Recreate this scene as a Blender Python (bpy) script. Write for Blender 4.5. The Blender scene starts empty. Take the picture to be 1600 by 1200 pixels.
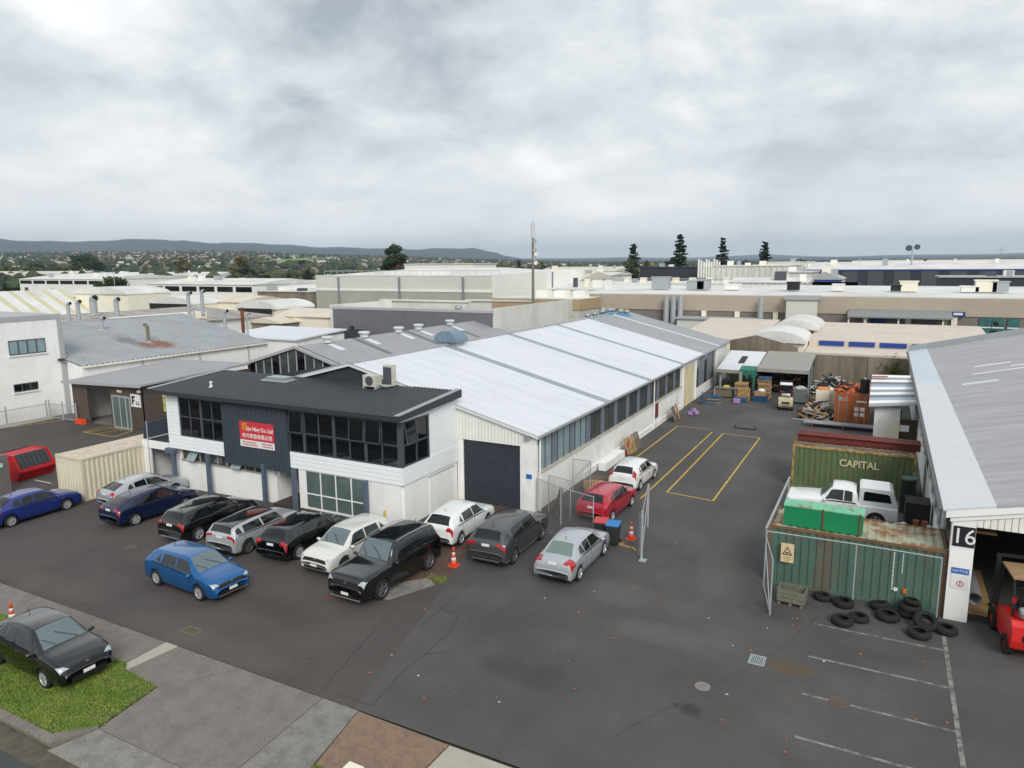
import bpy, bmesh, math, random
from mathutils import Vector, Matrix, noise
random.seed(7)
sc = bpy.context.scene
rad = math.radians
# ---------------------------------------------------------------- camera
H = 12.8; FPX = 1109.5
def cam_axes(pitch, roll, yaw):
    fw = Vector((-math.sin(yaw)*math.cos(pitch), math.cos(yaw)*math.cos(pitch), -math.sin(pitch)))
    rt = Vector((math.cos(yaw), math.sin(yaw), 0)); up = rt.cross(fw)
    return (math.cos(roll)*rt+math.sin(roll)*up, -math.sin(roll)*rt+math.cos(roll)*up, fw)
RT, UP, FW = cam_axes(rad(9.563), rad(-0.436), rad(27.64))
cd = bpy.data.cameras.new('camera'); cam = bpy.data.objects.new('camera', cd)
sc.collection.objects.link(cam); sc.camera = cam
cd.sensor_width = 36; cd.lens = 36*FPX/1600; cd.clip_start = 0.1; cd.clip_end = 40000
cam.matrix_world = Matrix(((RT.x, UP.x, -FW.x, 0), (RT.y, UP.y, -FW.y, 0), (RT.z, UP.z, -FW.z, H), (0, 0, 0, 1)))
EYE = Vector((0, 0, H))
def ray(x, y): return FW*FPX+RT*(x-800)-UP*(y-600)
def onX(x, y, X): d = ray(x, y); return EYE+d*(X/d.x)
def onY(x, y, Y): d = ray(x, y); return EYE+d*(Y/d.y)
def onZ(x, y, Z=0.0): d = ray(x, y); return EYE+d*((Z-H)/d.z)
def gz(x): return -0.025*max(0, min(18, -24-x))          # the yard falls gently towards the left neighbour
def onG(x, y):
    p = onZ(x, y)
    for _ in range(4): p = onZ(x, y, gz(p.x))
    return p
# ---------------------------------------------------------------- world, sun, exposure
w = bpy.data.worlds.new('World'); sc.world = w; w.use_nodes = True
nt = w.node_tree; nt.nodes.clear()
def N(t, **k):
    n = nt.nodes.new(t)
    for a, b in k.items(): setattr(n, a, b)
    return n
def LK(a, b): nt.links.new(a, b)
SUN_EL, SUN_AZ = 36, 142                                  # azimuth clockwise from +Y
out = N('ShaderNodeOutputWorld'); bg = N('ShaderNodeBackground'); bg.inputs[1].default_value = 0.1
LK(bg.outputs[0], out.inputs[0])
sky = N('ShaderNodeTexSky', sky_type='NISHITA', sun_disc=False)
sky.sun_elevation = rad(SUN_EL); sky.sun_rotation = rad(SUN_AZ); sky.air_density = 1.0; sky.dust_density = 3.0
tc = N('ShaderNodeTexCoord'); sx = N('ShaderNodeSeparateXYZ'); LK(tc.outputs['Generated'], sx.inputs[0])
def MT(op, a, b=None, clamp=False):
    m = N('ShaderNodeMath', operation=op, use_clamp=clamp)
    for i, q in enumerate((a, b)):
        if q is None: continue
        if isinstance(q, (int, float)): m.inputs[i].default_value = q
        else: LK(q, m.inputs[i])
    return m.outputs[0]
zp = MT('ADD', MT('MAXIMUM', sx.outputs[2], 0.0), 0.34)
cx = MT('DIVIDE', sx.outputs[0], zp); cy = MT('DIVIDE', sx.outputs[1], zp)
cv = N('ShaderNodeCombineXYZ'); LK(cx, cv.inputs[0]); LK(cy, cv.inputs[1])
def NOISE(scale, det, rough, off, dist=0.0):
    mp = N('ShaderNodeMapping'); mp.inputs['Location'].default_value = off; LK(cv.outputs[0], mp.inputs[0])
    n = N('ShaderNodeTexNoise'); n.inputs['Scale'].default_value = scale; n.inputs['Detail'].default_value = det
    n.inputs['Roughness'].default_value = rough; n.inputs['Distortion'].default_value = dist
    LK(mp.outputs[0], n.inputs[0]); return n.outputs[0]
n1 = NOISE(1.15, 3, 0.5, (11.3, 5.2, 0), 0.2); n2 = NOISE(3.4, 10, 0.62, (11.3, 5.2, 4), 0.25)
cl = MT('ADD', MT('MULTIPLY', n1, 0.55), MT('MULTIPLY', n2, 0.45))
rp = N('ShaderNodeValToRGB'); LK(cl, rp.inputs[0])
e = rp.color_ramp.elements
e[0].position = 0.37; e[0].color = (2.9, 3.2, 3.5, 1); e[1].position = 0.63; e[1].color = (7.9, 7.95, 7.85, 1)
k = e.new(0.46); k.color = (4.6, 4.9, 5.1, 1); k = e.new(0.55); k.color = (6.2, 6.4, 6.45, 1)
# thin, even cloud towards the horizon
hz = N('ShaderNodeMapRange'); LK(sx.outputs[2], hz.inputs[0]); hz.inputs[1].default_value = 0.0; hz.inputs[2].default_value = 0.2
hz.inputs[3].default_value = 0.75; hz.inputs[4].default_value = 0.0
mx = N('ShaderNodeMix', data_type='RGBA'); LK(hz.outputs[0], mx.inputs[0]); LK(rp.outputs[0], mx.inputs[6]); mx.inputs[7].default_value = (9.0, 8.9, 8.8, 1)
m2 = N('ShaderNodeMix', data_type='RGBA'); m2.inputs[0].default_value = 0.94
LK(sky.outputs[0], m2.inputs[6]); LK(mx.outputs[2], m2.inputs[7]); LK(m2.outputs[2], bg.inputs[0])
sl = bpy.data.lights.new('sun', 'SUN'); sl.energy = 1.5; sl.angle = rad(25); sl.color = (1.0, 0.96, 0.9)
so = bpy.data.objects.new('sun', sl); sc.collection.objects.link(so)
sd = Vector((math.sin(rad(SUN_AZ))*math.cos(rad(SUN_EL)), math.cos(rad(SUN_AZ))*math.cos(rad(SUN_EL)), math.sin(rad(SUN_EL))))
so.rotation_euler = (-sd).to_track_quat('-Z', 'Y').to_euler()
so.location = (0, 0, 60)
vs = sc.view_settings; vs.view_transform = 'Standard'; vs.look = 'None'; vs.gamma = 1; vs.use_curve_mapping = False; vs.exposure = 0.6
sc.render.engine = 'CYCLES'

# ---------------------------------------------------------------- helpers
def L1(c):
    c = c/255.0
    return c/12.92 if c <= 0.04045 else ((c+0.055)/1.055)**2.4
def rgb(r, g, b): return (L1(r), L1(g), L1(b), 1)
MATS = {}
def mat(name, col, rough=0.7, metal=0.0, var=0.0, vscale=3.0, col2=None, bump=0.0, bscale=40.0, stretch=(1, 1, 1), coat=0.0, spec=0.5,
        dirt=0.0, dirtcol=(60, 52, 44), dscale=1.0, dstretch=(1, 1, 1), dlo=0.5, dhi=0.72, wave=None, attr=None, alpha=1.0, trans=0.0, spots=(), speck=0.0):
    """procedural principled material; colours in sRGB 0-255"""
    if name in MATS: return MATS[name]
    m = bpy.data.materials.new(name); m.use_nodes = True; t = m.node_tree; b = t.nodes['Principled BSDF']
    b.inputs['Roughness'].default_value = rough; b.inputs['Metallic'].default_value = metal
    b.inputs['Coat Weight'].default_value = coat; b.inputs['Coat Roughness'].default_value = 0.06
    b.inputs['Specular IOR Level'].default_value = spec; b.inputs['Alpha'].default_value = alpha
    b.inputs['Transmission Weight'].default_value = trans
    c = rgb(*col); b.inputs['Base Color'].default_value = c
    g = t.nodes.new('ShaderNodeNewGeometry')
    def nz(scale, st, det=5, rg=0.6):
        mp = t.nodes.new('ShaderNodeMapping'); mp.inputs['Scale'].default_value = st; t.links.new(g.outputs['Position'], mp.inputs[0])
        n = t.nodes.new('ShaderNodeTexNoise'); n.inputs['Scale'].default_value = scale; n.inputs['Detail'].default_value = det; n.inputs['Roughness'].default_value = rg
        t.links.new(mp.outputs[0], n.inputs[0]); return n.outputs[0]
    sock = None
    if attr:
        a = t.nodes.new('ShaderNodeAttribute'); a.attribute_name = attr; sock = a.outputs['Color']
    def mixc(fac, A, Bc, mode='MIX'):
        x = t.nodes.new('ShaderNodeMix'); x.data_type = 'RGBA'; x.blend_type = mode
        if isinstance(fac, float): x.inputs[0].default_value = fac
        else: t.links.new(fac, x.inputs[0])
        if A is None: x.inputs[6].default_value = c
        else: t.links.new(A, x.inputs[6])
        if isinstance(Bc, tuple): x.inputs[7].default_value = Bc
        else: t.links.new(Bc, x.inputs[7])
        return x.outputs[2]
    if var or col2:
        f = nz(vscale, stretch); r = t.nodes.new('ShaderNodeValToRGB'); t.links.new(f, r.inputs[0])
        r.color_ramp.elements[0].position = 0.33; r.color_ramp.elements[1].position = 0.67
        if col2:
            sock = mixc(r.outputs[0], sock, rgb(*col2))
        else:
            v0 = 1-var; v1 = 1+var
            r.color_ramp.elements[0].color = (v0, v0, v0, 1); r.color_ramp.elements[1].color = (v1, v1, v1, 1)
            sock = mixc(1.0, sock, r.outputs[0], 'MULTIPLY')
    if speck:
        r = t.nodes.new('ShaderNodeValToRGB'); t.links.new(nz(22, (1, 1, 1), 2, .8), r.inputs[0]); v0 = 1-speck; v1 = 1+speck
        r.color_ramp.elements[0].position = .35; r.color_ramp.elements[1].position = .65; r.color_ramp.elements[0].color = (v0, v0, v0, 1); r.color_ramp.elements[1].color = (v1, v1, v1, 1)
        sock = mixc(1.0, sock, r.outputs[0], 'MULTIPLY')
    if dirt:
        f = nz(dscale, dstretch, 8, 0.65); r = t.nodes.new('ShaderNodeValToRGB'); t.links.new(f, r.inputs[0])
        r.color_ramp.elements[0].position = dlo; r.color_ramp.elements[1].position = dhi
        r.color_ramp.elements[0].color = (0, 0, 0, 1); r.color_ramp.elements[1].color = (dirt, dirt, dirt, 1)
        sock = mixc(r.outputs[0], sock, rgb(*dirtcol))
    for (cx_, cy_, rx_, ry_, sc_, st_) in spots:            # stains of their own shape: centre, radii, colour, strength
        sp_ = t.nodes.new('ShaderNodeSeparateXYZ'); t.links.new(g.outputs['Position'], sp_.inputs[0])
        def mth(op, a_, b_):
            q_ = t.nodes.new('ShaderNodeMath'); q_.operation = op
            for i_, v_ in enumerate((a_, b_)):
                if isinstance(v_, (int, float)): q_.inputs[i_].default_value = v_
                else: t.links.new(v_, q_.inputs[i_])
            return q_.outputs[0]
        dx_ = mth('DIVIDE', mth('SUBTRACT', sp_.outputs[0], cx_), rx_); dy_ = mth('DIVIDE', mth('SUBTRACT', sp_.outputs[1], cy_), ry_)
        d2_ = mth('ADD', mth('MULTIPLY', dx_, dx_), mth('MULTIPLY', dy_, dy_)); d2_ = mth('ADD', d2_, mth('MULTIPLY', mth('SUBTRACT', nz(2.2/max(rx_, ry_), (1, 1, 1), 6), .5), 2.4))
        mr_ = t.nodes.new('ShaderNodeMapRange'); t.links.new(d2_, mr_.inputs[0]); mr_.inputs[1].default_value = .1; mr_.inputs[2].default_value = 1.0; mr_.inputs[3].default_value = st_; mr_.inputs[4].default_value = 0
        sock = mixc(mr_.outputs[0], sock, rgb(*sc_))
    if sock is not None: t.links.new(sock, b.inputs['Base Color'])
    h = None
    if bump: h = nz(bscale, (1, 1, 1), 3)
    if wave:                       # (axis, pitch in metres): fine sheet ribs
        sp = t.nodes.new('ShaderNodeSeparateXYZ'); t.links.new(g.outputs['Position'], sp.inputs[0])
        mm = t.nodes.new('ShaderNodeMath'); mm.operation = 'MULTIPLY'; mm.inputs[1].default_value = 2*math.pi/wave[1]; t.links.new(sp.outputs['XYZ'.index(wave[0])], mm.inputs[0])
        sn = t.nodes.new('ShaderNodeMath'); sn.operation = 'SINE'; t.links.new(mm.outputs[0], sn.inputs[0]); h = sn.outputs[0]
    if h is not None:
        bp = t.nodes.new('ShaderNodeBump'); bp.inputs['Strength'].default_value = bump if not wave else wave[2]; bp.inputs['Distance'].default_value = 0.02
        t.links.new(h, bp.inputs['Height']); t.links.new(bp.outputs[0], b.inputs['Normal'])
    MATS[name] = m; return m
COL = sc.collection
class MB:
    def __init__(s): s.v = []; s.f = []
    def add(s, vs, fs):
        o = len(s.v); s.v += [tuple(q) for q in vs]; s.f += [tuple(i+o for i in q) for q in fs]; return s
    def box(s, x0, x1, y0, y1, z0, z1):
        if x0 > x1: x0, x1 = x1, x0
        if y0 > y1: y0, y1 = y1, y0
        if z0 > z1: z0, z1 = z1, z0
        return s.add([(x0, y0, z0), (x1, y0, z0), (x1, y1, z0), (x0, y1, z0), (x0, y0, z1), (x1, y0, z1), (x1, y1, z1), (x0, y1, z1)],
                     [(0, 3, 2, 1), (4, 5, 6, 7), (0, 1, 5, 4), (1, 2, 6, 5), (2, 3, 7, 6), (3, 0, 4, 7)])
    def obox(s, c, sx, sy, sz, rz=0.0, rx=0.0, ry=0.0):     # oriented box, c = centre
        R = Matrix.Rotation(rz, 3, 'Z') @ Matrix.Rotation(ry, 3, 'Y') @ Matrix.Rotation(rx, 3, 'X'); c = Vector(c)
        vs = [c+R @ Vector((a*sx/2, b*sy/2, d*sz/2)) for d in (-1, 1) for a, b in ((-1, -1), (1, -1), (1, 1), (-1, 1))]
        return s.add(vs, [(0, 3, 2, 1), (4, 5, 6, 7), (0, 1, 5, 4), (1, 2, 6, 5), (2, 3, 7, 6), (3, 0, 4, 7)])
    def poly(s, pts): return s.add(pts, [tuple(range(len(pts)))])
    def prism(s, pts, axis, a, b):
        def P(q, t): return {'x': (t, q[0], q[1]), 'y': (q[0], t, q[1]), 'z': (q[0], q[1], t)}[axis]
        n = len(pts)
        ar = sum(pts[i][0]*pts[(i+1) % n][1]-pts[(i+1) % n][0]*pts[i][1] for i in range(n))
        if (ar < 0) != (axis == 'y'): pts = pts[::-1]
        if a > b: a, b = b, a
        vs = [P(q, a) for q in pts]+[P(q, b) for q in pts]
        fs = [tuple(reversed(range(n))), tuple(range(n, 2*n))]+[(i, (i+1) % n, n+(i+1) % n, n+i) for i in range(n)]
        return s.add(vs, fs)
    def tube(s, p, q, r, n=8, r2=None):
        p = Vector(p); q = Vector(q); d = (q-p).normalized(); r2 = r if r2 is None else r2
        a = d.cross(Vector((0, 0, 1)) if abs(d.z) < 0.9 else Vector((1, 0, 0))).normalized(); b = d.cross(a)
        vs = [p+(a*math.cos(t)+b*math.sin(t))*r for t in [2*math.pi*i/n for i in range(n)]]+[q+(a*math.cos(t)+b*math.sin(t))*r2 for t in [2*math.pi*i/n for i in range(n)]]
        return s.add(vs, [tuple(range(n)), tuple(reversed(range(n, 2*n)))]+[(i, n+i, n+(i+1) % n, (i+1) % n) for i in range(n)])
    def path(s, pts, r, n=8):
        for a, b in zip(pts, pts[1:]): s.tube(a, b, r, n)
        return s
    def lathe(s, prof, c=(0, 0, 0), axis='z', n=20, closed=False):
        vs = []
        for r, h in prof:
            for i in range(n):
                t = 2*math.pi*i/n; a, b = r*math.cos(t), r*math.sin(t)
                q = {'z': (a, b, h), 'x': (h, a, b), 'y': (b, h, a)}[axis]
                vs.append((q[0]+c[0], q[1]+c[1], q[2]+c[2]))
        m = len(prof); fs = []
        for j in range(m if closed else m-1):
            for i in range(n):
                fs.append((j*n+i, j*n+(i+1) % n, ((j+1) % m)*n+(i+1) % n, ((j+1) % m)*n+i))
        if not closed:
            if prof[0][0] > 1e-4: fs.append(tuple(reversed(range(n))))
            if prof[-1][0] > 1e-4: fs.append(tuple(range((m-1)*n, m*n)))
        return s.add(vs, fs)
    def corr(s, o, u, v, nrm, pitch, depth, flat=0.35):      # trapezoidal sheet: ribs run along v, repeat along u
        o, u, v, nrm = Vector(o), Vector(u), Vector(v), Vector(nrm).normalized(); Ln = u.length; d = u.normalized(); n = max(1, int(round(Ln/pitch))); p = Ln/n
        pr = []
        for i in range(n): pr += [(i*p, 0), (i*p+p*flat, 0), (i*p+p*0.5, depth), (i*p+p*(0.5+flat), depth)]
        pr.append((Ln, 0))
        vs = [o+d*a+nrm*b for a, b in pr]; vs += [q+v for q in vs]; m = len(pr)
        return s.add(vs, [(i, i+1, m+i+1, m+i) for i in range(m-1)])
    def mesh(s, name='m', smooth=False):
        me = bpy.data.meshes.new(name); me.from_pydata(s.v, [], s.f); me.update()
        if smooth: me.shade_smooth()
        return me
    def build(s, name, material, parent=None, smooth=False, loc=None):
        me = s.mesh(name, smooth); o = bpy.data.objects.new(name, me); COL.objects.link(o)
        if material: me.materials.append(material)
        if parent: o.parent = parent
        if loc: o.location = loc
        return o
def B(*a): return MB().box(*a)
def tag(o, label, cat, group=None):
    o['label'] = label; o['category'] = cat
    if group: o['group'] = group
    return o
def thing(name, label, cat, loc=(0, 0, 0), rz=0.0, group=None):
    o = bpy.data.objects.new(name, None); COL.objects.link(o); o.location = loc; o.rotation_euler = (0, 0, rz); o.empty_display_size = 0.3
    return tag(o, label, cat, group)
def struct(o): o['kind'] = 'structure'; return o
def stuff(o): o['kind'] = 'stuff'; return o
def copy_tree(o, parent=None):
    c = o.copy(); COL.objects.link(c); c.parent = parent
    for ch in list(o.children): copy_tree(ch, c)
    return c
def inst(name, me, parent=None, loc=(0, 0, 0), rot=(0, 0, 0), scale=None):
    o = bpy.data.objects.new(name, me); COL.objects.link(o); o.location = loc; o.rotation_euler = rot
    if parent: o.parent = parent
    if scale: o.scale = scale
    return o
def text(s, size, material, parent, loc, rot, name='lettering', extrude=0.004, ax='CENTER', bold=0.0, sxy=(1, 1)):
    cu = bpy.data.curves.new('t', 'FONT'); cu.body = s; cu.size = size; cu.extrude = extrude; cu.align_x = ax; cu.align_y = 'CENTER'; cu.offset = bold; cu.resolution_u = 3
    to = bpy.data.objects.new('t', cu); COL.objects.link(to)
    dg = bpy.context.evaluated_depsgraph_get(); me = bpy.data.meshes.new_from_object(to.evaluated_get(dg))
    bpy.data.objects.remove(to); me.materials.clear(); me.materials.append(material)
    o = inst(name, me, parent, loc, rot); o.scale = (sxy[0], sxy[1], 1); return o
FRONT = (rad(90), 0, 0)                                     # text facing -Y
SIDE = (rad(90), 0, rad(90))                                # text facing +X
# ---------------------------------------------------------------- materials
GREY_ASPH = mat('asphalt_grey', (80, 78, 77), 0.9, speck=0.16, var=0.14, vscale=0.35, bump=0.35, bscale=60, dirt=0.5, dirtcol=(64, 62, 61), dscale=0.13, dlo=0.46, dhi=0.62, spots=[(-1.9, 22.6, .9, .55, (92, 76, 54), .7), (-4.2, 19.0, .5, .35, (48, 46, 45), .8), (-9.2, 18.5, 2.0, .8, (60, 59, 60), .7), (-6.0, 22.8, 2.4, .9, (98, 95, 92), .5), (-3.0, 26.2, 1.2, 1.0, (60, 57, 55), .6), (-8.5, 25.2, 1.6, 1.2, (98, 94, 90), .45), (-5.5, 30.0, 1.0, 4.0, (94, 92, 90), .4), (-11.5, 21.0, 1.2, 2.0, (66, 64, 64), .6), (-7.0, 45.0, 1.5, 6.0, (92, 90, 88), .4), (-8.0, 61.0, 3.0, 2.5, (98, 96, 93), .5), (0.5, 24.6, 1.8, .4, (68, 66, 65), .6)])
LOT_ASPH = mat('asphalt_brown', (75, 70, 68), 0.88, speck=0.15, var=0.13, vscale=0.4, bump=0.35, bscale=60, dirt=0.45, dirtcol=(78, 72, 68), dscale=0.2, dlo=0.5, dhi=0.68, spots=[(-20, 15.2, 5.0, .9, (92, 84, 78), .6), (-30, 15.6, 4.0, .9, (90, 84, 78), .5), (-28, 18.2, 2.5, .8, (60, 54, 52), .5), (-19.5, 18.0, 2.2, 1.0, (60, 54, 52), .5), (-45, 21, 3, 1.5, (88, 80, 66), .4)])
ROAD_M = mat('road_seal', (66, 71, 72), 0.9, var=0.12, vscale=1.2, bump=0.5, bscale=50)
CONC = mat('concrete_old', (122, 116, 110), 0.92, var=0.16, vscale=14, bump=0.5, bscale=35, dirt=0.6, dirtcol=(98, 91, 86), dscale=1.6, dlo=0.42, dhi=0.66)
CONC2 = mat('concrete_grey', (130, 128, 122), 0.92, var=0.16, vscale=14, bump=0.4, bscale=35, dirt=0.6, dirtcol=(96, 92, 88), dscale=2.0, dlo=0.42, dhi=0.62)
CONC_BR = mat('concrete_brown', (132, 110, 93), 0.92, var=0.16, vscale=14, bump=0.4, bscale=35, dirt=0.5, dirtcol=(100, 84, 72), dscale=3.0, dlo=0.45, dhi=0.62)
CONC_P = mat('concrete_pale', (168, 163, 152), 0.9, var=0.1, vscale=2, bump=0.2, bscale=30, dirt=0.5, dirtcol=(120, 112, 100), dscale=2.0)
RED_EARTH = mat('worn_brown_seal', (88, 68, 58), 0.92, var=0.18, vscale=1.6, bump=0.5, bscale=30, dirt=0.6, dirtcol=(60, 50, 46), dscale=1.2)
GRASS_M = mat('grass', (104, 140, 46), 0.9, var=0.25, vscale=1.3, col2=(146, 158, 70))
YEL = mat('paint_yellow', (196, 164, 62), 0.8, dirt=0.75, dirtcol=(86, 80, 66), dscale=5.0, dlo=0.5, dhi=0.62)
WPAINT = mat('paint_white_worn', (138, 135, 132), 0.85, dirt=0.9, dirtcol=(76, 73, 71), dscale=4.0, dlo=0.42, dhi=0.6)
WHITE = mat('white_wall', (236, 236, 234), 0.75, var=0.04, vscale=0.8, bump=0.05, dirt=0.35, dirtcol=(160, 156, 148), dscale=0.9, dstretch=(1, 1, 0.25), dlo=0.52, dhi=0.8)
WBLOCK = mat('white_block', (232, 232, 228), 0.8, var=0.05, vscale=1.0, bump=0.25, bscale=12, dirt=0.5, dirtcol=(150, 144, 130), dscale=0.8, dstretch=(1, 1, 0.4), dlo=0.52, dhi=0.78)
WBOARD = mat('white_board', (230, 234, 236), 0.6, var=0.03, vscale=2)
CLADW = mat('white_cladding', (232, 231, 226), 0.6, var=0.03, vscale=2, dirt=0.3, dirtcol=(170, 165, 150), dscale=0.7, dstretch=(1, 1, 0.2))
ROOFW = mat('white_roof_paint', (214, 218, 223), 0.5, var=0.025, vscale=0.5, dirt=0.55, dirtcol=(190, 195, 200), dscale=0.7, dstretch=(0.12, 2.2, 1), dlo=.45, dhi=.7, wave=('Y', 0.25, 0.3))
ROOFG = mat('grey_roof_sheet', (150, 154, 158), 0.6, var=0.1, vscale=0.8, stretch=(.15, 2, 1), wave=('Y', 0.25, 0.3))
ROOFT = mat('translucent_strip', (146, 154, 161), 0.5, var=0.06, vscale=0.8, wave=('Y', 0.1, 0.15))
DKROOF = mat('charcoal_roof', (57, 62, 67), 0.45, var=0.06, vscale=1.0)
DKROOF2 = mat('charcoal_fascia', (50, 53, 58), 0.5)
DKCLAD = mat('charcoal_cladding', (66, 74, 84), 0.6, var=0.05, vscale=1.5)
BLUEGREY = mat('blue_grey_steel', (84, 96, 114), 0.55, var=0.05, vscale=3)
FRAME = mat('window_frame_grey', (70, 76, 84), 0.5)
ALU = mat('aluminium', (168, 172, 174), 0.4, 0.6)
GALV = mat('galvanised', (166, 172, 176), 0.5, 0.25, var=0.1, vscale=8)
GLASSD = mat('dark_glass', (9, 13, 19), 0.06, spec=0.6)
GLASSF = mat('frosted_glass', (134, 156, 160), 0.22, var=0.08, vscale=1.2, spec=0.6)
GLASSG = mat('office_glass', (88, 104, 102), 0.12, var=0.15, vscale=0.9, spec=0.6)
GLASSK = mat('murky_glass', (62, 69, 69), 0.12, var=0.3, vscale=1.4, spec=0.6)
PANELG = mat('grey_panel', (112, 120, 130), 0.6, var=0.06, vscale=1.0)
ROLLD = mat('roller_door_charcoal', (58, 63, 72), 0.5, var=0.05, vscale=2)
CREAMD = mat('roller_door_cream', (200, 190, 158), 0.6, var=0.08, vscale=2, dirt=0.5, dirtcol=(110, 92, 66), dscale=1.2, dstretch=(1, 1, 0.2))
BROWNC = mat('brown_cladding', (84, 73, 67), 0.7, var=0.06, vscale=1.2)
PALEG = mat('pale_grey_roof', (150, 150, 154), 0.6, var=0.05, vscale=0.5)
PALEG2 = mat('pale_grey_trim', (166, 168, 170), 0.6)
WORKROOF = mat('workshop_roof', (150, 155, 160), 0.5, var=0.07, vscale=0.4, dirt=0.4, dirtcol=(116, 118, 120), dscale=0.35, spots=[(-67.2, 48.2, 1.9, 2.6, (122, 78, 48), .9), (-69.6, 46.6, 2.2, 1.3, (84, 84, 86), .6)])
RUSTROOF = mat('rusty_roof', (160, 158, 154), 0.7, var=0.08, vscale=0.6, dirt=0.8, dirtcol=(122, 96, 78), dscale=0.5, dstretch=(0.5, 2.5, 1), dlo=0.48, dhi=0.62)
RUST = mat('rust', (126, 78, 46), 0.9, var=0.25, vscale=4, col2=(92, 58, 40))
CREAM = mat('cream_roof', (206, 198, 182), 0.7, var=0.05, vscale=0.4, dirt=0.35, dirtcol=(184, 160, 140), dscale=0.25)
PINKR = mat('pinkish_roof', (204, 192, 180), 0.7, var=0.05, vscale=0.5, wave=('X', 0.6, 0.25), dirt=0.3, dirtcol=(180, 164, 150), dscale=0.3)
CREAMW = mat('cream_wall', (232, 226, 208), 0.75, var=0.04, vscale=0.7)
FARW = mat('far_white', (230, 230, 224), 0.75, var=0.05, vscale=0.15)
FARG = mat('far_grey_wall', (204, 204, 198), 0.75, var=0.06, vscale=0.1)
FARR = mat('far_white_roof', (216, 217, 214), 0.65, var=0.05, vscale=0.12, dirt=0.6, dirtcol=(180, 178, 172), dscale=0.1, dlo=.45, dhi=.65, wave=('X', 1.0, .3))
FARC = mat('far_cream_roof', (202, 196, 184), 0.7, var=0.06, vscale=0.15)
BEIGE = mat('beige_cladding', (172, 160, 144), 0.7, var=0.04, vscale=0.4, wave=('X', 0.5, 0.2))
TAN = mat('tan_fascia', (168, 148, 118), 0.7, var=0.04, vscale=0.5)
DGWALL = mat('dark_grey_wall', (104, 104, 110), 0.65, var=0.05, vscale=0.5, wave=('X', 0.5, 0.25))
NAVY = mat('dark_far_wall', (48, 51, 60), 0.6, var=0.12, vscale=0.1, stretch=(1, 1, 0.05))
BLUE = mat('deep_blue', (22, 60, 140), 0.6)
TILT = mat('tilt_slab', (210, 210, 204), 0.85, var=0.06, vscale=0.3, dirt=0.4, dirtcol=(150, 144, 130), dscale=0.25, dstretch=(1, 1, 0.3))
STAINC = mat('stained_concrete', (136, 127, 112), 0.92, var=0.14, vscale=0.8, stretch=(1, 1, 0.15), dirt=0.75, dirtcol=(92, 84, 70), dscale=0.7, dstretch=(1, 1, 0.12), dlo=0.42, dhi=0.62)
BLOCKW = mat('blockwork_grey', (122, 116, 110), 0.9, var=0.08, vscale=0.6)
BLACK = mat('black', (22, 22, 24), 0.6)
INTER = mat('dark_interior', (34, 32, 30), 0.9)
RUBBER = mat('tyre_rubber', (26, 26, 27), 0.85, var=0.15, vscale=9)
WOOD = mat('pallet_timber', (170, 138, 92), 0.85, var=0.2, vscale=5, dirt=0.5, dirtcol=(110, 88, 62), dscale=4)
WOODG = mat('weathered_timber', (118, 104, 90), 0.9, var=0.2, vscale=5)
PBLUE = mat('pallet_blue', (28, 84, 122), 0.8, var=0.2, vscale=4, dirt=0.4, dirtcol=(70, 80, 84), dscale=4)
RED = mat('red_paint', (178, 24, 34), 0.5, var=0.08, vscale=2)
ORANGE = mat('cone_orange', (226, 74, 34), 0.6)
CWHITE = mat('reflective_white', (214, 212, 206), 0.5)
TARP = mat('green_tarp', (44, 112, 96), 0.6, var=0.2, vscale=3)
CARD = mat('cardboard', (160, 124, 84), 0.85, var=0.15, vscale=5)
BAG = mat('clear_plastic', (176, 178, 180), 0.35, var=0.15, vscale=6)
BIN = mat('dark_green_bin', (38, 48, 46), 0.6)
SKIN2 = mat('lid_red', (188, 70, 72), 0.6); SKIN3 = mat('lid_blue', (44, 122, 186), 0.6)
STEELR = mat('red_oxide_steel', (104, 42, 34), 0.75, var=0.15, vscale=3)
PURP = mat('lilac_carton', (166, 130, 188), 0.7)
SIGNW = mat('sign_white', (226, 226, 224), 0.5)
SIGNR = mat('sign_red', (204, 52, 64), 0.5)
SIGNY = mat('sign_gold', (206, 160, 36), 0.5)
SIGNB = mat('sign_blue', (24, 100, 176), 0.5)
SIGNK = mat('sign_black', (26, 29, 38), 0.5)
LETR = mat('letter_red', (178, 60, 60), 0.6)
LEAF = [mat('leaf_%d' % i, c, 0.8, var=0.3, vscale=0.6) for i, c in enumerate(((50, 66, 34), (66, 80, 40), (36, 52, 34), (92, 82, 42), (98, 44, 40)))]
BARK = mat('bark', (72, 60, 50), 0.95, var=0.2, vscale=3)

# ---------------------------------------------------------------- ground and terrain
def hills_h(az):       # ridge height (m) at 9 km by azimuth, degrees clockwise from +Y
    pts = [(-95, 300), (-70, 350), (-63.5, 375), (-61, 335), (-58, 310), (-55, 345), (-52, 345), (-49.5, 335), (-46, 300), (-41, 270), (-37.5, 255), (-35, 225), (-32.5, 245), (-30.8, 250), (-29, 190), (-28, 130), (-26, 80), (-20, 75), (-10, 70), (0, 75), (10, 80), (30, 60), (60, 60)]
    for (a, h), (b, i) in zip(pts, pts[1:]):
        if a <= az <= b:
            t = (az-a)/(b-a); t = t*t*(3-2*t); return h+(i-h)*t
    return 60
def terr(x, y):
    r = math.hypot(x, y); az = math.degrees(math.atan2(x, y))
    if r < 700: return 0.0
    t = min(1, (r-700)/3000); left = min(1, max(0, (-22-az)/25))
    h = t*(10+60*left)+t*14*noise.noise(Vector((x/700, y/700, 3)))*(0.4+left)
    return h
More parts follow.
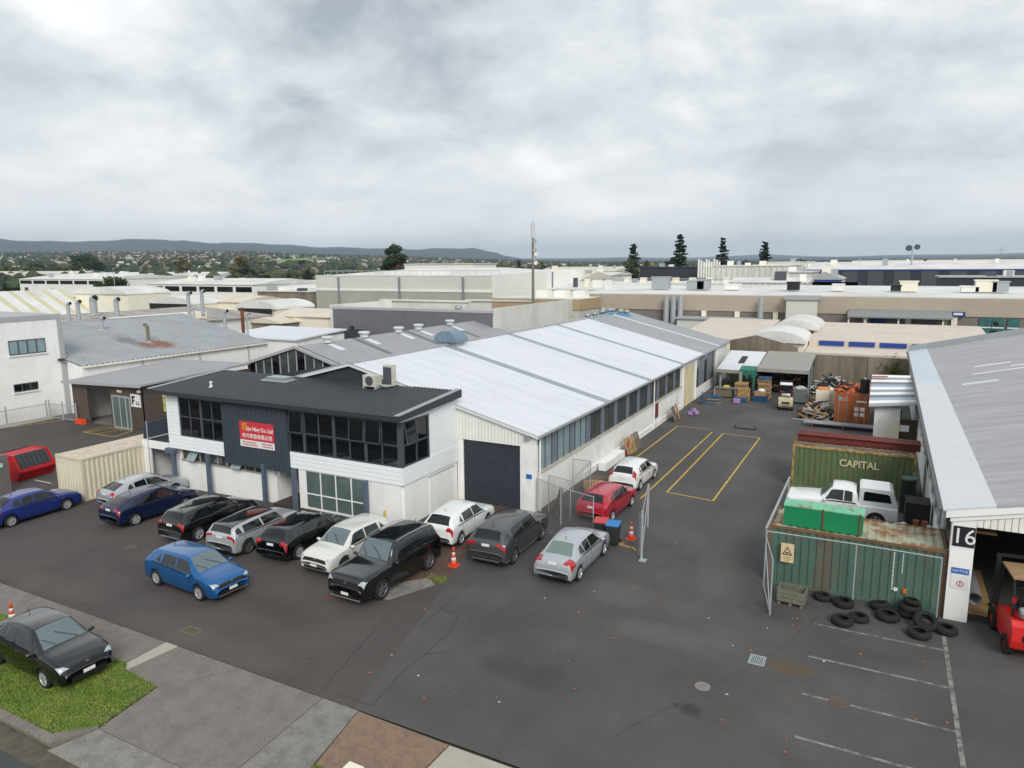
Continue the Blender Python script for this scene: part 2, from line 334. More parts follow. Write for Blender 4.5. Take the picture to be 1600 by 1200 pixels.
def ring(name, r0, r1, nr, a0, a1, na, fn, material, pw=1.0):
    m = MB(); vs = []
    for i in range(nr+1):
        r = r0+(r1-r0)*(i/nr)**pw
        for j in range(na+1):
            a = rad(a0+(a1-a0)*j/na); x, y = r*math.sin(a), r*math.cos(a); vs.append((x, y, fn(x, y)))
    q = na+1
    m.add(vs, [(i*q+j, i*q+j+1, (i+1)*q+j+1, (i+1)*q+j) for i in range(nr) for j in range(na)])
    return struct(m.build(name, material, None, True))
FARGROUND = mat('far_ground', (104, 104, 92), 0.95, var=0.2, vscale=0.02, col2=(84, 94, 66))
HILLM = mat('hazed_bush_hills', (30, 43, 52), 0.95, var=0.3, vscale=0.004, col2=(38, 52, 58))  # bush colour with the blue of distance haze mixed in
def base_z(x, y):
    r = math.hypot(x, y)
    return -0.6 if r < 120 else -0.6+min(0.6, (r-120)/100)+terr(x, y)
gm = ring('ground', 1, 14000, 60, -180, 180, 120, base_z, FARGROUND, 2.2)
def hill(x, y):
    r = math.hypot(x, y); az = math.degrees(math.atan2(x, y)); hh = hills_h(az)
    p = max(0, 1-abs(r-9000)/3000); s = p*p*(3-2*p)
    nn = noise.fractal(Vector((x/900, y/900, 1)), 1.0, 2.0, 4)*0.17+noise.noise(Vector((x/300, y/300, 5)))*0.03
    return hh*.9*s*(1+nn*(1.15-0.55*s)+.05*noise.noise(Vector((az*.55, 0, 7)))+.025*noise.noise(Vector((az*1.7, 0, 2))))-5
ring('hills', 5800, 12000, 40, -100, 60, 420, hill, HILLM)
ring('far_hills', 12500, 18000, 8, -40, 60, 160, lambda x, y: (150+60*noise.noise(Vector((x/1500, y/1500, 9))))*max(0, 1-abs(math.hypot(x, y)-15000)/2600)-5, HILLM)
# ---------------------------------------------------------------- yard, footpath, road
SEAM = [(-12.9, 14.6), (-13.6, 17.2), (-14.9, 22.3), (-15.9, 26.4), (-16.4, 31.9), (-16.4, 260)]
def seam_x(y):
    for (a, b), (c, d) in zip(SEAM, SEAM[1:]):
        if b <= y <= d: return a+(c-a)*(y-b)/(d-b)
    return -16.4
m = MB(); ys = [14.6, 17.2, 22.3, 26.4, 31.9, 60, 120, 260]
for y0, y1 in zip(ys, ys[1:]): m.poly([(seam_x(y0), y0, 0), (90, y0, 0), (90, y1, 0), (seam_x(y1), y1, 0)])
struct(m.build('driveway', GREY_ASPH))
m = MB()
for y0, y1 in zip(ys, ys[1:]):
    xs0 = [-220, -42, -24, seam_x(y0)]; xs1 = [-220, -42, -24, seam_x(y1)]
    for i in range(3): m.poly([(xs0[i], y0, gz(xs0[i])), (xs0[i+1], y0, gz(xs0[i+1])), (xs1[i+1], y1, gz(xs1[i+1])), (xs1[i], y1, gz(xs1[i]))])
struct(m.build('car_park', LOT_ASPH))
struct(B(-260, 120, -40, 9.62, -0.7, -0.13).build('road', ROAD_M))
m = MB()
for y, wd, mt in ((9.3, 0.35, 0),): m.poly([(-120, y-wd, -0.125), (60, y-wd, -0.125), (60, y+0.3, -0.122), (-120, y+0.3, -0.122)])
struct(m.build('gutter', mat('gutter_grit', (86, 80, 68), 0.95, var=0.25, vscale=3, bump=0.5, bscale=30)))
kb = thing('kerb', 'x', 'kerb'); del kb['label']; del kb['category']; struct(kb)
x = -60.0
while x < -19.4:
    x1 = min(x+1.2, -19.3); MB().prism([(9.62, -0.5), (9.62, -0.02), (9.66, 0.03), (9.86, 0.035), (9.86, -0.5)], 'x', x+0.006, x1-0.006).build('kerb_stone', CONC, kb); x = x1
# footpath slabs with open joints
fp = B(-120, 60, 10.61, 14.6, -0.6, -0.035).build('footpath', mat('joint_soil', (62, 58, 44), 0.95, var=0.3, vscale=6)); struct(fp)
def slab(pts, mt=CONC, h=0.0): MB().prism(pts, 'z', -0.04, h).build('slab', mt, fp)
x = -60.0
while x < -21.3:
    x1 = min(x+2.6, -21.25); slab([(x+0.008, 13.12), (x1-0.008, 13.12), (x1-0.008, 14.58), (x+0.008, 14.58)], CONC, 0.004); x = x1
slab([(-21.22, 13.1), (-20.85, 12.85), (-20.6, 14.58), (-21.22, 14.58)], CONC_P, 0.006)
slab([(-20.82, 12.85), (-19.1, 12.7), (-17.55, 14.58), (-20.57, 14.58)], CONC, 0.002)
slab([(-19.08, 12.69), (-18.78, 10.62), (-13.95, 10.62), (-14.15, 14.58), (-17.52, 14.58)], CONC, 0.003)
def apron(x0, x1, x2, x3):                                  # crossing slopes down to the gutter
    MB().add([(x0, 10.6, -.2), (x1, 10.6, -.2), (x2, 9.5, -.2), (x3, 9.5, -.2), (x0, 10.6, 0), (x1, 10.6, 0), (x2, 9.5, -.118), (x3, 9.5, -.118)], [(0, 1, 2, 3), (7, 6, 5, 4), (0, 4, 5, 1), (1, 5, 6, 2), (2, 6, 7, 3), (3, 7, 4, 0)]).build('slab', CONC2, fp)
apron(-18.76, -13.94, -13.9, -19.3)
MB().prism([(-19.3, 9.63), (-18.79, 10.62), (-18.98, 10.72), (-19.72, 9.86)], 'z', -.5, .02).build('kerb_stone', CONC, kb)
slab([(-14.12, 14.58), (-13.92, 10.62), (-12.05, 10.62), (-12.78, 14.58)], CONC2, 0.004)
apron(-13.9, -9.5, -9.5, -13.86)
slab([(-12.75, 14.56), (-12.3, 12.3), (-9.72, 12.3), (-9.62, 14.5)], CONC_BR, 0.006)
slab([(-9.58, 14.5), (-9.68, 11.9), (-6.2, 11.9), (-6.0, 14.5)], CONC_P, 0.002)
slab([(-5.96, 14.5), (-6.16, 10.6), (2, 10.6), (2, 14.5)], CONC, 0.003)
slab([(2.04, 14.5), (2.04, 10.6), (30, 10.6), (30, 14.5)], CONC, 0.003)
# grass verges: soil sheet with blades
def verge(poly, n, seed):
    rnd = random.Random(seed); m = MB()
    base = MB().prism(poly, 'z', -0.05, 0.012).build('verge_soil', mat('verge_soil', (72, 82, 40), 0.95, var=0.3, vscale=4)); struct(base)
    def inside(x, y):
        c = False
        for i in range(len(poly)):
            (x0, y0), (x1, y1) = poly[i-1], poly[i]
            if (y0 > y) != (y1 > y) and x < (x1-x0)*(y-y0)/(y1-y0)+x0: c = not c
        return c
    xs = [p[0] for p in poly]; yy = [p[1] for p in poly]; k = 0
    while k < n:
        x, y = rnd.uniform(min(xs)-0.05, max(xs)+0.05), rnd.uniform(min(yy)-0.05, max(yy)+0.05)
        if not inside(x+rnd.gauss(0, .05), y+rnd.gauss(0, .05)): continue
        k += 1; a = rnd.uniform(0, 6.28); h = rnd.uniform(0.02, 0.075)*(1+0.8*noise.noise(Vector((x*1.5, y*1.5, 0)))); b = 0.012; l = rnd.uniform(0.01, 0.05)
        m.add([(x-b*math.cos(a), y-b*math.sin(a), 0.01), (x+b*math.cos(a), y+b*math.sin(a), 0.01), (x+l*math.sin(a), y+l*math.cos(a), h)], [(0, 1, 2)])
    return stuff(m.build('grass', GRASS_M))
g1 = verge([(-30, 9.87), (-19.62, 9.87), (-18.85, 10.65), (-19.14, 12.68), (-20.86, 12.83), (-21.3, 13.1), (-30, 13.1)], 60000, 1)
tag(g1, 'mown green grass verge under the black car', 'grass')
g2 = verge([(-12.02, 10.64), (-9.7, 10.64), (-9.7, 12.28), (-12.28, 12.28)], 9000, 2); tag(g2, 'scrap of grass beside the brown crossing slab', 'grass')
# worn brown strip beside the driveway and small patches
m = MB(); m.poly([(-18.6, 19.3, 0.004), (-16.2, 20.6, 0.004), (-15.1, 23.0, 0.004), (-16.2, 26.6, 0.004), (-16.3, 31.95, 0.004), (-20.1, 31.95, 0.004), (-19.9, 26, 0.004)])
struct(m.build('worn_strip', RED_EARTH))
m = MB(); m.poly([(-17.3, 20.6, 0.008), (-16.25, 20.55, 0.008), (-15.35, 22.5, 0.008), (-16.0, 22.9, 0.008), (-16.9, 21.9, 0.008)])
struct(m.build('concrete_patch', CONC2))
# tufts along the edge
rnd = random.Random(4); m = MB()
for i in range(260):
    t = rnd.random(); x = -15.2-0.9*abs(rnd.gauss(0, .5))+rnd.gauss(0, .08); y = 22.9+rnd.gauss(0, .15)-(x+15.2)*0.1; a = rnd.uniform(0, 6.28); h = rnd.uniform(.04, .16)
    m.add([(x, y, 0.005), (x+0.02*math.cos(a), y+0.02*math.sin(a), 0.005), (x+0.06*math.sin(a), y+0.06*math.cos(a), h)], [(0, 1, 2)])
tag(stuff(m.build('weeds', GRASS_M)), 'weeds along the broken edge of the brown strip', 'weeds')
def line(p, q, wd, mt, z=0.005, name='painted_line'):
    p = Vector(p); q = Vector(q); d = (q-p).normalized(); n = Vector((-d.y, d.x))*wd/2
    return struct(MB().poly([(*(p-n), z), (*(q-n), z), (*(q+n), z), (*(p+n), z)]).build(name, mt))
for y, x0 in ((25.98, -1.45), (23.6, -1.4), (21.3, -1.38), (19.1, -1.36)): line((x0, y), (2.58, y+0.02), 0.1, WPAINT)
line((2.62, 15.2), (2.62, 27.2), 0.13, WPAINT, 0.009)
S = 12.8/13.3
bx = [(-10.6*S, 39.8*S), (-10.6*S, 56.1*S), (-7.8*S, 55.9*S), (-7.85*S, 39.4*S)]
for i in range(4): line(bx[i], bx[(i+1) % 4], 0.11, YEL, 0.005+0.004*(i % 2))
line((-11.2, 36.6), (-11.05, 54.2), 0.11, YEL); line((-14.1, 35.5), (-13.95, 55.0), 0.11, YEL); line((-13.95, 54.95), (-11.4, 54.95), 0.1, YEL, 0.009)
yb = [(-57.6, 35.9), (-54.0, 35.9), (-53.4, 33.9), (-57.4, 33.9)]
for i in range(4): line(yb[i], yb[(i+1) % 4], 0.12, YEL, gz(-56)+0.006+0.004*(i % 2))
for t in (0.33, 0.66): line((-57.6+3.6*t, 35.85), (-57.4+4*t-0.9, 33.95), 0.12, YEL, gz(-56)+0.014)
line((-47.0, 24.4), (-45.3, 24.45), 0.1, mat('line_paint_white', (196, 192, 184), 0.8), gz(-46)+0.006)
line((-66, 29), (-63.4, 36.0), 0.13, YEL, gz(-66)+0.006)
# cracks and seams in the asphalt: thin sunken tar strips
CRK = mat('tar_crack', (54, 52, 51), 0.9)
def crack(pts, wd=0.025):
    m = MB(); P = []
    rr = random.Random(len(pts)*7+int(pts[0][0]))
    for a, b in zip(pts, pts[1:]):
        A = onZ(*a); Bq = onZ(*b); n = max(2, int((Bq-A).length/0.35))
        for i in range(n): t = i/n; P.append((A.lerp(Bq, t)+Vector((rr.gauss(0, .03), rr.gauss(0, .03), 0))))
    P.append(onZ(*pts[-1]))
    for a, b in zip(P, P[1:]):
        d = (b-a).normalized(); n = Vector((-d.y, d.x, 0))*wd/2
        m.poly([(a-n)+Vector((0, 0, .005)), (b-n)+Vector((0, 0, .005)), (b+n)+Vector((0, 0, .005)), (a+n)+Vector((0, 0, .005))])
    struct(m.build('crack', CRK))
crack([(582, 1104), (630, 1048), (664, 1022)]); crack([(582, 1104), (530, 1085)]); crack([(690, 951), (716, 960), (702, 990), (664, 1022), (700, 1020)], 0.03)
crack([(655, 980), (690, 951), (740, 905)], 0.03); crack([(500, 1080), (563, 1008), (620, 950)], 0.03); crack([(1010, 905), (1100, 820), (1190, 740)], 0.012)
crack([(960, 1150), (1080, 1090), (1230, 1010), (1280, 960)], 0.012)
# covers and grates
def cover(px, py, r, label, mt):
    p = onG(px, py); t = thing('manhole_cover', label, 'manhole cover', (p.x, p.y, p.z+0.004))
    MB().lathe([(r, 0), (r, 0.012), (r-0.03, 0.016), (r-0.05, 0.006), (0.0, 0.006)], n=28).build('ring', mt, t)
    m = MB()
    for i in range(-3, 4):
        l = math.sqrt(max(0, (r-0.08)**2-(i*r/4)**2)); m.box(-l, l, i*r/4-0.012, i*r/4+0.012, 0.006, 0.014)
    m.build('tread', mt, t)
CVM = mat('cast_cover', (132, 130, 128), 0.7, 0.2, var=0.12, vscale=6); CVM2 = mat('cast_cover_brown', (98, 86, 80), 0.7, 0.2, var=0.12, vscale=6)
cover(1098, 1073, 0.24, 'pale round manhole cover in the grey asphalt beside the drain grate', CVM)
cover(1311, 1098, 0.29, 'brown round manhole cover across a white parking line', CVM2)
cover(204, 855, 0.3, 'worn round manhole cover behind the blue hatchback', CVM2)
def grate(px, py, lx, ly, label, mt):
    p = onG(px, py); t = thing('drain_grate', label, 'drain grate', (p.x, p.y, p.z+0.004))
    m = MB(); m.box(-lx, lx, -ly, -ly+.04, 0, .02); m.box(-lx, lx, ly-.04, ly, 0, .02); m.box(-lx, -lx+.04, -ly+.042, ly-.042, 0, .02); m.box(lx-.04, lx, -ly+.042, ly-.042, 0, .02)
    m.build('frame', mt, t); B(-lx+.04, lx-.04, -ly+.04, ly-.04, 0, 0.003).build('sump', BLACK, t)
    me = B(-.014, .014, -ly+.041, ly-.041, 0.004, .018).mesh('bar'); me.materials.append(mt); n = 8
    for i in range(n): inst('bar', me, t, (-lx+.04+(2*lx-.08)*(i+.5)/n, 0, 0))
grate(1183, 1032, .25, .3, 'steel barred drain grate in the grey asphalt by a stained patch', GALV)
grate(299, 986, .36, .22, 'rusty drain grate near the footpath of the car park', mat('old_grate', (112, 108, 86), 0.8, var=.2, vscale=8))
# fallen leaves and litter on the asphalt
lit = [(mat('dry_leaf', (166, 104, 74), .9), 70), (mat('paper_scrap', (186, 182, 176), .8), 18)]
for mt, n in lit:
    m = MB(); rr = random.Random(n)
    for i in range(n):
        px, py = rr.uniform(420, 1480), rr.uniform(700, 1190); p = onZ(px, py)
        if p.y < 15 or (p.x < -15 and p.y > 24) or p.x > 2.4 or (p.x > -4 and p.y > 26.5): continue
        m.obox((p.x, p.y, 0.02), rr.uniform(.03, .09), rr.uniform(.03, .07), .012, rr.uniform(0, 3), rr.uniform(-.3, .3))
    tag(stuff(m.build('leaf_litter' if n == 70 else 'paper_litter', mt)), 'dry fallen leaves strewn over the asphalt' if n == 70 else 'scraps of white litter strewn over the asphalt', 'litter')
# ---------------------------------------------------------------- main warehouse
WX, WY0, WY1, WE, RX, RZ = -15.4, 32.05, 81.5, 4.22, -27.4, 7.25
SL = (RZ-WE)/(WX-RX)
wh = thing('warehouse', 'long white-roofed warehouse with strip windows and charcoal roller door', 'warehouse', (RX, (WY0+WY1)/2, 0))
def P(o, par=wh):           # parts are modelled in world coordinates, so undo the parent's offset
    o.parent = par; o.matrix_parent_inverse = Matrix.Translation(par.location).inverted() if par.type == 'EMPTY' and abs(par.rotation_euler.z) < 1e-6 else Matrix()
    return o
def part(mb, name, mt, par=None, smooth=False):
    o = mb.build(name, mt, None, smooth); return P(o, par if par else wh)
def sub(mb, name, mt, parent, smooth=False):               # sub-part of a world-space part
    o = mb.build(name, mt, None, smooth); o.parent = parent; return o
# side wall: painted block, sill, panes
part(B(WX-0.2, WX, WY0+.26, 61.6, -0.3, 2.0), 'side_wall', WBLOCK)
sill = part(B(WX-0.12, WX+0.09, WY0+0.15, 61.55, 2.0, 2.09), 'sill', mat('sill_grubby', (190, 184, 170), .85, var=.15, vscale=2, dirt=.6, dirtcol=(130, 118, 96), dscale=2))
pl = part(B(WX+0.002, WX+0.07, 38.6, 61.5, 0, 0.42), 'plinth', WBLOCK)
paneF = B(-0.02, 0.02, -0.395, 0.395, 0.0, 2.0).mesh('pane'); paneF.materials.append(GLASSF)
paneK = paneF.copy(); paneK.materials.clear(); paneK.materials.append(GLASSK)
panelM = B(-0.02, 0.03, -0.36, 0.36, 0.0, 2.0).mesh('panel'); panelM.materials.append(PANELG)
mullM = B(-0.03, 0.05, -0.025, 0.025, 0.0, 2.0).mesh('mullion'); mullM.materials.append(FRAME)
y = 32.35; kk = 0; rr = random.Random(3)
while y < 61.0:
    for j, (dy, me) in enumerate(((0.42, paneF if kk < 3 else paneK), (1.26, paneF if kk < 3 and rr.random() < .9 else paneK), (2.08, panelM))):
        if y+dy > 61.2: continue
        P(inst({0: 'window_pane', 1: 'window_pane', 2: 'grey_panel'}[j], me, None, (WX-0.06, y+dy, 2.09)))
    for dy in (0.0, 0.84, 1.69):
        if y+dy < 61.3: P(inst('mullion', mullM, None, (WX-0.06, y+dy, 2.09)))
    y += 2.48; kk += 1
part(B(WX-0.2, WX-0.12, WY0+0.2, 61.5, 2.05, 4.15), 'window_backing', INTER)
# cream roller door bay, pilasters, far windows
part(B(WX-0.2, WX+0.04, 61.62, 62.2, 0, 4.1), 'pilaster', WHITE); part(B(WX-0.2, WX+0.04, 66.3, 67.0, 0, 4.1), 'pilaster', WHITE)
m = MB().corr((WX-0.05, 62.2, 0), (0, 4.1, 0), (0, 0, 3.6), (1, 0, 0), 0.35, 0.06); part(m, 'cream_roller_door', CREAMD)
part(B(WX-0.2, WX, 62.2, 66.3, 3.6, 4.1), 'door_header', WHITE)
part(B(WX-0.2, WX-.02, 67.0, 75.5, 0, 1.0), 'far_side_wall', WBLOCK)
for i in range(7): part(B(WX-.1, WX-.03, 67.05+i*1.2, 68.15+i*1.2, 1.0, 4.1), 'grey_panel', PANELG if i % 3 else GLASSK)
part(B(WX-0.2, WX, 75.5, WY1, 0, 4.15), 'far_side_wall', WHITE)
m = MB()
for yy in (52.9, 61.9, 66.6, 75.6): m.tube((WX+0.1, yy, 0.05), (WX+0.1, yy, 4.1), 0.05)
part(m, 'downpipe', WHITE)
part(B(WX+.005, WX+.03, 53.6, 54.4, 0.75, 1.9), 'red_notice_board', mat('maroon_board', (110, 38, 42), .7))
part(MB().path([(WX+.1, WY0+.25, 0), (WX+.1, WY0+.25, 4.0), (WX+.16, WY0+.25, 4.15)], .05), 'downpipe', WHITE)
# front wall around the roller door
part(B(-16.27, WX-.001, WY0, WY0+0.25, -0.2, 3.52), 'front_pier', WBLOCK)
part(B(-20.2, -19.9, WY0, WY0+0.25, -0.2, 3.52), 'front_pier', WHITE)
def rz(x): return RZ-SL*abs(x-RX)
m = MB(); 
m.prism([(-20.24, 3.5), (WX-.01, 3.5), (WX-.01, rz(WX)-0.03), (-20.24, rz(-20.24)-.03)], 'y', WY0+0.02, WY0+0.2)
fc = part(m, 'gable_backing', CLADW)
x = -20.22
while x < -16.3:
    x1 = min(x+0.2, -16.26); part(MB().prism([(x+.012, 3.46), (x1-.012, 3.46), (x1-.012, rz(x1)-.09), (x+.012, rz(x)-.09)], 'y', WY0-0.03, WY0+0.018), 'cladding_strip', CLADW); x += 0.2
part(MB().prism([(-20.25, rz(-20.25)-.09), (WX+.1, rz(WX+.1)-.09), (WX+.1, rz(WX+.1)-.28), (-20.25, rz(-20.25)-.28)], 'y', WY0-0.1, WY0-.04), 'barge_board', CLADW)
# charcoal gable above the office roof
part(MB().prism([(-38.4, 5.2), (-20.26, 5.2), (-20.26, rz(-20.26)-.03), (RX, RZ-.03), (-38.4, rz(-38.4)-.03 if rz(-38.4) > 5.2 else 5.21)], 'y', WY0+.02, WY0+.2), 'gable_cladding', DKROOF2)
part(MB().prism([(-39.6, rz(-39.6)-.05), (RX, RZ-.03), (WX+.2, rz(WX+.2)-.05), (WX+.2, rz(WX+.2)-.2), (RX, RZ-.22), (-39.6, rz(-39.6)-.2)], 'y', WY0-.2, WY0-.1), 'verge_trim', mat('verge_white', (214, 218, 220), .5))
# roller door with slats
rd = part(B(-19.9, -16.27, WY0+.1, WY0+.14, 0, 3.5), 'roller_door', ROLLD)
m = MB(); zz = 0.02
while zz < 3.44: m.prism([(WY0+.1, zz), (WY0+.05, zz+.035), (WY0+.05, zz+.06), (WY0+.1, zz+.09)], 'x', -19.88, -16.29); zz += .1
o = m.build('slats', ROLLD); o.parent = rd
part(B(-19.9, -19.82, WY0+.02, WY0+.09, 0, 3.5), 'door_track', WHITE); part(B(-16.35, -16.275, WY0+.02, WY0+.09, 0, 3.5), 'door_track', WHITE)
sg = part(B(-15.98, -15.66, WY0-.03, WY0-.002, 1.75, 2.0), 'blue_notice', SIGNB); sg2 = part(B(-15.98, -15.68, WY0-.02, WY0-.002, 1.4, 1.7), 'white_notice', SIGNW)
part(MB().obox((-15.85, WY0-.12, 3.98), .3, .2, .16, .3), 'flood_light', ALU)
# back and left walls
part(MB().prism([(-39.4, -.3), (WX-.01, -.3), (WX-.01, WE-.03), (RX, RZ-.03), (-39.4, WE-.03)], 'y', WY1-.2, WY1-.01), 'back_wall', WHITE)
part(B(-39.4, -39.2, WY0, WY1-.2, -.8, WE-.05), 'left_wall', WHITE)
# roof in sheets
def rsheet(y0, y1, mt, name='roof_sheet', lift=0.0, side=1):
    xe = RX+side*(abs(WX-RX)+0.22)
    z0 = RZ+lift; z1 = rz(xe)+lift
    m = MB().prism([(RX, z0), (xe, z1), (xe, z1-.06), (RX, z0-.06)], 'y', y0, y1); part(m, name, mt)
ye = [onZ(a, b, 4.2).y for a, b in ((932, 625), (1000, 592), (1052, 567), (1086, 551), (1108, 539))]
cuts = [31.85, ye[0]-.45, ye[0]+.45, ye[1]-.45, ye[1]+.45, ye[2]-.4, ye[2]+.4, ye[3], ye[4]-.3, ye[4]+.3, WY1+.2]
mts = [ROOFW, ROOFT, ROOFW, ROOFT, ROOFW, ROOFT, ROOFW, ROOFG, ROOFW, ROOFG]
for (a, b), mt in zip(zip(cuts, cuts[1:]), mts):
    rsheet(a, b-.003, mt, 'translucent_strip' if mt is ROOFT else 'roof_sheet', 0, 1); rsheet(a, b-.003, ROOFW if b < 64 else ROOFG, 'roof_sheet', 0, -1)
part(MB().prism([(RX-.3, RZ-.05), (RX, RZ+.05), (RX+.3, RZ-.05), (RX, RZ+.02)], 'y', 31.84, WY1+.21), 'ridge_cap', ROOFG)
part(B(WX+.2, WX+.34, 31.9, WY1+.2, rz(WX+.22)-.13, rz(WX+.22)-.02), 'gutter', mat('gutter_grey', (150, 156, 160), .5))
# half-round cowl vent on the ridge
cw = thing('cowl_vent', 'half-round galvanised cowl vent astride the white roof ridge', 'roof vent', (-27.6, 42.9, 7.2))
part(B(-28.3, -26.7, 42.5, 43.5, 6.85, 7.42), 'base', ROOFG, cw)
m = MB(); pts = []
for i in range(13):
    t = math.pi*i/12; pts.append((-27.5+.95*math.cos(t), 7.38+.8*math.sin(t)))
m.prism(pts, 'y', 42.3, 43.9); part(m, 'hood', mat('cowl_blue_zinc', (120, 142, 158), .4, .4, var=.1, vscale=3), cw)
m = MB()
for t in (.25, .5, .75): m.tube((-27.5, 42.29, 7.4), (-27.5+.93*math.cos(math.pi*t), 42.29, 7.4+.78*math.sin(math.pi*t)), .015, 5)
part(m, 'rib', GALV, cw)
# turbine vents with blue flashings
def turbine(x, y, z, k, label, grp, s=1.0, base=None):
    t = thing('turbine_vent', label, 'roof vent', (x, y, z), 0, grp)
    MB().box(-.42*s, .42*s, -.42*s, .42*s, -.3, .08).build('flashing', base, t)
    MB().lathe([(.24*s, .0), (.24*s, .2*s)], n=14).build('collar', GALV, t)
    m = MB().lathe([(.1*s, .2*s), (.34*s, .26*s), (.42*s, .42*s), (.36*s, .58*s), (.18*s, .66*s), (.0, .67*s)], n=18); m.build('head', ALU, t, True)
    m = MB()
    for i in range(14):
        a = 6.283*i/14; m.tube((.37*s*math.cos(a), .37*s*math.sin(a), .27*s), (.37*s*math.cos(a+.4), .37*s*math.sin(a+.4), .58*s), .02*s, 4)
    m.build('vane', mat('vane_dark', (84, 88, 92), .5, .4), t)
BLF = mat('blue_flashing', (54, 148, 196), .6)
for i, (px, py) in enumerate(((918, 490), (929, 487), (941, 493), (952, 493), (948, 486), (957, 483), (970, 487), (979, 484))):
    X = [-30.4, -29.9, -28.4, -27.4, -28.8, -28.2, -26.6, -26.2][i]
    p = onX(px, py+2, X); turbine(p.x, p.y, rz(p.x)+.02, i, 'silver spinning vent on a blue flashing near the far end of the white roof', 'turbine vents on the warehouse roof', .95, BLF)

# ---------------------------------------------------------------- office block
of = thing('office_building', 'two-storey white office with charcoal roof, dark windows and red company sign', 'building', (-29, 29.4, 0))
UY = 27.0; OX0, OX1 = -37.2, -20.2
def op(mb, name, mt, smooth=False): return part(mb, name, mt, of, smooth)
# upper storey core, side walls
op(B(OX0+.05, OX1-.12, UY+.2, WY0-.05, 2.3, 5.55), 'core', INTER)
side = op(B(OX1-.14, OX1-.02, 29.32, WY0-.02, -.1, 5.6), 'side_wall', WHITE)
op(B(OX1-.14, OX1-.02, UY+.16, 29.32, -.1, 3.1), 'side_wall', WHITE); op(B(OX1-.14, OX1-.02, UY+.1, 29.32, 5.32, 5.6), 'side_wall', WHITE)
op(B(OX1-.02, OX1+.05, UY-.02, WY0-.06, 2.2, 3.1), 'side_band', WBOARD); op(B(OX1-.02, OX1+.03, 29.4, WY0-.06, 3.1, 5.58), 'side_cladding', WBOARD)
op(B(OX0-.02, OX0+.1, UY+.05, WY0, 2.2, 5.55), 'side_wall', WBOARD)
# fibre-cement boards of the front band
def boards(x0, x1, z0, z1, n):
    h = (z1-z0)/n
    for i in range(n): op(MB().prism([(UY+.1, z0+i*h), (UY-.03, z0+i*h+.004), (UY-.012, z0+(i+1)*h-.006), (UY+.1, z0+(i+1)*h-.006)], 'x', x0, x1), 'weatherboard', WBOARD)
boards(OX0, -32.45, 2.2, 3.02, 4); boards(-27.5, OX1+.06, 2.2, 3.08, 4); boards(OX0, -36.15, 3.03, 5.5, 11)
op(B(OX0, -32.45, UY-.02, UY+.1, 5.36, 5.5), 'head_trim', WHITE); op(B(-27.5, OX1+.06, UY-.02, UY+.1, 5.36, 5.5), 'head_trim', WHITE); op(B(OX1-.02, OX1+.05, UY+.11, 29.4, 5.36, 5.5), 'head_trim', WHITE)
# windows: frame, panes
def win(x0, x1, z0, z1, cols, zm, wide, frame=FRAME, glass=GLASSD, y=UY, ajar=()):
    f = MB(); f.box(x0, x1, y-.005, y+.1, z0, z0+.07); f.box(x0, x1, y-.005, y+.1, z1-.07, z1)
    xs = [x0+(x1-x0)*i/cols for i in range(cols+1)]
    for i, x in enumerate(xs):
        wd = .09 if (i in wide) else .035; a = max(x0, x-wd); b = min(x1, x+wd); f.box(a, b, y-.007, y+.1, z0+.072, z1-.072)
    for i in range(cols): f.box(xs[i]+.091, xs[i+1]-.091, y-.003, y+.1, zm-.03, zm+.03)
    w_ = op(f, 'window', frame)
    for i in range(cols):
        for j, (a, b) in enumerate(((z0+.07, zm-.03), (zm+.03, z1-.07))):
            q = MB().box(xs[i]+.02, xs[i+1]-.02, y+.03, y+.05, a-.01, b+.01); o = q.build('pane', glass); o.parent = w_
            if j == 1 and i in ajar:
                w2 = xs[i+1]-xs[i]-.1; m = MB(); c = Vector(((xs[i]+xs[i+1])/2, y-.075, (a+b)/2))
                for sx_, sz_, ox, oz in ((w2, .05, 0, (b-a)/2), (w2, .05, 0, -(b-a)/2), (.05, b-a, -w2/2, 0), (.05, b-a, w2/2, 0)):
                    m.obox(c+Vector((ox, .06*(oz/((b-a)/2)), oz)), sx_, .04, sz_, 0, -.1 if sz_ > .1 else 0)
                m.poly([(c.x-w2/2, c.y-.06, a), (c.x+w2/2, c.y-.06, a), (c.x+w2/2, c.y+.06, b), (c.x-w2/2, c.y+.06, b)])
                o = m.build('open_sash', frame); o.parent = w_; o.data.materials.append(glass); o.data.polygons[-1].material_index = 1
    return w_
win(-36.1, -32.42, 3.02, 5.36, 4, 4.2, (0, 2, 4))
win(-27.45, OX1-.14, 3.08, 5.36, 7, 4.16, (1, 3, 5, 7), ajar=(0, 4, 5))
f = MB(); x = OX1-.03                                       # side window, facing +X
for z0, z1 in ((3.1, 3.17), (5.28, 5.36)): f.box(x-.08, x+.09, UY+.12, 29.32, z0, z1)
for yy in (UY+.12, 28.2, 29.25): f.box(x-.08, x+.085, yy, yy+.07, 3.172, 5.278)
f.box(x-.08, x+.08, UY+.192, 28.198, 4.13, 4.19); f.box(x-.08, x+.08, 28.272, 29.248, 4.13, 4.19)
f.box(OX1-.15, OX1+.065, UY-.01, UY+.11, 3.085, 5.355)
sw = op(f, 'window', FRAME)
for a, b in ((UY+.19, 28.2), (28.27, 29.25)):
    for c, d in ((3.17, 4.13), (4.19, 5.28)): o = B(x-.01, x+.02, a, b, c, d).build('pane', GLASSD); o.parent = sw
m = MB()
for p, q in (((x+.08, UY+.25, 5.24), (x+.22, UY+.25, 4.2)), ((x+.08, 28.15, 5.24), (x+.22, 28.15, 4.2)), ((x+.22, UY+.25, 4.2), (x+.22, 28.15, 4.2))): m.tube(p, q, .025, 6)
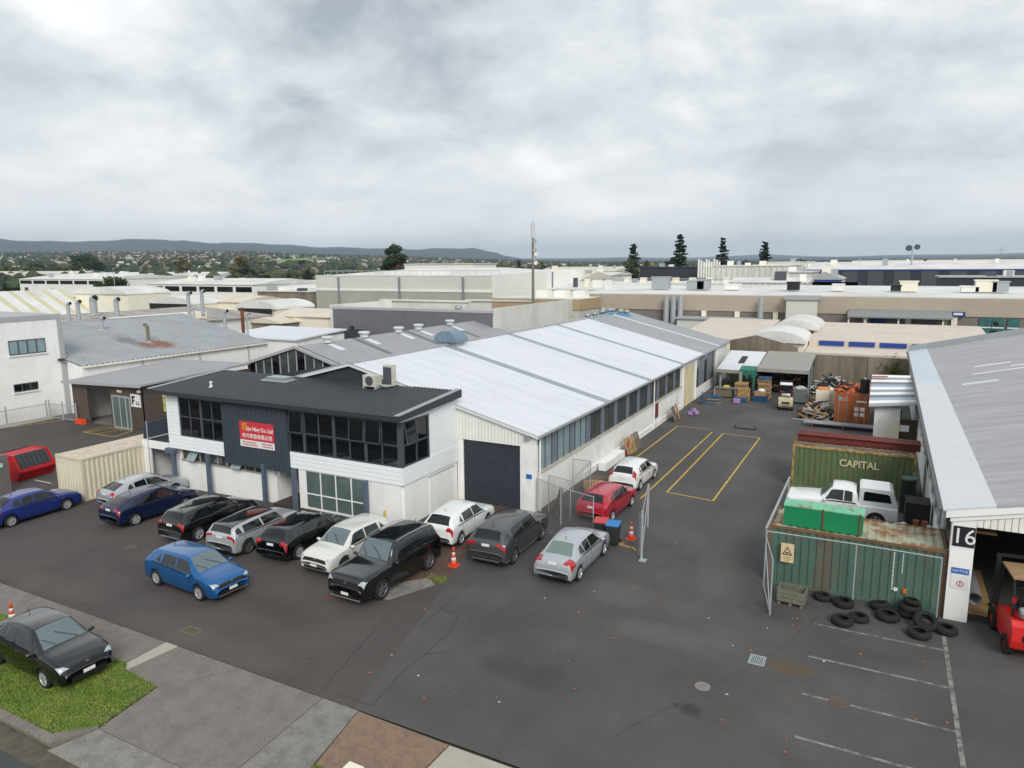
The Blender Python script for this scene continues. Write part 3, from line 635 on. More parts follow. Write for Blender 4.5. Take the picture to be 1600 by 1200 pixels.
m.poly([(x+.21, UY+.27, 4.2), (x+.21, 28.13, 4.2), (x+.08, 28.13, 5.22), (x+.08, UY+.27, 5.22)]); o = m.build('open_sash', FRAME); o.parent = sw; o.data.materials.append(GLASSD); o.data.polygons[-1].material_index = 1
# charcoal ribbed feature panel with the sign
fpn = op(B(-32.4, -27.55, UY-.12, UY+.12, 1.9, 5.5), 'feature_panel', DKCLAD)
me = B(-.03, .03, -.05, 0, 0, 3.55).mesh('batten'); me.materials.append(DKCLAD); n = 32
for i in range(n): P(inst('batten', me, None, (-32.33+4.7*i/(n-1), UY-.12, 1.93)), of)
# roof with raised ribs
rx0, rx1 = -38.15, -19.9
def oz(y): return 5.72+(y-26.6)*0.075
m = MB(); m.prism([(26.62, 5.62), (26.62, oz(26.62)), (32.02, oz(32.02)), (32.02, 5.9)], 'x', rx0+.05, rx1-.05); rf = op(m, 'roof', DKROOF)
n = 74; me = MB().prism([(-.05, 0), (-.028, .05), (.028, .05), (.05, 0)], 'y', 26.6, 31.95)
for i in range(len(me.v)): v = me.v[i]; me.v[i] = (v[0], v[1], v[2]+oz(v[1])-.004)
me = me.mesh('rib'); me.materials.append(DKROOF)
for i in range(n): P(inst('roof_rib', me, None, (rx0+.35+(rx1-rx0-.9)*i/(n-1), 0, 0)), of)
op(MB().box(rx0, rx1, 26.47, 26.61, 5.5, 5.74), 'gutter', DKROOF2)
for xx, nm in ((rx0, 'barge'), (rx1-.32, 'barge')):
    op(MB().prism([(26.5, oz(26.5)+.055), (32.1, oz(32.1)+.055), (32.1, oz(32.1)+.075), (26.5, oz(26.5)+.075)], 'x', xx, xx+.32), 'barge_cap', mat('barge_grey', (150, 154, 160), .5))
    xo = rx0-.03 if xx == rx0 else rx1+.0
    op(MB().prism([(26.5, 5.5), (32.1, 5.76), (32.1, oz(32.1)+.05), (26.5, oz(26.5)+.05)], 'x', xo, xo+.03), 'fascia', DKROOF2)
op(B(rx0+.1, rx1-.1, 26.62, UY+.1, 5.5, 5.56), 'soffit', DKROOF2)
# ground floor: left block with strip window, entrance recess, glazed shopfront
op(B(-37.2, -28.9, 27.3, 27.5, -.6, 1.42), 'ground_wall', WHITE); op(B(-28.9-.2, -28.9, 27.52, 30.4, -.6, 2.3), 'return_wall', WHITE)
op(B(-29.9, -29.12, 27.3, 27.5, 1.424, 2.3), 'ground_wall', WHITE); op(B(-37.2, -36.6, 27.3, 27.5, 1.424, 2.3), 'ground_wall', WHITE); op(B(-36.6, -29.9, 27.3, 27.5, 2.14, 2.3), 'ground_wall', WHITE)
op(B(-36.6, -29.9, 27.24, 27.34, 1.42, 1.5), 'sill', mat('sill_grey', (150, 146, 138), .8)); op(B(-36.6, -29.9, 27.46, 27.6, 1.5, 2.14), 'backing', INTER)
for i in range(9):
    x0 = -36.6+i*6.7/9; q = op(MB().box(x0+.03, x0+6.7/9-.03, 27.4, 27.42, 1.52, 2.12), 'strip_window', GLASSK); o = B(x0-.03, x0+.03, 27.36, 27.44, 1.5, 2.14).build('mullion', mat('old_white_frame', (176, 174, 166), .7)); o.parent = q
    if i in (1, 6):
        m = MB(); a, b = x0+.05, x0+.72
        for p1, p2 in (((a, 27.35, 2.1), (a, 26.95, 1.6)), ((b, 27.35, 2.1), (b, 26.95, 1.6)), ((a, 26.95, 1.6), (b, 26.95, 1.6)), ((a, 27.35, 2.1), (b, 27.35, 2.1))): m.tube(p1, p2, .022, 5)
        m.poly([(a, 26.96, 1.6), (b, 26.96, 1.6), (b, 27.34, 2.09), (a, 27.34, 2.09)])
        o = m.build('open_sash', mat('old_white_frame', (176, 174, 166))); o.parent = q; o.data.materials.append(GLASSF); o.data.polygons[-1].material_index = 1
op(B(-28.88, -26.8, 30.3, 30.4, -.1, 2.3), 'entrance_door', GLASSD); op(B(-27.0, -26.86, 27.02, 30.3, -.1, 2.2), 'return_wall', WHITE)
op(B(-28.9, -20.3, 26.9, 31.9, -.05, .03), 'entrance_floor', mat('entry_tile', (70, 60, 54), .8))
op(B(-26.86, -26.55, 27.03, 27.2, 0.03, 2.2), 'shopfront_pier', WHITE); op(B(-22.45, OX1-.141, 27.03, 27.2, -.1, 2.2), 'shopfront_pier', WHITE)
f = MB(); X0, X1 = -26.55, -22.45
for z0, z1 in ((.03, .14), (2.12, 2.2)): f.box(X0, X1, 27.05, 27.13, z0, z1)
for i in range(5): xx = X0+(X1-X0)*i/4; f.box(max(X0, xx-.03), min(X1, xx+.03), 27.048, 27.12, .141, 2.119)
for i in range(4): f.box(X0+(X1-X0)*i/4+.031, X0+(X1-X0)*(i+1)/4-.031, 27.05, 27.12, .86, .92)
sf = op(f, 'shopfront', WHITE)
for i in range(4):
    for a, b in ((.14, .86), (.92, 2.12)): o = B(X0+(X1-X0)*i/4+.02, X0+(X1-X0)*(i+1)/4-.02, 27.08, 27.1, a, b).build('pane', GLASSG); o.parent = sf
op(B(X0, X1, 27.14, 27.3, .03, 2.2), 'shopfront_blind', mat('pale_blind', (120, 126, 120), .9))
for i, px in enumerate((253, 311, 409, 464, 596)):
    xx = [-36.7, -33.75, -29.35, -27.15, -22.35][i]; op(B(xx-.1, xx+.1, 26.72, 26.92, gz(xx)-.02, 2.21), 'column', BLUEGREY)
op(B(-37.3, -36.5, 26.7, 26.95, 1.9, 2.2), 'beam_bracket', BLUEGREY)
# balcony at the left end: white beam and side wall, charcoal screen
op(B(-39.75, -37.25, 27.0, 27.14, 1.95, 2.4), 'balcony_beam', WHITE); op(B(-39.75, -39.6, 27.145, 31.9, -.6, 2.4), 'balcony_wall', WHITE); op(B(-39.75, -39.1, 27.03, 27.14, -.6, 1.948), 'balcony_wall', WHITE)
op(B(-39.6, -37.25, 27.15, 31.9, 2.3, 2.38), 'balcony_floor', DKROOF2); op(B(-39.74, -39.68, 27.1, 31.9, 2.41, 3.4), 'balcony_screen', DKCLAD); op(B(-39.67, -37.25, 31.8, 31.88, 2.39, 3.4), 'balcony_screen', DKCLAD)
op(MB().tube((-39.2, 27.0, 0), (-39.2, 27.0, 3.6), .03), 'downpipe', PALEG2)
op(MB().tube((-21.0, 26.55, 0), (-21.0, 26.55, .95), .06, 10), 'yellow_post', mat('post_yellow', (206, 178, 40), .6))
op(MB().box(OX1-.02, OX1+.012, 29.3, 31.6, 0.0, 2.0), 'side_door', WHITE); op(B(OX1-.02, OX1+.03, 29.2, 31.7, 2.0, 2.05), 'door_head', PALEG2)
# company sign
a = onY(373, 657, UY-.2); b = onY(429, 705, UY-.2); sx0, sx1, sz0, sz1 = a.x, b.x, b.z+.02, a.z
sgn = thing('company_sign', 'red and white company sign on the charcoal panel', 'sign', ((sx0+sx1)/2, UY-.19, sz0))
W_, H_ = sx1-sx0, sz1-sz0
B(-W_/2, W_/2, 0, .03, H_*.27, H_).build('red_board', SIGNR, sgn); B(-W_/2, W_/2, .0, .03, 0, H_*.268).build('white_board', SIGNW, sgn)
q = B(-W_*.41, -W_*.28, -.006, -.001, H_*.66, H_*.93).build('emblem', SIGNY, sgn)
m = MB()
for x0, x1, z0, z1 in ((-.385, -.372, .7, .88), (-.372, -.335, .7, .73), (-.345, -.332, .73, .9), (-.318, -.305, .7, .9), (-.332, -.318, .78, .81)): m.box(W_*x0, W_*x1, -.011, -.007, H_*z0, H_*z1)
m.build('emblem_mark', SIGNR, sgn)
text('Lin Hing Co. Ltd', H_*.2, SIGNW, sgn, (W_*.1, -.006, H_*.72), FRONT, bold=.006, sxy=(1.03, 1.1))
text('年兴贸易有限公司', H_*.2, SIGNW, sgn, (0.03, -.006, H_*.43), FRONT, bold=.004, sxy=(1.0, 1))
m = MB(); rr = random.Random(8)                             # the small print is too blurred in the photograph to read
for x0, x1, zz in ((-.43, -.02, .185), (-.43, .02, .085), (.14, .44, .185), (.16, .44, .085)):
    x = x0
    while x < x1: l = rr.uniform(.012, .028); m.box(W_*x, W_*(x+l), -.006, -.001, H_*(zz-.025), H_*(zz+.025)); x += l+.01
m.build('small_print', LETR, sgn)
# things on the office roof
sk = thing('roof_skylight', 'low glazed skylight on the charcoal office roof', 'skylight', (-33.2, 30.2, oz(30.2)))
p = onZ(437, 593, oz(30.2)+.1); sk.location = (p.x, p.y, oz(p.y))
B(-.75, .75, -.4, .4, -.03, .2).build('kerb', mat('zinc', (150, 158, 162), .4, .4), sk); B(-.68, .68, -.34, .34, .2, .24).build('glass', GLASSF, sk); B(-1.0, 1.0, -.55, .55, .0, .065).build('flashing', PALEG2, sk)
p = onZ(585, 608, oz(30.5)); ac = thing('air_conditioner', 'white outdoor air conditioning unit on the charcoal office roof', 'air conditioner', (p.x, p.y, oz(p.y)+.05))
B(-.55, .35, -.3, .25, .1, .72).build('casing', mat('aged_white', (196, 192, 180), .6, var=.1, vscale=4), ac); B(.4, 1.0, .3, .7, .1, 1.25).build('second_casing', mat('aged_white', (196, 192, 180)), ac)
MB().lathe([(.26, 0), (.26, .02), (.0, .03)], (-.1, -.33, .42), 'y', 18).build('fan_grille', FRAME, ac); B(.43, .97, .27, .299, .2, 1.15).build('coil_grille', FRAME, ac)
MB().path([(.35, 0, .25), (.7, .0, .12), (.85, .3, .1)], .05).build('pipe', PALEG2, ac)
for xx in (-.5, .3): B(xx-.04, xx+.04, -.35, .3, -.04, .1).build('foot', GALV, ac)
p = onZ(330, 606, oz(27.8)); vt = thing('roof_vent', 'small white vent pipe on the charcoal office roof', 'roof vent', (p.x, p.y, oz(p.y)))
MB().lathe([(.16, 0), (.07, .08), (.06, .3)], n=12).build('pipe', SIGNW, vt); MB().lathe([(.1, .3), (.1, .34), (0, .38)], n=12).build('cap', SIGNW, vt)

# ---------------------------------------------------------------- right building, number 16
nb = thing('corner_warehouse', 'white warehouse with weathered grey roof, number 16 on its pier', 'warehouse', (10, 55, 0))
NX, NY0, NY1, NE, NSL = 2.62, 28.5, 79, 4.2, 0.23
def npt(mb, name, mt): return part(mb, name, mt, nb)
def nz_(x): return NE+NSL*(x-NX)
OLDR = mat('old_grey_roof', (160, 159, 161), .85, var=.1, vscale=.8, stretch=(.15, 2.2, 1), dirt=.75, dirtcol=(180, 179, 180), dscale=.9, dstretch=(.2, 1.6, 1), dlo=.42, dhi=.66, wave=('Y', .15, .25))
npt(B(NX, NX+.2, 28.9, NY1, -.3, 1.7), 'side_wall', WBLOCK)
for i in range(20):
    y0 = 29.2+i*2.49; q = npt(B(NX+.05, NX+.08, y0, y0+2.3, 1.72, 4.0), 'side_panel', PANELG if i % 4 else GLASSK); o = B(NX-.02, NX+.12, y0+2.3, y0+2.48, 1.7, 4.02).build('post', WHITE); o.parent = q
npt(B(NX+.12, NX+.2, 28.9, NY1, 1.7, 4.1), 'backing', INTER)
pier = npt(B(2.68, 3.4, NY0, NY0+.4, -.2, 4.1), 'front_pier', WHITE)
npt(MB().prism([(3.4, 3.62), (14, 3.62), (14, nz_(14)-.1), (3.4, nz_(3.4)-.1)], 'y', NY0+.06, NY0+.25), 'gable_backing', CLADW)
x = 3.4
while x < 9: npt(MB().prism([(x+.012, 3.6), (x+.188, 3.6), (x+.188, nz_(x)-.25), (x+.012, nz_(x)-.25)], 'y', NY0+.0, NY0+.058), 'cladding_strip', CLADW); x += .2
npt(MB().prism([(2.45, nz_(2.45)-.04), (14, nz_(14)-.04), (14, nz_(14)-.32), (2.45, nz_(2.45)-.32)], 'y', NY0-.14, NY0-.06), 'barge_board', WHITE)
npt(MB().prism([(2.6, nz_(2.6)-.3), (14, nz_(14)-.3), (14, nz_(14)-.5), (2.6, nz_(2.6)-.5)], 'y', NY0-.06, NY0-.01), 'barge_board', WHITE)
SX = 3.9
npt(MB().prism([(2.35, nz_(2.35)), (SX, nz_(SX)), (SX, nz_(SX)-.06), (2.35, nz_(2.35)-.06)], 'y', NY0-.15, 57.4), 'roof_sheet', mat('new_roof_sheet', (208, 211, 214), .5, var=.03, vscale=.5))
npt(MB().prism([(2.35, nz_(2.35)), (SX, nz_(SX)), (SX, nz_(SX)-.06), (2.35, nz_(2.35)-.06)], 'y', 57.41, NY1), 'roof_sheet', mat('blueish_roof_sheet', (196, 206, 216), .45, var=.03, vscale=.5))
npt(MB().prism([(SX+.002, nz_(SX)-.02), (15, nz_(15)-.02), (15, nz_(15)-.08), (SX+.002, nz_(SX)-.08)], 'y', NY0-.15, NY1-.01), 'roof_sheet', OLDR)
npt(MB().prism([(15, nz_(15)), (27, nz_(3)), (27, nz_(3)-.06), (15, nz_(15)-.06)], 'y', NY0-.15, NY1), 'roof_sheet', OLDR)
npt(MB().prism([(2.35, nz_(2.35)-.2), (15, nz_(15)-.2), (15, nz_(15)+.5), (2.35, nz_(2.35)+.5)], 'y', NY1, NY1+.2), 'far_parapet', mat('parapet_grey', (148, 154, 156), .7, var=.06, vscale=.4))
npt(B(2.2, 2.34, NY0-.15, NY1, NE-.18, NE-.06), 'gutter', mat('dark_gutter', (84, 82, 80), .6))
for x0, y0, l, wd, mt in ((6.2, 62, 2.2, .35, SIGNW), (5.8, 58.5, 3.2, .3, SIGNW), (4.9, 54.6, 2.0, .5, mat('patch_white', (212, 218, 222), .6)), (8.2, 60, 3, .3, SIGNW), (7.9, 50.5, 4, .28, mat('orange_strip', (214, 130, 90), .7)), (9.5, 64, 3, .3, CREAM)):
    npt(MB().prism([(x0, nz_(x0)-.01), (x0+l, nz_(x0+l)-.01), (x0+l, nz_(x0+l)+.015), (x0, nz_(x0)+.015)], 'y', y0, y0+wd), 'roof_patch', mt)
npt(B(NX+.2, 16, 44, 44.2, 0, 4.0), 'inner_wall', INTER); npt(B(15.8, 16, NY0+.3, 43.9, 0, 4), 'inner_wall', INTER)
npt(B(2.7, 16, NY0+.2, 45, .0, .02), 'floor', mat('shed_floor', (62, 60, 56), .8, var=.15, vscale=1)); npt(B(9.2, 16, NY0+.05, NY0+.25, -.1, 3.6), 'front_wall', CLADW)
ns = thing('number_sign', 'square black sign with white number 16 on the white pier', 'sign', (3.06, NY0-.03, 2.82))
B(-.33, .33, 0, .025, 0, .74).build('board', SIGNK, ns); text('16', .8, SIGNW, ns, (0, -.004, .36), FRONT, sxy=(.95, 1))
ns = thing('notice_sign', 'blue and white notice with a no-entry roundel on the white pier', 'sign', (3.05, NY0-.02, 1.45))
B(-.27, .27, 0, .012, .34, .56).build('blue_board', SIGNB, ns); text('NOTICE', .13, SIGNW, ns, (0, -.003, .45), FRONT, sxy=(1, 1)); B(-.27, .27, 0, .012, -.22, .338).build('white_board', SIGNW, ns)
MB().lathe([(.085, -.002), (.085, -.006), (.115, -.006), (.115, -.002)], (.03, 0, -.02), 'y', 20, True).build('roundel', LETR, ns); MB().obox((.03, -.004, -.02), .03, .004, .13).build('pictogram', SIGNK, ns)
npt(B(5.0, 5.7, NY0-.04, NY0-.005, 3.75, 4.4), 'white_panel', SIGNW)
# ---------------------------------------------------------------- vehicles
PAINT = {}
def paint(name, col, rough=.28, metal=.35, coat=.8): return mat('paint_'+name, col, rough, metal, coat=coat)
CGLASS = mat('car_glass', (16, 20, 22), .05, spec=.7); CGLASSL = mat('car_glass_pale', (92, 108, 112), .06, spec=.8)
TRIM = mat('black_trim', (24, 25, 27), .5); LAMPR = mat('tail_lamp', (166, 10, 18), .15, coat=.8); LAMPW = mat('head_lamp', (172, 180, 184), .08, coat=.8); LAMPO = mat('amber_lamp', (224, 116, 30), .2)
ALLOY = mat('alloy', (186, 188, 190), .4, .5); DALLOY = mat('dark_alloy', (104, 106, 110), .4, .5); PLATE = mat('number_plate', (222, 222, 216), .5); CHROME = mat('chrome', (196, 198, 200), .15, .9)
def pchip(xs):
    n = len(xs); d = [xs[i+1]-xs[i] for i in range(n-1)]; t = [d[0]]
    for i in range(1, n-1): t.append(0 if d[i-1]*d[i] <= 0 else 2*d[i-1]*d[i]/(d[i-1]+d[i]))
    t.append(d[-1])
    def f(u):
        i = max(0, min(n-2, int(u))); s = u-i; s2, s3 = s*s, s*s*s
        return (2*s3-3*s2+1)*xs[i]+(s3-2*s2+s)*t[i]+(-2*s3+3*s2)*xs[i+1]+(s3-s2)*t[i+1]
    return f
# each style: nodes from tail to nose: (x as fraction of length from -0.5, bottom, belt, top, width fraction, top-width fraction)
STY = {
 'hatch': [(-.5, .36, .50, .56, .80, .74), (-.493, .30, .58, .72, .90, .80), (-.482, .27, .70, .93, .955, .80), (-.466, .25, .94, 1.05, .975, .77), (-.365, .22, .96, 1.40, .985, .665), (-.03, .2, .92, 1.48, 1.0, .665), (.085, .2, .89, 1.45, 1.0, .66), (0.265, .2, .88, 1.0, .985, .79), (.37, .2, .84, .93, .975, .81), (.452, .22, .74, .83, .945, .80), (.485, .25, .60, .70, .885, .77), (.5, .30, .46, .53, .78, .69)],
 'sedan': [(-.5, .36, .52, .58, .80, .74), (-.493, .30, .62, .78, .90, .80), (-.475, .27, .80, .98, .95, .78), (-.375, .24, .93, 1.03, .975, .76), (-.235, .22, .93, 1.40, .99, .64), (-.05, .2, .90, 1.465, 1.0, .65), (.08, .2, .88, 1.43, 1.0, .645), (0.255, .2, .88, 1.0, .985, .79), (.37, .2, .84, .93, .975, .81), (.452, .22, .74, .83, .945, .80), (.485, .25, .60, .70, .885, .77), (.5, .30, .46, .53, .78, .69)],
 'wagon': [(-.5, .40, .56, .62, .82, .76), (-.494, .33, .66, .80, .91, .82), (-.484, .29, .82, 1.0, .955, .80), (-.47, .26, .96, 1.08, .975, .76), (-.40, .24, .98, 1.42, .985, .68), (-.10, .23, .95, 1.53, 1.0, .68), (.09, .23, .93, 1.50, 1.0, .675), (.235, .23, .92, 1.03, .985, .78), (.35, .23, .88, .965, .97, .78), (.462, .25, .74, .86, .93, .76), (.488, .28, .60, .70, .86, .74), (.5, .34, .48, .56, .74, .66)],
 'suv': [(-.5, .46, .64, .70, .84, .78), (-.495, .40, .76, .92, .92, .84), (-.487, .36, .95, 1.16, .96, .82), (-.475, .33, 1.12, 1.26, .975, .78), (-.425, .31, 1.14, 1.70, .985, .72), (-.15, .30, 1.11, 1.81, 1.0, .72), (.06, .30, 1.09, 1.78, 1.0, .715), (.185, .30, 1.08, 1.22, .99, .80), (.33, .30, 1.04, 1.165, .98, .82), (.468, .32, .92, 1.08, .945, .82), (.49, .35, .74, .88, .90, .80), (.5, .42, .58, .66, .80, .72)],
 'lift': [(-.5, .36, .54, .60, .80, .76), (-.494, .30, .66, .82, .90, .82), (-.48, .27, .82, 1.0, .955, .80), (-.45, .25, .93, 1.09, .975, .76), (-.29, .22, .94, 1.36, .99, .66), (-.06, .2, .91, 1.48, 1.0, .655), (.06, .2, .89, 1.45, 1.0, .65), (0.285, .2, .88, 1.0, .985, .79), (.37, .2, .84, .93, .975, .81), (.452, .22, .74, .83, .945, .80), (.485, .25, .60, .70, .885, .77), (.5, .30, .46, .53, .78, .69)],
 'ute': [(-.5, .52, .64, .72, .84, .8), (-.497, .48, .8, .96, .92, .86), (-.49, .44, .98, 1.08, .95, .88), (-.17, .32, 1.06, 1.10, .98, .88), (-.135, .31, 1.08, 1.70, .985, .72), (-.03, .30, 1.09, 1.80, 1.0, .72), (.06, .30, 1.09, 1.78, 1.0, .715), (.185, .30, 1.08, 1.22, .99, .80), (.33, .30, 1.04, 1.165, .98, .82), (.468, .32, .92, 1.08, .945, .82), (.49, .35, .74, .88, .90, .80), (.5, .42, .58, .66, .80, .72)],
 'clubman': [(-.5, .36, .56, .64, .84, .78), (-.494, .31, .66, .80, .92, .84), (-.485, .27, .84, 1.0, .955, .80), (-.474, .25, .96, 1.06, .97, .77), (-.43, .22, .97, 1.36, .98, .70), (-.10, .2, .94, 1.43, 1.0, .69), (.11, .2, .93, 1.41, 1.0, .685), (.225, .2, .91, 1.0, .985, .78), (.35, .2, .86, .95, .965, .78), (.46, .22, .72, .86, .92, .76), (.488, .25, .58, .68, .85, .72), (.5, .30, .46, .52, .72, .64)],
}
VB, VR = .46, .74
def wheel_meshes(r, wd, alloy, key, c={}):
    if key in c: return c[key]
    t = MB().lathe([(r*.62, -wd/2), (r*.92, -wd/2), (r, -wd/2+.03), (r, wd/2-.03), (r*.92, wd/2), (r*.62, wd/2)], n=28, axis='y', closed=True).mesh('tyre', True); t.materials.append(RUBBER)
    m = MB().lathe([(r*.56, wd/2-.03), (r*.6, wd/2), (r*.67, wd/2+.004), (r*.63, wd/2-.05)], n=28, axis='y', closed=True); m.lathe([(r*.17, .03), (r*.17, wd/2-.012), (0, wd/2-.006)], n=12, axis='y')
    n = 5 if key[1] == 5 else 10
    for i in range(n):
        a = 2*math.pi*i/n; R = Matrix.Rotation(a, 3, 'Y'); w0, w1 = (.062, .05) if n == 5 else (.03, .026)
        m.add([R @ Vector(q) for q in ((-w0, .05, .08*r), (w0, .05, .08*r), (w1, .05, r*.6), (-w1, .05, r*.6), (-w0*.8, wd/2-.012, .08*r), (w0*.8, wd/2-.012, .08*r), (w1*.8, wd/2-.012, r*.6), (-w1*.8, wd/2-.012, r*.6))], [(4, 5, 6, 7), (0, 1, 5, 4), (1, 2, 6, 5), (2, 3, 7, 6), (3, 0, 4, 7)])
    k = m.mesh('rim'); k.materials.append(alloy)
    dk = MB().lathe([(r*.63, .03), (r*.63, .045), (0, .048)], n=20, axis='y').mesh('brake'); dk.materials.append(TRIM)
    c[key] = (t, k, dk); return c[key]
def car(label, cat, style, pnt, L, W, Hs, loc, rz, wr=.31, alloy=None, spokes=5, roofp=None, cab=None, lampb=None, wbase=None, fglass=None, rglass=None, rails=False, plate_f=True, tail='wrap', bumper=None, trimlow=None, name='parked_car'):
    """loc = centre on the ground, heading +Y at rz = 0"""
    t = thing(name, label, cat, loc, rz+math.pi/2, None)
    nd = STY[style]; base_h = max(q[3] for q in nd); zs = Hs/base_h
    f = [pchip([q[i] for q in nd]) for i in range(6)]; nn = len(nd)-1
    wb_ = wbase or L*.605; xr = -wb_*.515; xf = wb_*.485; ra = wr+.065
    def at(u, raw=False):
        x = f[0](u)*L; zb, zl, zt = f[1](u)*zs, f[2](u)*zs, f[3](u)*zs; wbt = f[4](u)*W/2; wt = f[5](u)*W/2
        for xw in (xr, xf):
            d = abs(x-xw)
            if d < ra: zb = max(zb, wr*.98+math.sqrt(ra*ra-d*d))
        zl = max(zl, zb+.03); return x, zb, min(zl, zt-.02), zt, wbt, wt
    def Pt(u, v):
        s = 1
        if v > 1: v = 2-v; s = -1
        x, zb, zl, zt, w0, w1 = at(u); cr = .045*zs if zt-zl > .25 else .03
        ze = zt-cr
        if v <= VB:
            k = v/VB; z = zb+(zl-zb)*k; hk = (z-.2)/(max(.3, zl-.2)); y = w0*(.945+.055*math.sin(min(1, max(0, hk*1.25))*math.pi*.62)-.05*max(0, hk-.72)/.28*.55)
        elif v <= VR:
            k = (v-VB)/(VR-VB); z = zl+(ze-zl)*k; y0 = w0*(.945+.055*math.sin(math.pi*.62)-.0275); y = y0+(w1-y0)*(k**1.15)
        else:
            k = (v-VR)/(1-VR); y = w1*(1-k); z = ze+cr*(1-(1-k)**2.2)
        return Vector((x, y*s, z))
    us = []
    for i in range(nn):
        dx = abs(nd[i+1][0]-nd[i][0])*L; n = max(3, int(dx/.055)); us += [i+j/n for j in range(n)]
    us.append(nn)
    vh = [VB*i/7 for i in range(7)]+[VB+(VR-VB)*i/4 for i in range(4)]+[VR+(1-VR)*i/5 for i in range(6)]; vv = vh+[2-q for q in vh[-2::-1]]
    m = MB(); q = len(vv)
    vs = [Pt(u, v) for u in us for v in vv]
    for u in us:                                            # inner lip, both sides
        x, zb, zl, zt, w0, w1 = at(u); vs += [(x, w0*.72, zb+.02), (x, -w0*.72, zb+.02)]
    o0 = len(us)*q; fs = []
    for i in range(len(us)-1):
        for j in range(q-1): fs.append((i*q+j, (i+1)*q+j, (i+1)*q+j+1, i*q+j+1))
        fs.append((o0+2*i, o0+2*i+2, (i+1)*q, i*q)); fs.append((i*q+q-1, (i+1)*q+q-1, o0+2*i+3, o0+2*i+1))
    fs.append(tuple(range(q-1, -1, -1))); fs.append(tuple((len(us)-1)*q+j for j in range(q)))
    fs = [tuple(reversed(g)) for g in fs]
    m.add(vs, fs); body = m.build('body', pnt, t, True)
    MB().box(-L*.46, L*.46, -W*.34, W*.34, .17, .55*zs).build('underbody', TRIM, t)
    def patch(nm, c, mt, off=.006, nu=8, nv=6, par=None, smooth=True, thick=0):
        # c = four (u, v) corners
        mm = MB(); vs = []
        for i in range(nu+1):
            for j in range(nv+1):
                a, b = i/nu, j/nv
                u = (1-a)*(1-b)*c[0][0]+a*(1-b)*c[1][0]+a*b*c[2][0]+(1-a)*b*c[3][0]; v = (1-a)*(1-b)*c[0][1]+a*(1-b)*c[1][1]+a*b*c[2][1]+(1-a)*b*c[3][1]
                p = Pt(u, v); e = 1e-3; tu = Pt(min(nn, u+e), v)-Pt(max(0, u-e), v); tv = Pt(u, min(2, v+e))-Pt(u, max(0, v-e)); n_ = tv.cross(tu)
                if n_.length > 1e-12: p = p+n_.normalized()*(-off if n_.normalized().dot(p-Vector((p.x*.6, 0, .7*zs))) < 0 else off)
                vs.append(p)
        mm.add(vs, [(i*(nv+1)+j, (i+1)*(nv+1)+j, (i+1)*(nv+1)+j+1, i*(nv+1)+j+1) for i in range(nu) for j in range(nv)])
        return mm.build(nm, mt, par or t, smooth)
    def both(nm, c, mt, **k): return [patch(nm, c, mt, **k), patch(nm, [(u, 2-v) for u, v in c], mt, **k)]
    uA, uH = 7, 6
    fg = fglass or CGLASSL; rg = rglass or CGLASS
    patch('windscreen', [(6.1, VR+.03), (6.93, VR+.02), (6.93, 2-VR-.02), (6.1, 2-VR-.03)], fg, nu=8, nv=12)
    rw = (3.12, 3.9) if style in ('hatch', 'wagon', 'suv', 'lift', 'clubman') else (3.1, 3.92)
    patch('rear_window', [(rw[0], VR+.03), (rw[1], VR+.045), (rw[1], 2-VR-.045), (rw[0], 2-VR-.03)], rg, nu=8, nv=12)
    # side glass: front door, rear door, quarter
    b0 = 5.02; q0 = 4.02 if style != 'sedan' else 3.95
    for s in both('side_window', [(b0+.05, VB+.035), (6.72, VB+.05), (6.22, VR-.045), (b0+.02, VR-.045)], CGLASS): pass
    w0_ = 4.42 if style == 'hatch' else 4.35
    for s in both('side_window', [(w0_, VB+.035), (b0-.04, VB+.035), (b0-.07, VR-.045), (w0_+.02, VR-.05)], CGLASS): pass
    qa = {'hatch': (4.2, 4.38), 'sedan': (3.75, 4.28), 'lift': (3.95, 4.28), 'wagon': (3.85, 4.28), 'suv': (3.8, 4.28), 'ute': None, 'clubman': (3.8, 4.28)}[style]
    for s in [] if not qa else both('quarter_window', [(qa[0], VB+.07), (qa[1], VB+.04), (qa[1]-.05, VR-.05), (qa[0]+.12, VR-.09)], CGLASS, nu=5, nv=5): pass
    if roofp: patch('roof_panel', [(3.94, VR-.02), (6.06, VR-.02), (6.06, 2-VR+.02), (3.94, 2-VR+.02)], roofp, off=.005, nu=16, nv=12)
    # doors, proud of the body by a few millimetres, with handles
    for u0, u1 in ((b0+.01, 6.55), (4.32, b0-.03)):
        for d, sgn_ in zip(both('door', [(u0, .1), (u1, .1), (u1, VB-.012), (u0, VB-.012)], pnt, off=.005), (1, -1)):
            p = Pt(u0+.1*(u1-u0), VB*.86); MB().obox((p.x+.05, p.y*sgn_+.012*sgn_, p.z), .17, .03, .03).build('handle', pnt, d)
    for us_ in (b0-.012, 4.31, 6.56):
        for s in both('door_seam', [(us_-.006, .09), (us_+.006, .09), (us_+.006, VB), (us_-.006, VB)], TRIM, off=.006, nu=1, nv=8): pass
    for s in both('window_trim', [(4.0, VB-.004), (6.75, VB-.004), (6.75, VB+.022), (4.0, VB+.022)], TRIM, off=.007, nu=24, nv=1): pass
    if trimlow:
        for s in both('sill_trim', [(3.0, .0), (8.9, .0), (8.9, .07), (3.0, .07)], trimlow, nu=60, nv=2, off=.012): pass
    # lamps
    for s in both('headlight', [(8.75, VB*1.0), (9.75, VB*.9), (10.0, VR+.06), (9.35, VR+.015)], LAMPW, off=.008): pass
    lt = LAMPR
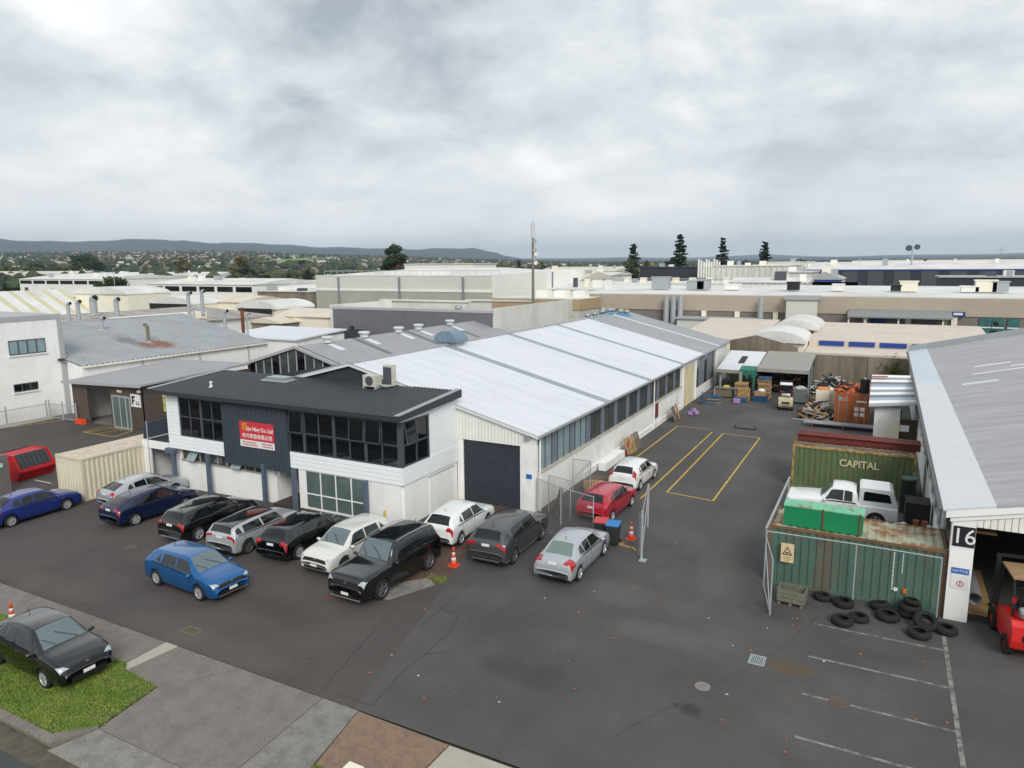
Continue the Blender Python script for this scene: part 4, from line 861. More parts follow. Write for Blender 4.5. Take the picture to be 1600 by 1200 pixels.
    if tail == 'wrap': tc_ = [(1.55, VB*.78), (2.75, VB*.8), (2.8, VR+.05), (1.6, VR+.085)]
    elif tail == 'high': tc_ = [(2.1, VB*.9), (3.6, VB+.1), (3.6, VR+.02), (2.1, VR+.05)]
    else: tc_ = [(1.5, VB*.8), (2.3, VB*.8), (2.2, VR+.1), (1.5, VR+.1)]
    if style == 'ute': tc_ = [(1.1, VB*.75), (2.02, VB*.75), (2.03, VR), (1.2, VR+.05)]
    for s in both('tail_light', tc_, lt, off=.009): pass
    # grille, intake, plates
    patch('grille', [(9.85, VR+.05), (10.65, VR+.0), (10.65, 2-VR), (9.85, 2-VR-.05)], TRIM, off=.007, nu=4, nv=12)
    xe = L/2; B(xe-.04, xe+.012, -W*.3, W*.3, .27*zs, .4*zs).build('lower_intake', TRIM, t); B(-xe-.004, -xe+.05, -W*.33, W*.33, .31*zs, .37*zs).build('rear_valance', bumper or TRIM, t)
    if bumper: B(xe-.03, xe+.02, -W*.36, W*.36, .27*zs, .31*zs).build('bumper_lip', bumper, t)
    if plate_f: MB().obox((xe+.018, 0, .455*zs), .012, .36, .11, 0, 0, 0).build('number_plate', PLATE, t)
    p = Pt(1.5, 1.0); MB().obox((p.x-.02, 0, p.z), .012, .36, .11, 0, 0, .12).build('number_plate', PLATE, t)
    p = Pt(10.2, 1.0); MB().lathe([(.055, 0), (.055, .012), (0, .014)], (p.x, 0, p.z+.01), 'x', 14).build('badge', CHROME, t)
    # mirrors
    for s_ in (1, -1):
        p = Pt(6.62, VB+.02); m = MB().lathe([(0.0, -.1), (.06, -.085), (.075, 0), (.055, .08), (0, .1)], (0, 0, 0), 'y', 12)
        o = m.build('mirror', pnt, t, True); o.location = (p.x, (p.y+.1)*s_, p.z+.04); o.scale = (.8, 1, .95)
    # wheels
    tm, rm, dm = wheel_meshes(wr, .2, alloy or ALLOY, (round(wr, 3), spokes, (alloy or ALLOY).name))
    for xw in (xr, xf):
        for s_ in (1, -1):
            wo = inst('wheel', tm, t, (xw, s_*(W/2-.115), wr), (0, 0, 0 if s_ > 0 else math.pi)); inst('rim', rm, wo); inst('brake_disc', dm, wo)
    if rails:
        for s_ in (1, -1): MB().path([Pt(4.1, VR)+Vector((0, 0, .05)), Pt(4.6, VR)+Vector((0, 0, .075)), Pt(5.3, VR)+Vector((0, 0, .075)), Pt(5.95, VR)+Vector((0, 0, .05))], .022, 6).build('roof_rail', rails, t).scale = (1, s_, 1)
    p = Pt(4.3, 1.0); MB().tube(p, p+Vector((-.12, 0, .13)), .012, 5).build('antenna', TRIM, t)
    # wipers
    a = Pt(6.9, .86); b = Pt(6.45, 1.05); c_ = Pt(6.9, 1.1); d_ = Pt(6.5, 1.22); off = Vector((.02, 0, .02))
    MB().tube(a+off, b+off, .01, 4).tube(c_+off, d_+off, .01, 4).build('wiper', TRIM, t)
    return t, Pt, patch
K = 1.04
def place(xr_, yr_, W, L, up=True, wbase=None):            # from the ground point of a right-hand rear wheel
    wb_ = wbase or L*.605
    return (xr_-W/2, yr_+wb_*.515, gz(xr_-W/2))
car('silver saloon parked apart beside the fenced cage, amber-edged tail lights', 'car', 'sedan', paint('silver', (176, 180, 186)), 4.7, 1.80, 1.5, place(-10.25, 25.5, 1.8, 4.7), 0.0, wr=.33, rglass=mat('car_glass_green', (104, 124, 118), .08, spec=.7), spokes=10)
car('dark grey SUV backed beside the orange cone at the roller door', 'car', 'wagon', paint('graphite', (74, 75, 78)), 4.95, 1.96, 1.72, place(-13.45, 25.75, 1.96, 4.95), 0.03, wr=.38, alloy=DALLOY, spokes=10, tail='low', bumper=CHROME, trimlow=CHROME)
car('white hatchback with red tail lights parked beside the office side wall', 'car', 'hatch', paint('white', (226, 228, 228), .3, 0), 4.45, 1.78, 1.53, place(-16.62, 26.5, 1.78, 4.45), 0.04, wr=.32, spokes=10)
car('large black SUV with roof rails and off-road wheels facing the street', 'car', 'suv', paint('black', (7, 7, 9), .14, 0.0, 1.0), 5.1, 2.0, 1.92, (-17.4, 22.05, 0), math.pi-0.03, wr=.41, alloy=DALLOY, spokes=5, rails=CHROME, bumper=ALU, trimlow=TRIM, roofp=CGLASS)
car('pearl white hatchback facing the street beside the large black SUV', 'car', 'hatch', paint('pearl', (214, 215, 208), .3, .1), 4.5, 1.82, 1.53, (-20.35, 23.2, 0), math.pi-.02, wr=.33, alloy=DALLOY, spokes=5, bumper=CHROME)
car('black hatchback parked between the pearl white hatchback and the silver estate', 'car', 'hatch', paint('black', (7, 7, 9), .14, 0.0, 1.0), 4.5, 1.84, 1.52, place(-22.2, 21.9, 1.84, 4.5), 0.05, wr=.34, spokes=10)
car('silver estate with black roof and black wheels', 'car', 'clubman', paint('silver2', (186, 190, 194)), 4.45, 1.86, 1.5, place(-24.75, 21.4, 1.86, 4.45), 0.04, wr=.35, alloy=DALLOY, spokes=10, roofp=paint('black', (7, 7, 9), .14, 0.0, 1.0), tail='low')
car('black compact SUV with silver five-spoke wheels and red tail lights', 'car', 'wagon', paint('black', (7, 7, 9), .14, 0.0, 1.0), 4.75, 1.88, 1.6, place(-28.25, 21.6, 1.88, 4.75), 0.02, wr=.36, spokes=5, bumper=ALU)
car('dark blue liftback with clear tail lights beside the cream container', 'car', 'lift', paint('navy', (16, 32, 70)), 4.75, 1.84, 1.55, place(-33.1, 21.8, 1.84, 4.75), -.03, wr=.33, spokes=5, tail='low')
car('silver liftback tucked between the cream container and the dark blue liftback', 'car', 'lift', paint('silver', (176, 180, 186)), 4.6, 1.78, 1.5, (-36.9, 24.9, gz(-37)), -.06, wr=.32, spokes=5, tail='wrap')
car('bright blue saloon parked side-on in front of the cream container', 'car', 'sedan', paint('royal', (28, 50, 124), .3, .3), 4.75, 1.78, 1.48, (-40.05, 20.45, gz(-40)), 0.02, wr=.32, spokes=10)
car('bright blue hatchback in the open car park facing the driveway', 'car', 'hatch', paint('azure', (12, 90, 150), .26, .35), 4.5, 1.82, 1.53, (-24.05, 18.15, 0), -math.pi/2-.06, wr=.33, spokes=10, bumper=CHROME)
car('black saloon with pale headlights parked on the grass verge', 'car', 'sedan', paint('black', (7, 7, 9), .14, 0.0, 1.0), 4.6, 1.80, 1.6, (-23.45, 11.95, 0.01), -math.pi/2-.03, wr=.32, spokes=5)
car('red hatchback parked inside the chain-link cage', 'car', 'hatch', paint('red', (176, 20, 46), .28, .15), 4.3, 1.78, 1.5, (-12.15, 33.9, 0), -.06, wr=.31, spokes=5, tail='low')
tq = car('small white hatchback with a red door badge beside the painted bays', 'car', 'hatch', paint('white', (226, 228, 228), .3, 0), 4.15, 1.74, 1.48, (-12.45, 39.3, 0), -.03, wr=.31, spokes=10, tail='high')
tq[2]('door_badge', [(5.55, 2-.34), (5.8, 2-.34), (5.8, 2-.17), (5.55, 2-.17)], RED, off=.01, nu=4, nv=4)
# the white utility with a canopy in the container yard
ut, UP_, upt = car('white double-cab utility with canopy between the two green containers', 'utility', 'ute', paint('white', (226, 228, 228), .3, 0), 5.15, 1.9, 1.86, (-1.3, 38.1, 0), math.pi/2+.03, wr=.38, spokes=5, bumper=TRIM)
UM = paint('white', (226, 228, 228))
MB().prism([(-2.52, 1.12), (-2.5, 1.22), (-2.3, 1.86), (-2.15, 1.93), (-.95, 1.95), (-.84, 1.9), (-.82, 1.12)], 'y', -.8, .8).build('canopy', UM, ut)
for s_ in (1, -1): MB().prism([(-2.25, 1.32), (-1.02, 1.32), (-1.04, 1.74), (-1.12, 1.78), (-2.05, 1.74), (-2.15, 1.68)], 'y', s_*.805-.006, s_*.805+.006).build('canopy_window', CGLASS, ut)
# car inside the brown building
car('dark car nosing out of the brown building garage', 'car', 'wagon', paint('graphite', (74, 75, 78)), 4.6, 1.85, 1.65, (-57.2, 40.6, gz(-57)), math.pi, wr=.34)
# forklifts
def forklift(label, loc, rz, pnt, roofm, s=1.0, seatm=BLACK):
    t = thing('forklift', label, 'forklift', loc, rz)
    m = MB().prism([(-1.35, .35), (-1.2, .22), (.75, .22), (.75, .62), (.25, .66), (.15, .8), (-.35, 1.05), (-1.3, 1.1), (-1.42, .8)], 'x', -.52, .52); m.build('body', pnt, t)
    MB().prism([(-1.43, .38), (-1.5, .6), (-1.46, 1.0), (-1.3, 1.12), (-1.1, 1.12), (-1.1, .38)], 'x', -.56, .56).build('counterweight', pnt, t)
    B(-.32, .32, -1.52, -1.47, .62, .78).build('radiator_slot', BLACK, t); B(-.22, .22, -1.46, -1.43, .42, .5).build('tow_slot', BLACK, t)
    MB().lathe([(.14, -.36), (.17, -.3), (.17, .3), (.14, .36)], (0, -1.2, 1.3), 'x', 16).build('gas_bottle', ALU, t, True)
    for x in (-.46, .46):
        MB().tube((x, -1.0, 1.05), (x*.95, -.75, 2.08), .035, 8).build('guard_post', BLACK, t); MB().tube((x, .62, .6), (x*.95, .3, 2.08), .035, 8).build('guard_post', BLACK, t)
        for yy, r in ((-1.0, .27), (.45, .33)):
            w_ = MB().lathe([(r*.55, -.1), (r, -.09), (r, .09), (r*.55, .1)], (0, 0, 0), 'x', 20, True).build('wheel', RUBBER, t); w_.location = (x*1.12, yy, r)
            h = MB().lathe([(0, -.06), (r*.56, -.06), (r*.56, .06), (0, .06)], (0, 0, 0), 'x', 14).build('hub', pnt, w_)
        B(x-.06, x+.06, .78, .9, .1, 2.2).build('mast_rail', BLACK, t); B(x*.6-.06, x*.6+.06, .95, 1.95, .08, .13).build('fork', BLACK, t)
        MB().obox((x, -.98, 1.55), .08, .06, .14).build('tail_light', LAMPR, t)
    B(-.48, .48, -.82, .36, 2.08, 2.13).build('overhead_guard', roofm, t); B(-.45, .45, .9, .95, .3, .36).build('carriage', BLACK, t); B(-.45, .45, .8, .88, 2.1, 2.2).build('mast_crosshead', BLACK, t)
    MB().prism([(-.75, 1.06), (-.25, 1.06), (-.25, 1.16), (-.62, 1.2), (-.72, 1.62), (-.8, 1.62)], 'x', -.25, .25).build('seat', seatm, t)
    MB().lathe([(.15, 0), (.17, .015), (.19, 0), (.17, -.015)], (0, 0, 0), 'y', 16, True).build('steering_wheel', BLACK, t).location = (0, .12, 1.32); MB().tube((0, .45, .7), (0, .12, 1.32), .03).build('steering_column', BLACK, t)
    t.scale = (s, s, s); return t
p = onG(1217, 641); forklift('cream forklift with white guard roof parked before the open shelter', (p.x+.35, p.y+1.35, 0), .12, mat('forklift_cream', (196, 184, 148), .5, dirt=.4, dirtcol=(120, 104, 80), dscale=3), SIGNW, 1.05)
pq = onZ(1556, 1022); forklift('red forklift at the doorway of the number 16 building', (pq.x+.8, pq.y+1.5, 0), .1, mat('forklift_red', (206, 34, 30), .4, var=.1, vscale=3, coat=.4), mat('guard_tan', (150, 122, 92), .7, var=.15, vscale=4), 1.2)
# ---------------------------------------------------------------- containers
def container(label, loc, Lx, Ly, h, mt, roofm, railm, doors=None, rz=0.0):
    """Lx along local x, Ly along local y; ribs on every wall; doors on the -y end when doors is set"""
    t = thing('shipping_container', label, 'container', loc, rz); a, b = Lx/2, Ly/2
    for s in (-1, 1):
        MB().corr((s*(a-.03), -s*(b-.1), .16), (0, s*(Ly-.2), 0), (0, 0, h-.3), (s, 0, 0), .28, -.045).build('side_panel', mt, t)
        if not (doors and s < 0): MB().corr((s*(a-.1), s*(b-.03), .16), (-s*(Lx-.2), 0, 0), (0, 0, h-.3), (0, s, 0), .28, -.045).build('end_panel', mt, t)
    if Lx > Ly: MB().corr((-a+.08, -b+.08, h-.06), (Lx-.16, 0, 0), (0, Ly-.16, 0), (0, 0, 1), .3, .03).build('roof_panel', roofm, t)
    else: MB().corr((-a+.08, -b+.08, h-.06), (0, Ly-.16, 0), (Lx-.16, 0, 0), (0, 0, 1), .3, .03).build('roof_panel', roofm, t)
    B(-a+.06, a-.06, -b+.06, b-.06, .1, .16).build('floor', WOODG, t)
    for sx_ in (-1, 1):
        for sy_ in (-1, 1):
            B(sx_*a, sx_*(a-.11), sy_*b, sy_*(b-.11), .12, h-.12).build('corner_post', railm, t); B(sx_*(a+.005), sx_*(a-.16), sy_*(b+.005), sy_*(b-.16), h-.12, h).build('corner_casting', railm, t); B(sx_*(a+.005), sx_*(a-.16), sy_*(b+.005), sy_*(b-.16), 0, .12).build('corner_casting', railm, t)
        B(-a+.161, a-.161, sx_*b, sx_*(b-.07), h-.13, h-.02).build('top_rail', railm, t); B(-a+.161, a-.161, sx_*b, sx_*(b-.07), .02, .16).build('bottom_rail', mt, t)
        B(sx_*a, sx_*(a-.07), -b+.161, b-.161, h-.13, h-.02).build('top_rail', railm, t); B(sx_*a, sx_*(a-.07), -b+.161, b-.161, .02, .16).build('bottom_rail', mt, t)
    if doors:
        for s in (-1, 1):
            d = B(s*.01, s*(a-.12), -b+.02, -b+.06, .17, h-.14).build('door', doors, t)
            for k in range(4): B(s*.06, s*(a-.18), -b-.005, -b+.018, .25+k*(h-.45)/4, .25+k*(h-.45)/4+.3).build('door_swage', doors, d)
            for xx in (.3, .75): MB().tube((s*xx*a, -b-.03, .15), (s*xx*a, -b-.03, h-.13), .02, 6).build('lock_bar', GALV, d)
    return t
CGR = mat('container_green', (74, 106, 92), .7, var=.14, vscale=1.3, dirt=.75, dirtcol=(108, 80, 62), dscale=1.8, dstretch=(1, 1, .16), dlo=.5, dhi=.68)
CGR2 = mat('container_olive', (92, 108, 72), .7, var=.12, vscale=1.0, dirt=.75, dirtcol=(108, 84, 58), dscale=1.4, dstretch=(1, 1, .18), dlo=.52, dhi=.7)
CRUSTR = mat('container_roof_rusty', (168, 172, 148), .8, var=.1, vscale=1.2, dirt=.95, dirtcol=(138, 92, 56), dscale=1.5, dlo=.44, dhi=.58)
CYELR = mat('container_rail_ochre', (176, 148, 86), .8, var=.15, vscale=2, dirt=.8, dirtcol=(92, 62, 42), dscale=2, dlo=.45, dhi=.6)
CRUST = mat('container_rail_rust', (110, 84, 60), .85, var=.2, vscale=2)
CCR = mat('container_cream', (210, 202, 180), .65, var=.05, vscale=1.2, dirt=.4, dirtcol=(170, 144, 96), dscale=1.2, dstretch=(1, 1, .2), dlo=.56, dhi=.75)
CCRR = mat('container_cream_roof', (196, 184, 168), .7, var=.08, vscale=2, dirt=.6, dirtcol=(140, 110, 86), dscale=1.4)
COR = mat('container_orange', (160, 88, 44), .7, var=.1, vscale=1.5, dirt=.6, dirtcol=(104, 62, 42), dscale=1.5)
gc = container('rust-topped green container behind the tyres and wire mesh', (-.4, 29.9, 0), 6.1, 2.44, 2.5, CGR, CRUSTR, CRUST)
for x, s_, w_ in ((1.35, 2.0, .05), (1.65, 1.0, .035)):
    m = MB(); rr = random.Random(int(x*100)); z = 2.15
    while z > 2.15-s_*.75: l = rr.uniform(.03, .07); m.box(x, x+w_, -1.235, -1.228, z-l, z); z -= l+.03
    m.build('stencil_marks', SIGNW, gc)
B(1.75, 1.87, -1.24, -1.228, .62, .8).build('orange_label', LAMPO, gc); MB().lathe([(.08, -1.24), (.08, -1.23)], (1.5, 0, .72), 'y', 14).build('round_label', SIGNW, gc)
ws = thing('warning_sign', 'cream forklift warning sign wired to the mesh by the green container', 'sign', (-2.72, 28.5, 1.1)); 
B(-.24, .24, 0, .012, 0, .78).build('board', mat('sign_cream', (222, 200, 158), .6), ws); MB().prism([(-.19, .3), (.19, .3), (0, .66)], 'y', -.006, -.002).build('triangle', BLACK, ws); MB().prism([(-.13, .34), (.13, .34), (0, .58)], 'y', -.012, -.007).build('triangle_field', mat('sign_cream', (222, 200, 158)), ws)
MB().box(-.07, .05, -.016, -.013, .37, .43).box(.05, .1, -.016, -.013, .37, .39).build('pictogram', BLACK, ws)
m = MB()
for k, z in ((.15, .2), (.12, .13), (.08, .06)): m.box(-k, k, -.006, -.001, z, z+.025)
m.build('small_print', WOOD, ws)
cc = container('olive green container lettered CAPITAL with red steel on its roof', (-1.0, 43.75, 0), 6.2, 2.44, 2.5, CGR2, CRUSTR, CYELR)
text('CAPITAL', .62, mat('stencil_cream', (206, 196, 158), .7, dirt=.5, dirtcol=(150, 120, 80), dscale=6), cc, (.35, -1.25, 1.72), FRONT, bold=.012, sxy=(.82, .9))
m = MB()
for i in range(3):
    z = 2.52; y = -.15+i*.42
    m.box(-3.0, 3.3, y-.15, y+.15, z, z+.03).box(-3.0, 3.3, y-.15, y+.15, z+.36, z+.39).box(-3.0, 3.3, y-.015, y+.015, z+.031, z+.359)
st = m.build('steel_beams', STEELR); st.location = (-1.0, 43.9, 0); tag(st, 'red oxide steel beams laid along the roof of the CAPITAL container', 'steel beam')
tag(MB().box(-3.0, 2.7, -.9, -.78, 2.52, 2.6).build('timber_batten', WOODG, None, False, (-1.0, 43.75, 0)), 'long grey batten on the roof of the CAPITAL container', 'batten')
oc = container('orange container with closed doors and scrap piled on its roof', (-1.75, 64.4, 0), 2.5, 6.06, 2.5, COR, COR, COR, COR)
for x0, x1, z0, z1, mt in ((-1.0, -.72, 1.9, 2.2, mat('teal_label', (90, 160, 160), .6)), (-.6, -.35, 1.85, 2.2, mat('faded_label', (176, 120, 100), .6)), (.2, .5, 1.15, 1.45, SIGNW), (.62, .92, 1.15, 1.45, SIGNW), (.2, .5, .72, 1.02, SIGNW), (.62, .92, .72, 1.02, SIGNW), (.3, 1.05, 1.85, 1.98, CREAMW)): B(x0, x1, -3.05, -3.04, z0, z1).build('label_plate', mt, oc)
kc = container('cream container with rust-streaked roof beside the office', (-40.95, 26.1, gz(-41)), 2.44, 5.9, 2.55, CCR, CCRR, CCR)
# green steel box standing on the green container
gb = thing('steel_tank', 'bright green rusty-topped steel tank lying on the green container', 'tank', (-1.55, 29.75, 2.5))
GT = mat('tank_green', (14, 128, 82), .5, var=.1, vscale=2); GTT = mat('tank_top', (112, 186, 150), .6, var=.1, vscale=2, dirt=.95, dirtcol=(140, 84, 52), dscale=1.4, dlo=.52, dhi=.6)
B(-1.42, 1.42, -.85, -.02, 0, .78).build('shell', GT, gb); B(-1.44, 1.44, -.87, .0, .78, .82).build('lid', GTT, gb)
for x in (0, 1.3): B(x-.03, x+.03, -.885, -.85, 0, .84).build('strap', RUST, gb)
# low fence rail running along the yard edge
fr = thing('steel_rail', 'long galvanised rail beside the containers at the yard edge', 'rail', (-4.1, 37.4, 0)); MB().obox((0, 0, .7), .1, 9, .12).build('rail', GALV, fr)
for y in (-4.2, -1.4, 1.4, 4.2): B(-.05, .05, y-.05, y+.05, 0, .64).build('post', GALV, fr)
# yard clutter between the containers
dr = thing('oil_drum', 'black drum with a green lid behind the utility', 'drum', (1.75, 40.6, 0)); MB().lathe([(.3, 0), (.3, .05), (.28, .06), (.28, .4), (.3, .42), (.3, .46), (.28, .48), (.28, .86), (.3, .88)], n=20).build('body', BLACK, dr); MB().lathe([(.29, .88), (.29, .92), (0, .92)], n=20).build('lid', CGR, dr); dr.scale = (1.25, 1.25, 2.0)
tag(B(1.5, 2.5, 36.0, 37.2, 0, 1.9).build('black_crate', mat('black_sheet', (24, 24, 24), .8, var=.4, vscale=3)), 'tall black sheeted crate behind the utility', 'crate')
for i, x in enumerate((1.75, 2.05)): tag(MB().obox((x, 32.2, 1.2), .2, .12, 2.4, .1*i, .1).build('timber_post', mat('orange_timber', (150, 82, 46), .85, var=.2, vscale=4)), 'orange brown plank leaning behind the green container', 'plank', 'planks behind the green container')
rr = random.Random(21)
def blob(m, c, r, n=2, sq=(1, 1, 1), amp=.25):
    bm = bmesh.new(); bmesh.ops.create_icosphere(bm, subdivisions=n, radius=1); o = rr.uniform(0, 100)
    vs = []
    for v in bm.verts:
        k = 1+amp*noise.noise(v.co*1.7+Vector((o, 0, 0))); vs.append((c[0]+v.co.x*r*k*sq[0], c[1]+v.co.y*r*k*sq[1], c[2]+v.co.z*r*k*sq[2]))
    m.add(vs, [[q.index for q in f_.verts] for f_ in bm.faces]); bm.free()
for i, (x, y, z, r) in enumerate(((1.3, 31.9, 1.85, .4), (2.25, 31.8, 1.9, .38))):
    m = MB(); blob(m, (0, 0, 0), r, 3, (1, 1, 1.1), .5); tag(m.build('plastic_bag', BAG, None, True, (x, y, z)), 'bulging clear plastic bag behind the green container', 'bag', 'bags behind the green container'); B(x-.3, x+.3, y-.3, y+.3, 0, z-.25)
tag(B(.9, 2.55, 31.35, 32.15, 0, 1.55).build('stillage', mat('stillage_grey', (86, 84, 80), .8)), 'grey metal stillage under the plastic bags', 'stillage')
# tyres
tm = MB().lathe([(.17, -.1), (.29, -.11), (.34, -.06), (.34, .06), (.29, .11), (.17, .1), (.19, .07), (.29, .07), (.29, -.07), (.19, -.07)], n=28, closed=True).mesh('tyre', True); tm.materials.append(RUBBER)
TY = [((1285, 932), .95, 0), ((1318, 942), 1.1, 0), ((1316, 970), 1.1, 0), ((1342, 965), 1.0, 0), ((1374, 948), 1.0, .25), ((1387, 963), 1.2, 0), ((1436, 990), 1.1, 0), ((1478, 984), 1.08, 0)]
for i, ((px, py), s, tl) in enumerate(TY):
    p = onZ(px, py, .1); tag(inst('old_tyre', tm, None, (p.x, p.y, .11*s+abs(tl)*.3), (tl, 0, i), (s, s, s)), 'old black tyre lying flat on the asphalt before the green container', 'tyre', 'tyres lying on the asphalt')
p = onZ(1420, 958, .1)
for k, (s, lb) in enumerate(((1.1, 'bottom tyre of the stack against the green container'), (1.12, 'middle tyre of the stack against the green container'), (.75, 'small tyre on top of the stack by the green container'))):
    tag(inst('old_tyre', tm, None, (p.x+.03*k, p.y, .12+.235*k), (.04*k, .03, k), (s, s, s)), lb, 'tyre')
p = onZ(1446, 972, .25); tag(inst('old_tyre', tm, None, (p.x, p.y, .28), (.5, .1, 0), (1.18, 1.18, 1.18)), 'old tyre leaning against the tyre stack', 'tyre')
for k in range(3): tag(inst('old_tyre', tm, None, (1.6, 52.2, .12+.23*k), (0, 0, k)), 'tyre in the stack by the brown door of the lean-to', 'tyre', 'tyres stacked by the lean-to')
# timber crate on the asphalt
tc_ = thing('timber_crate', 'weathered open timber crate in front of the green container', 'crate', (-2.35, 27.35, 0), -.08); lx, ly = .48, .34
for k in range(3):
    for s in (-1, 1): B(-lx, lx, s*ly-.015, s*ly+.015, .14+k*.16, .28+k*.16).build('slat', mat('crate_timber', (112, 112, 98), .9, var=.2, vscale=5), tc_); B(s*lx-.015, s*lx+.015, -ly+.016, ly-.016, .14+k*.16, .28+k*.16).build('slat', mat('crate_timber', (112, 112, 98)), tc_)
for x in (-.4, 0, .4): B(x-.05, x+.05, -ly-.03, ly+.03, 0, .1).build('runner', WOODG, tc_)
B(-lx, lx, -ly, ly, .1, .135).build('floor', mat('rusty_fill', (92, 68, 54), .9), tc_)
# ---------------------------------------------------------------- wire fences
WIRE = mat('fence_wire', (150, 154, 156), .5, .5)
def mesh_panel(m, p, q, h, z0=0.05, sp=.09, r=.0035):
    p = Vector(p); q = Vector(q); L_ = (q-p).length; d = (q-p)/L_; nrm = d.cross(Vector((0, 0, 1)))*r
    def strip(a, b, c, e):
        A = p+d*a+Vector((0, 0, b)); C = p+d*c+Vector((0, 0, e)); t = (C-A).normalized(); w_ = t.cross(d.cross(Vector((0, 0, 1)))).normalized()*r
        m.add([A-w_, A+w_, C+w_, C-w_], [(0, 1, 2, 3)]); 
    n = int((L_+h)/sp)
    for i in range(n):
        o = i*sp
        a0 = max(0, o-h); b0 = z0+(o-a0); c0 = min(L_, o); e0 = z0+(o-c0); strip(a0, min(b0, z0+h), c0, e0)
        strip(L_-a0, min(b0, z0+h), L_-c0, e0)
def fence(name, label, pts, h, sp=.11, posts=True, toprail=True, r=.0035, mt=None, pr=.03):
    t = thing(name, label, 'fence' if 'gate' not in name else 'gate', (pts[0][0], pts[0][1], pts[0][2] if len(pts[0]) > 2 else 0)); b = Vector((pts[0][0], pts[0][1], 0)); P2 = [Vector((q[0], q[1], 0))-b for q in pts]
    for i, q in enumerate(P2):
        if posts: MB().tube(q, q+Vector((0, 0, h+.08)), pr, 8).build('post', mt or GALV, t)
    for a, c in zip(P2, P2[1:]):
        m = MB(); mesh_panel(m, a, c, h, .05, sp, r); m.build('wire_mesh', WIRE, t)
        if toprail: MB().tube(a+Vector((0, 0, h+.05)), c+Vector((0, 0, h+.05)), .022, 6).build('top_rail', mt or GALV, t)
    return t
cg = fence('cage_fence', 'chain-link cage of steel posts around the red hatchback', [(-15.3, 31.9), (-13.55, 31.0), (-11.6, 30.4)], 1.85, .1, r=.0045)
cg2 = fence('cage_fence', 'rusty-railed inner chain-link fence by the white warehouse wall', [(-14.9, 32.5), (-13.5, 32.1), (-13.9, 35.9), (-15.0, 36.0)], 1.9, .12, r=.004)
gt = fence('cage_gate', 'tall steel gate of the chain-link cage beside the orange cone', [(-8.7, 28.75), (-9.6, 32.6)], 2.1, .09, r=.005, pr=.06)
MB().tube((-.1, .4, .3), (-.8, 3.5, 1.7), .025, 6).build('brace', GALV, gt); B(-.02, .28, -.35, -.05, 0, .05).build('foot_plate', GALV, gt)
m = MB()
for k in range(22): m.tube((-.03, .02, .1+k*.09), (-.2, .1, .12+k*.09), .008, 4)
m.build('barb', GALV, gt)
gf = fence('mesh_fence', 'wire mesh fence along the front of the green container', [(-3.5, 28.25), (-.3, 28.35), (2.45, 28.3)], 2.3, .17, toprail=True, r=.0018)
gg = fence('yard_gate', 'chain-link gate leaf standing open beside the warning sign', [(-3.5, 28.2), (-2.95, 25.95)], 2.1, .1, r=.0035)
MB().tube((0, 0, 1.8), (.5, -2.1, .3), .02, 6).build('brace', GALV, gg); MB().tube((0, 0, .1), (.55, -2.25, .1), .022, 6).build('bottom_rail', GALV, gg)
# cones, bins, pallets near the cage
def cone(px, py, label, s=1.0, p=None):
    p = p or onG(px, py); t = thing('traffic_cone', label, 'traffic cone', (p[0], p[1], p[2]))
    MB().prism([(-.22, -.16), (-.16, -.22), (.16, -.22), (.22, -.16), (.22, .16), (.16, .22), (-.16, .22), (-.22, .16)], 'z', 0, .05).build('base', ORANGE, t)
    MB().lathe([(.16, .05), (.125, .25)], n=16).build('lower_body', ORANGE, t, True); MB().lathe([(.125, .251), (.1, .42)], n=16).build('reflective_band', CWHITE, t, True); MB().lathe([(.1, .421), (.085, .54)], n=16).build('middle_body', ORANGE, t, True); MB().lathe([(.085, .541), (.068, .66)], n=16).build('reflective_band', CWHITE, t, True); MB().lathe([(.068, .661), (.04, .88), (.025, .9)], n=16).build('tip', ORANGE, t, True)
    t.scale = (s, s, s); return t
cone(709, 884, 'orange cone with white bands between the black SUV and the grey SUV', .95); cone(986, 842, 'orange cone with white bands inside the chain-link cage', .95)
cone(0, 0, 'orange cone on the verge behind the black saloon', .9, (-27.4, 12.9, .02))
def wbin(x, y, rz, lid, label):
    t = thing('wheelie_bin', label, 'wheelie bin', (x, y, 0), rz); m = MB()
    m.add([(-.22, -.24, .06), (.22, -.24, .06), (.22, .24, .06), (-.22, .24, .06), (-.29, -.34, .98), (.29, -.34, .98), (.29, .34, .98), (-.29, .34, .98)], [(0, 3, 2, 1), (4, 5, 6, 7), (0, 1, 5, 4), (1, 2, 6, 5), (2, 3, 7, 6), (3, 0, 4, 7)]); m.build('body', BIN, t)
    MB().prism([(-.37, .985), (-.36, 1.03), (0, 1.08), (.3, 1.07), (.36, .99)], 'x', -.31, .31).build('lid', lid, t); MB().tube((-.25, .38, .98), (.25, .38, .98), .025).build('handle', BIN, t)
    for s in (-1, 1): MB().lathe([(0, -.03), (.1, -.03), (.1, .03), (0, .03)], (s*.27, .25, .1), 'x', 14).build('wheel', BLACK, t)
wbin(-11.0, 29.9, .15, SKIN2, 'dark wheelie bin with a red lid behind the silver saloon'); wbin(-10.35, 29.75, .1, SKIN3, 'dark wheelie bin with a blue lid behind the silver saloon')
def pallet_mesh(mt, key, c={}):
    if key in c: return c[key]
    m = MB()
    for i in range(7): x = -.5+i*.1667; m.box(x-.05, x+.05, -.6, .6, .12, .142)
    for y in (-.55, 0, .55): m.box(-.55, .55, y-.05, y+.05, .022, .118)
    for i in (0, 3, 6): x = -.5+i*.1667; m.box(x-.05, x+.05, -.6, .6, 0, .02)
    me = m.mesh('pallet'); me.materials.append(mt); c[key] = me; return me
PW = pallet_mesh(WOOD, 'w'); PBm = pallet_mesh(PBLUE, 'b'); PG = pallet_mesh(WOODG, 'g')
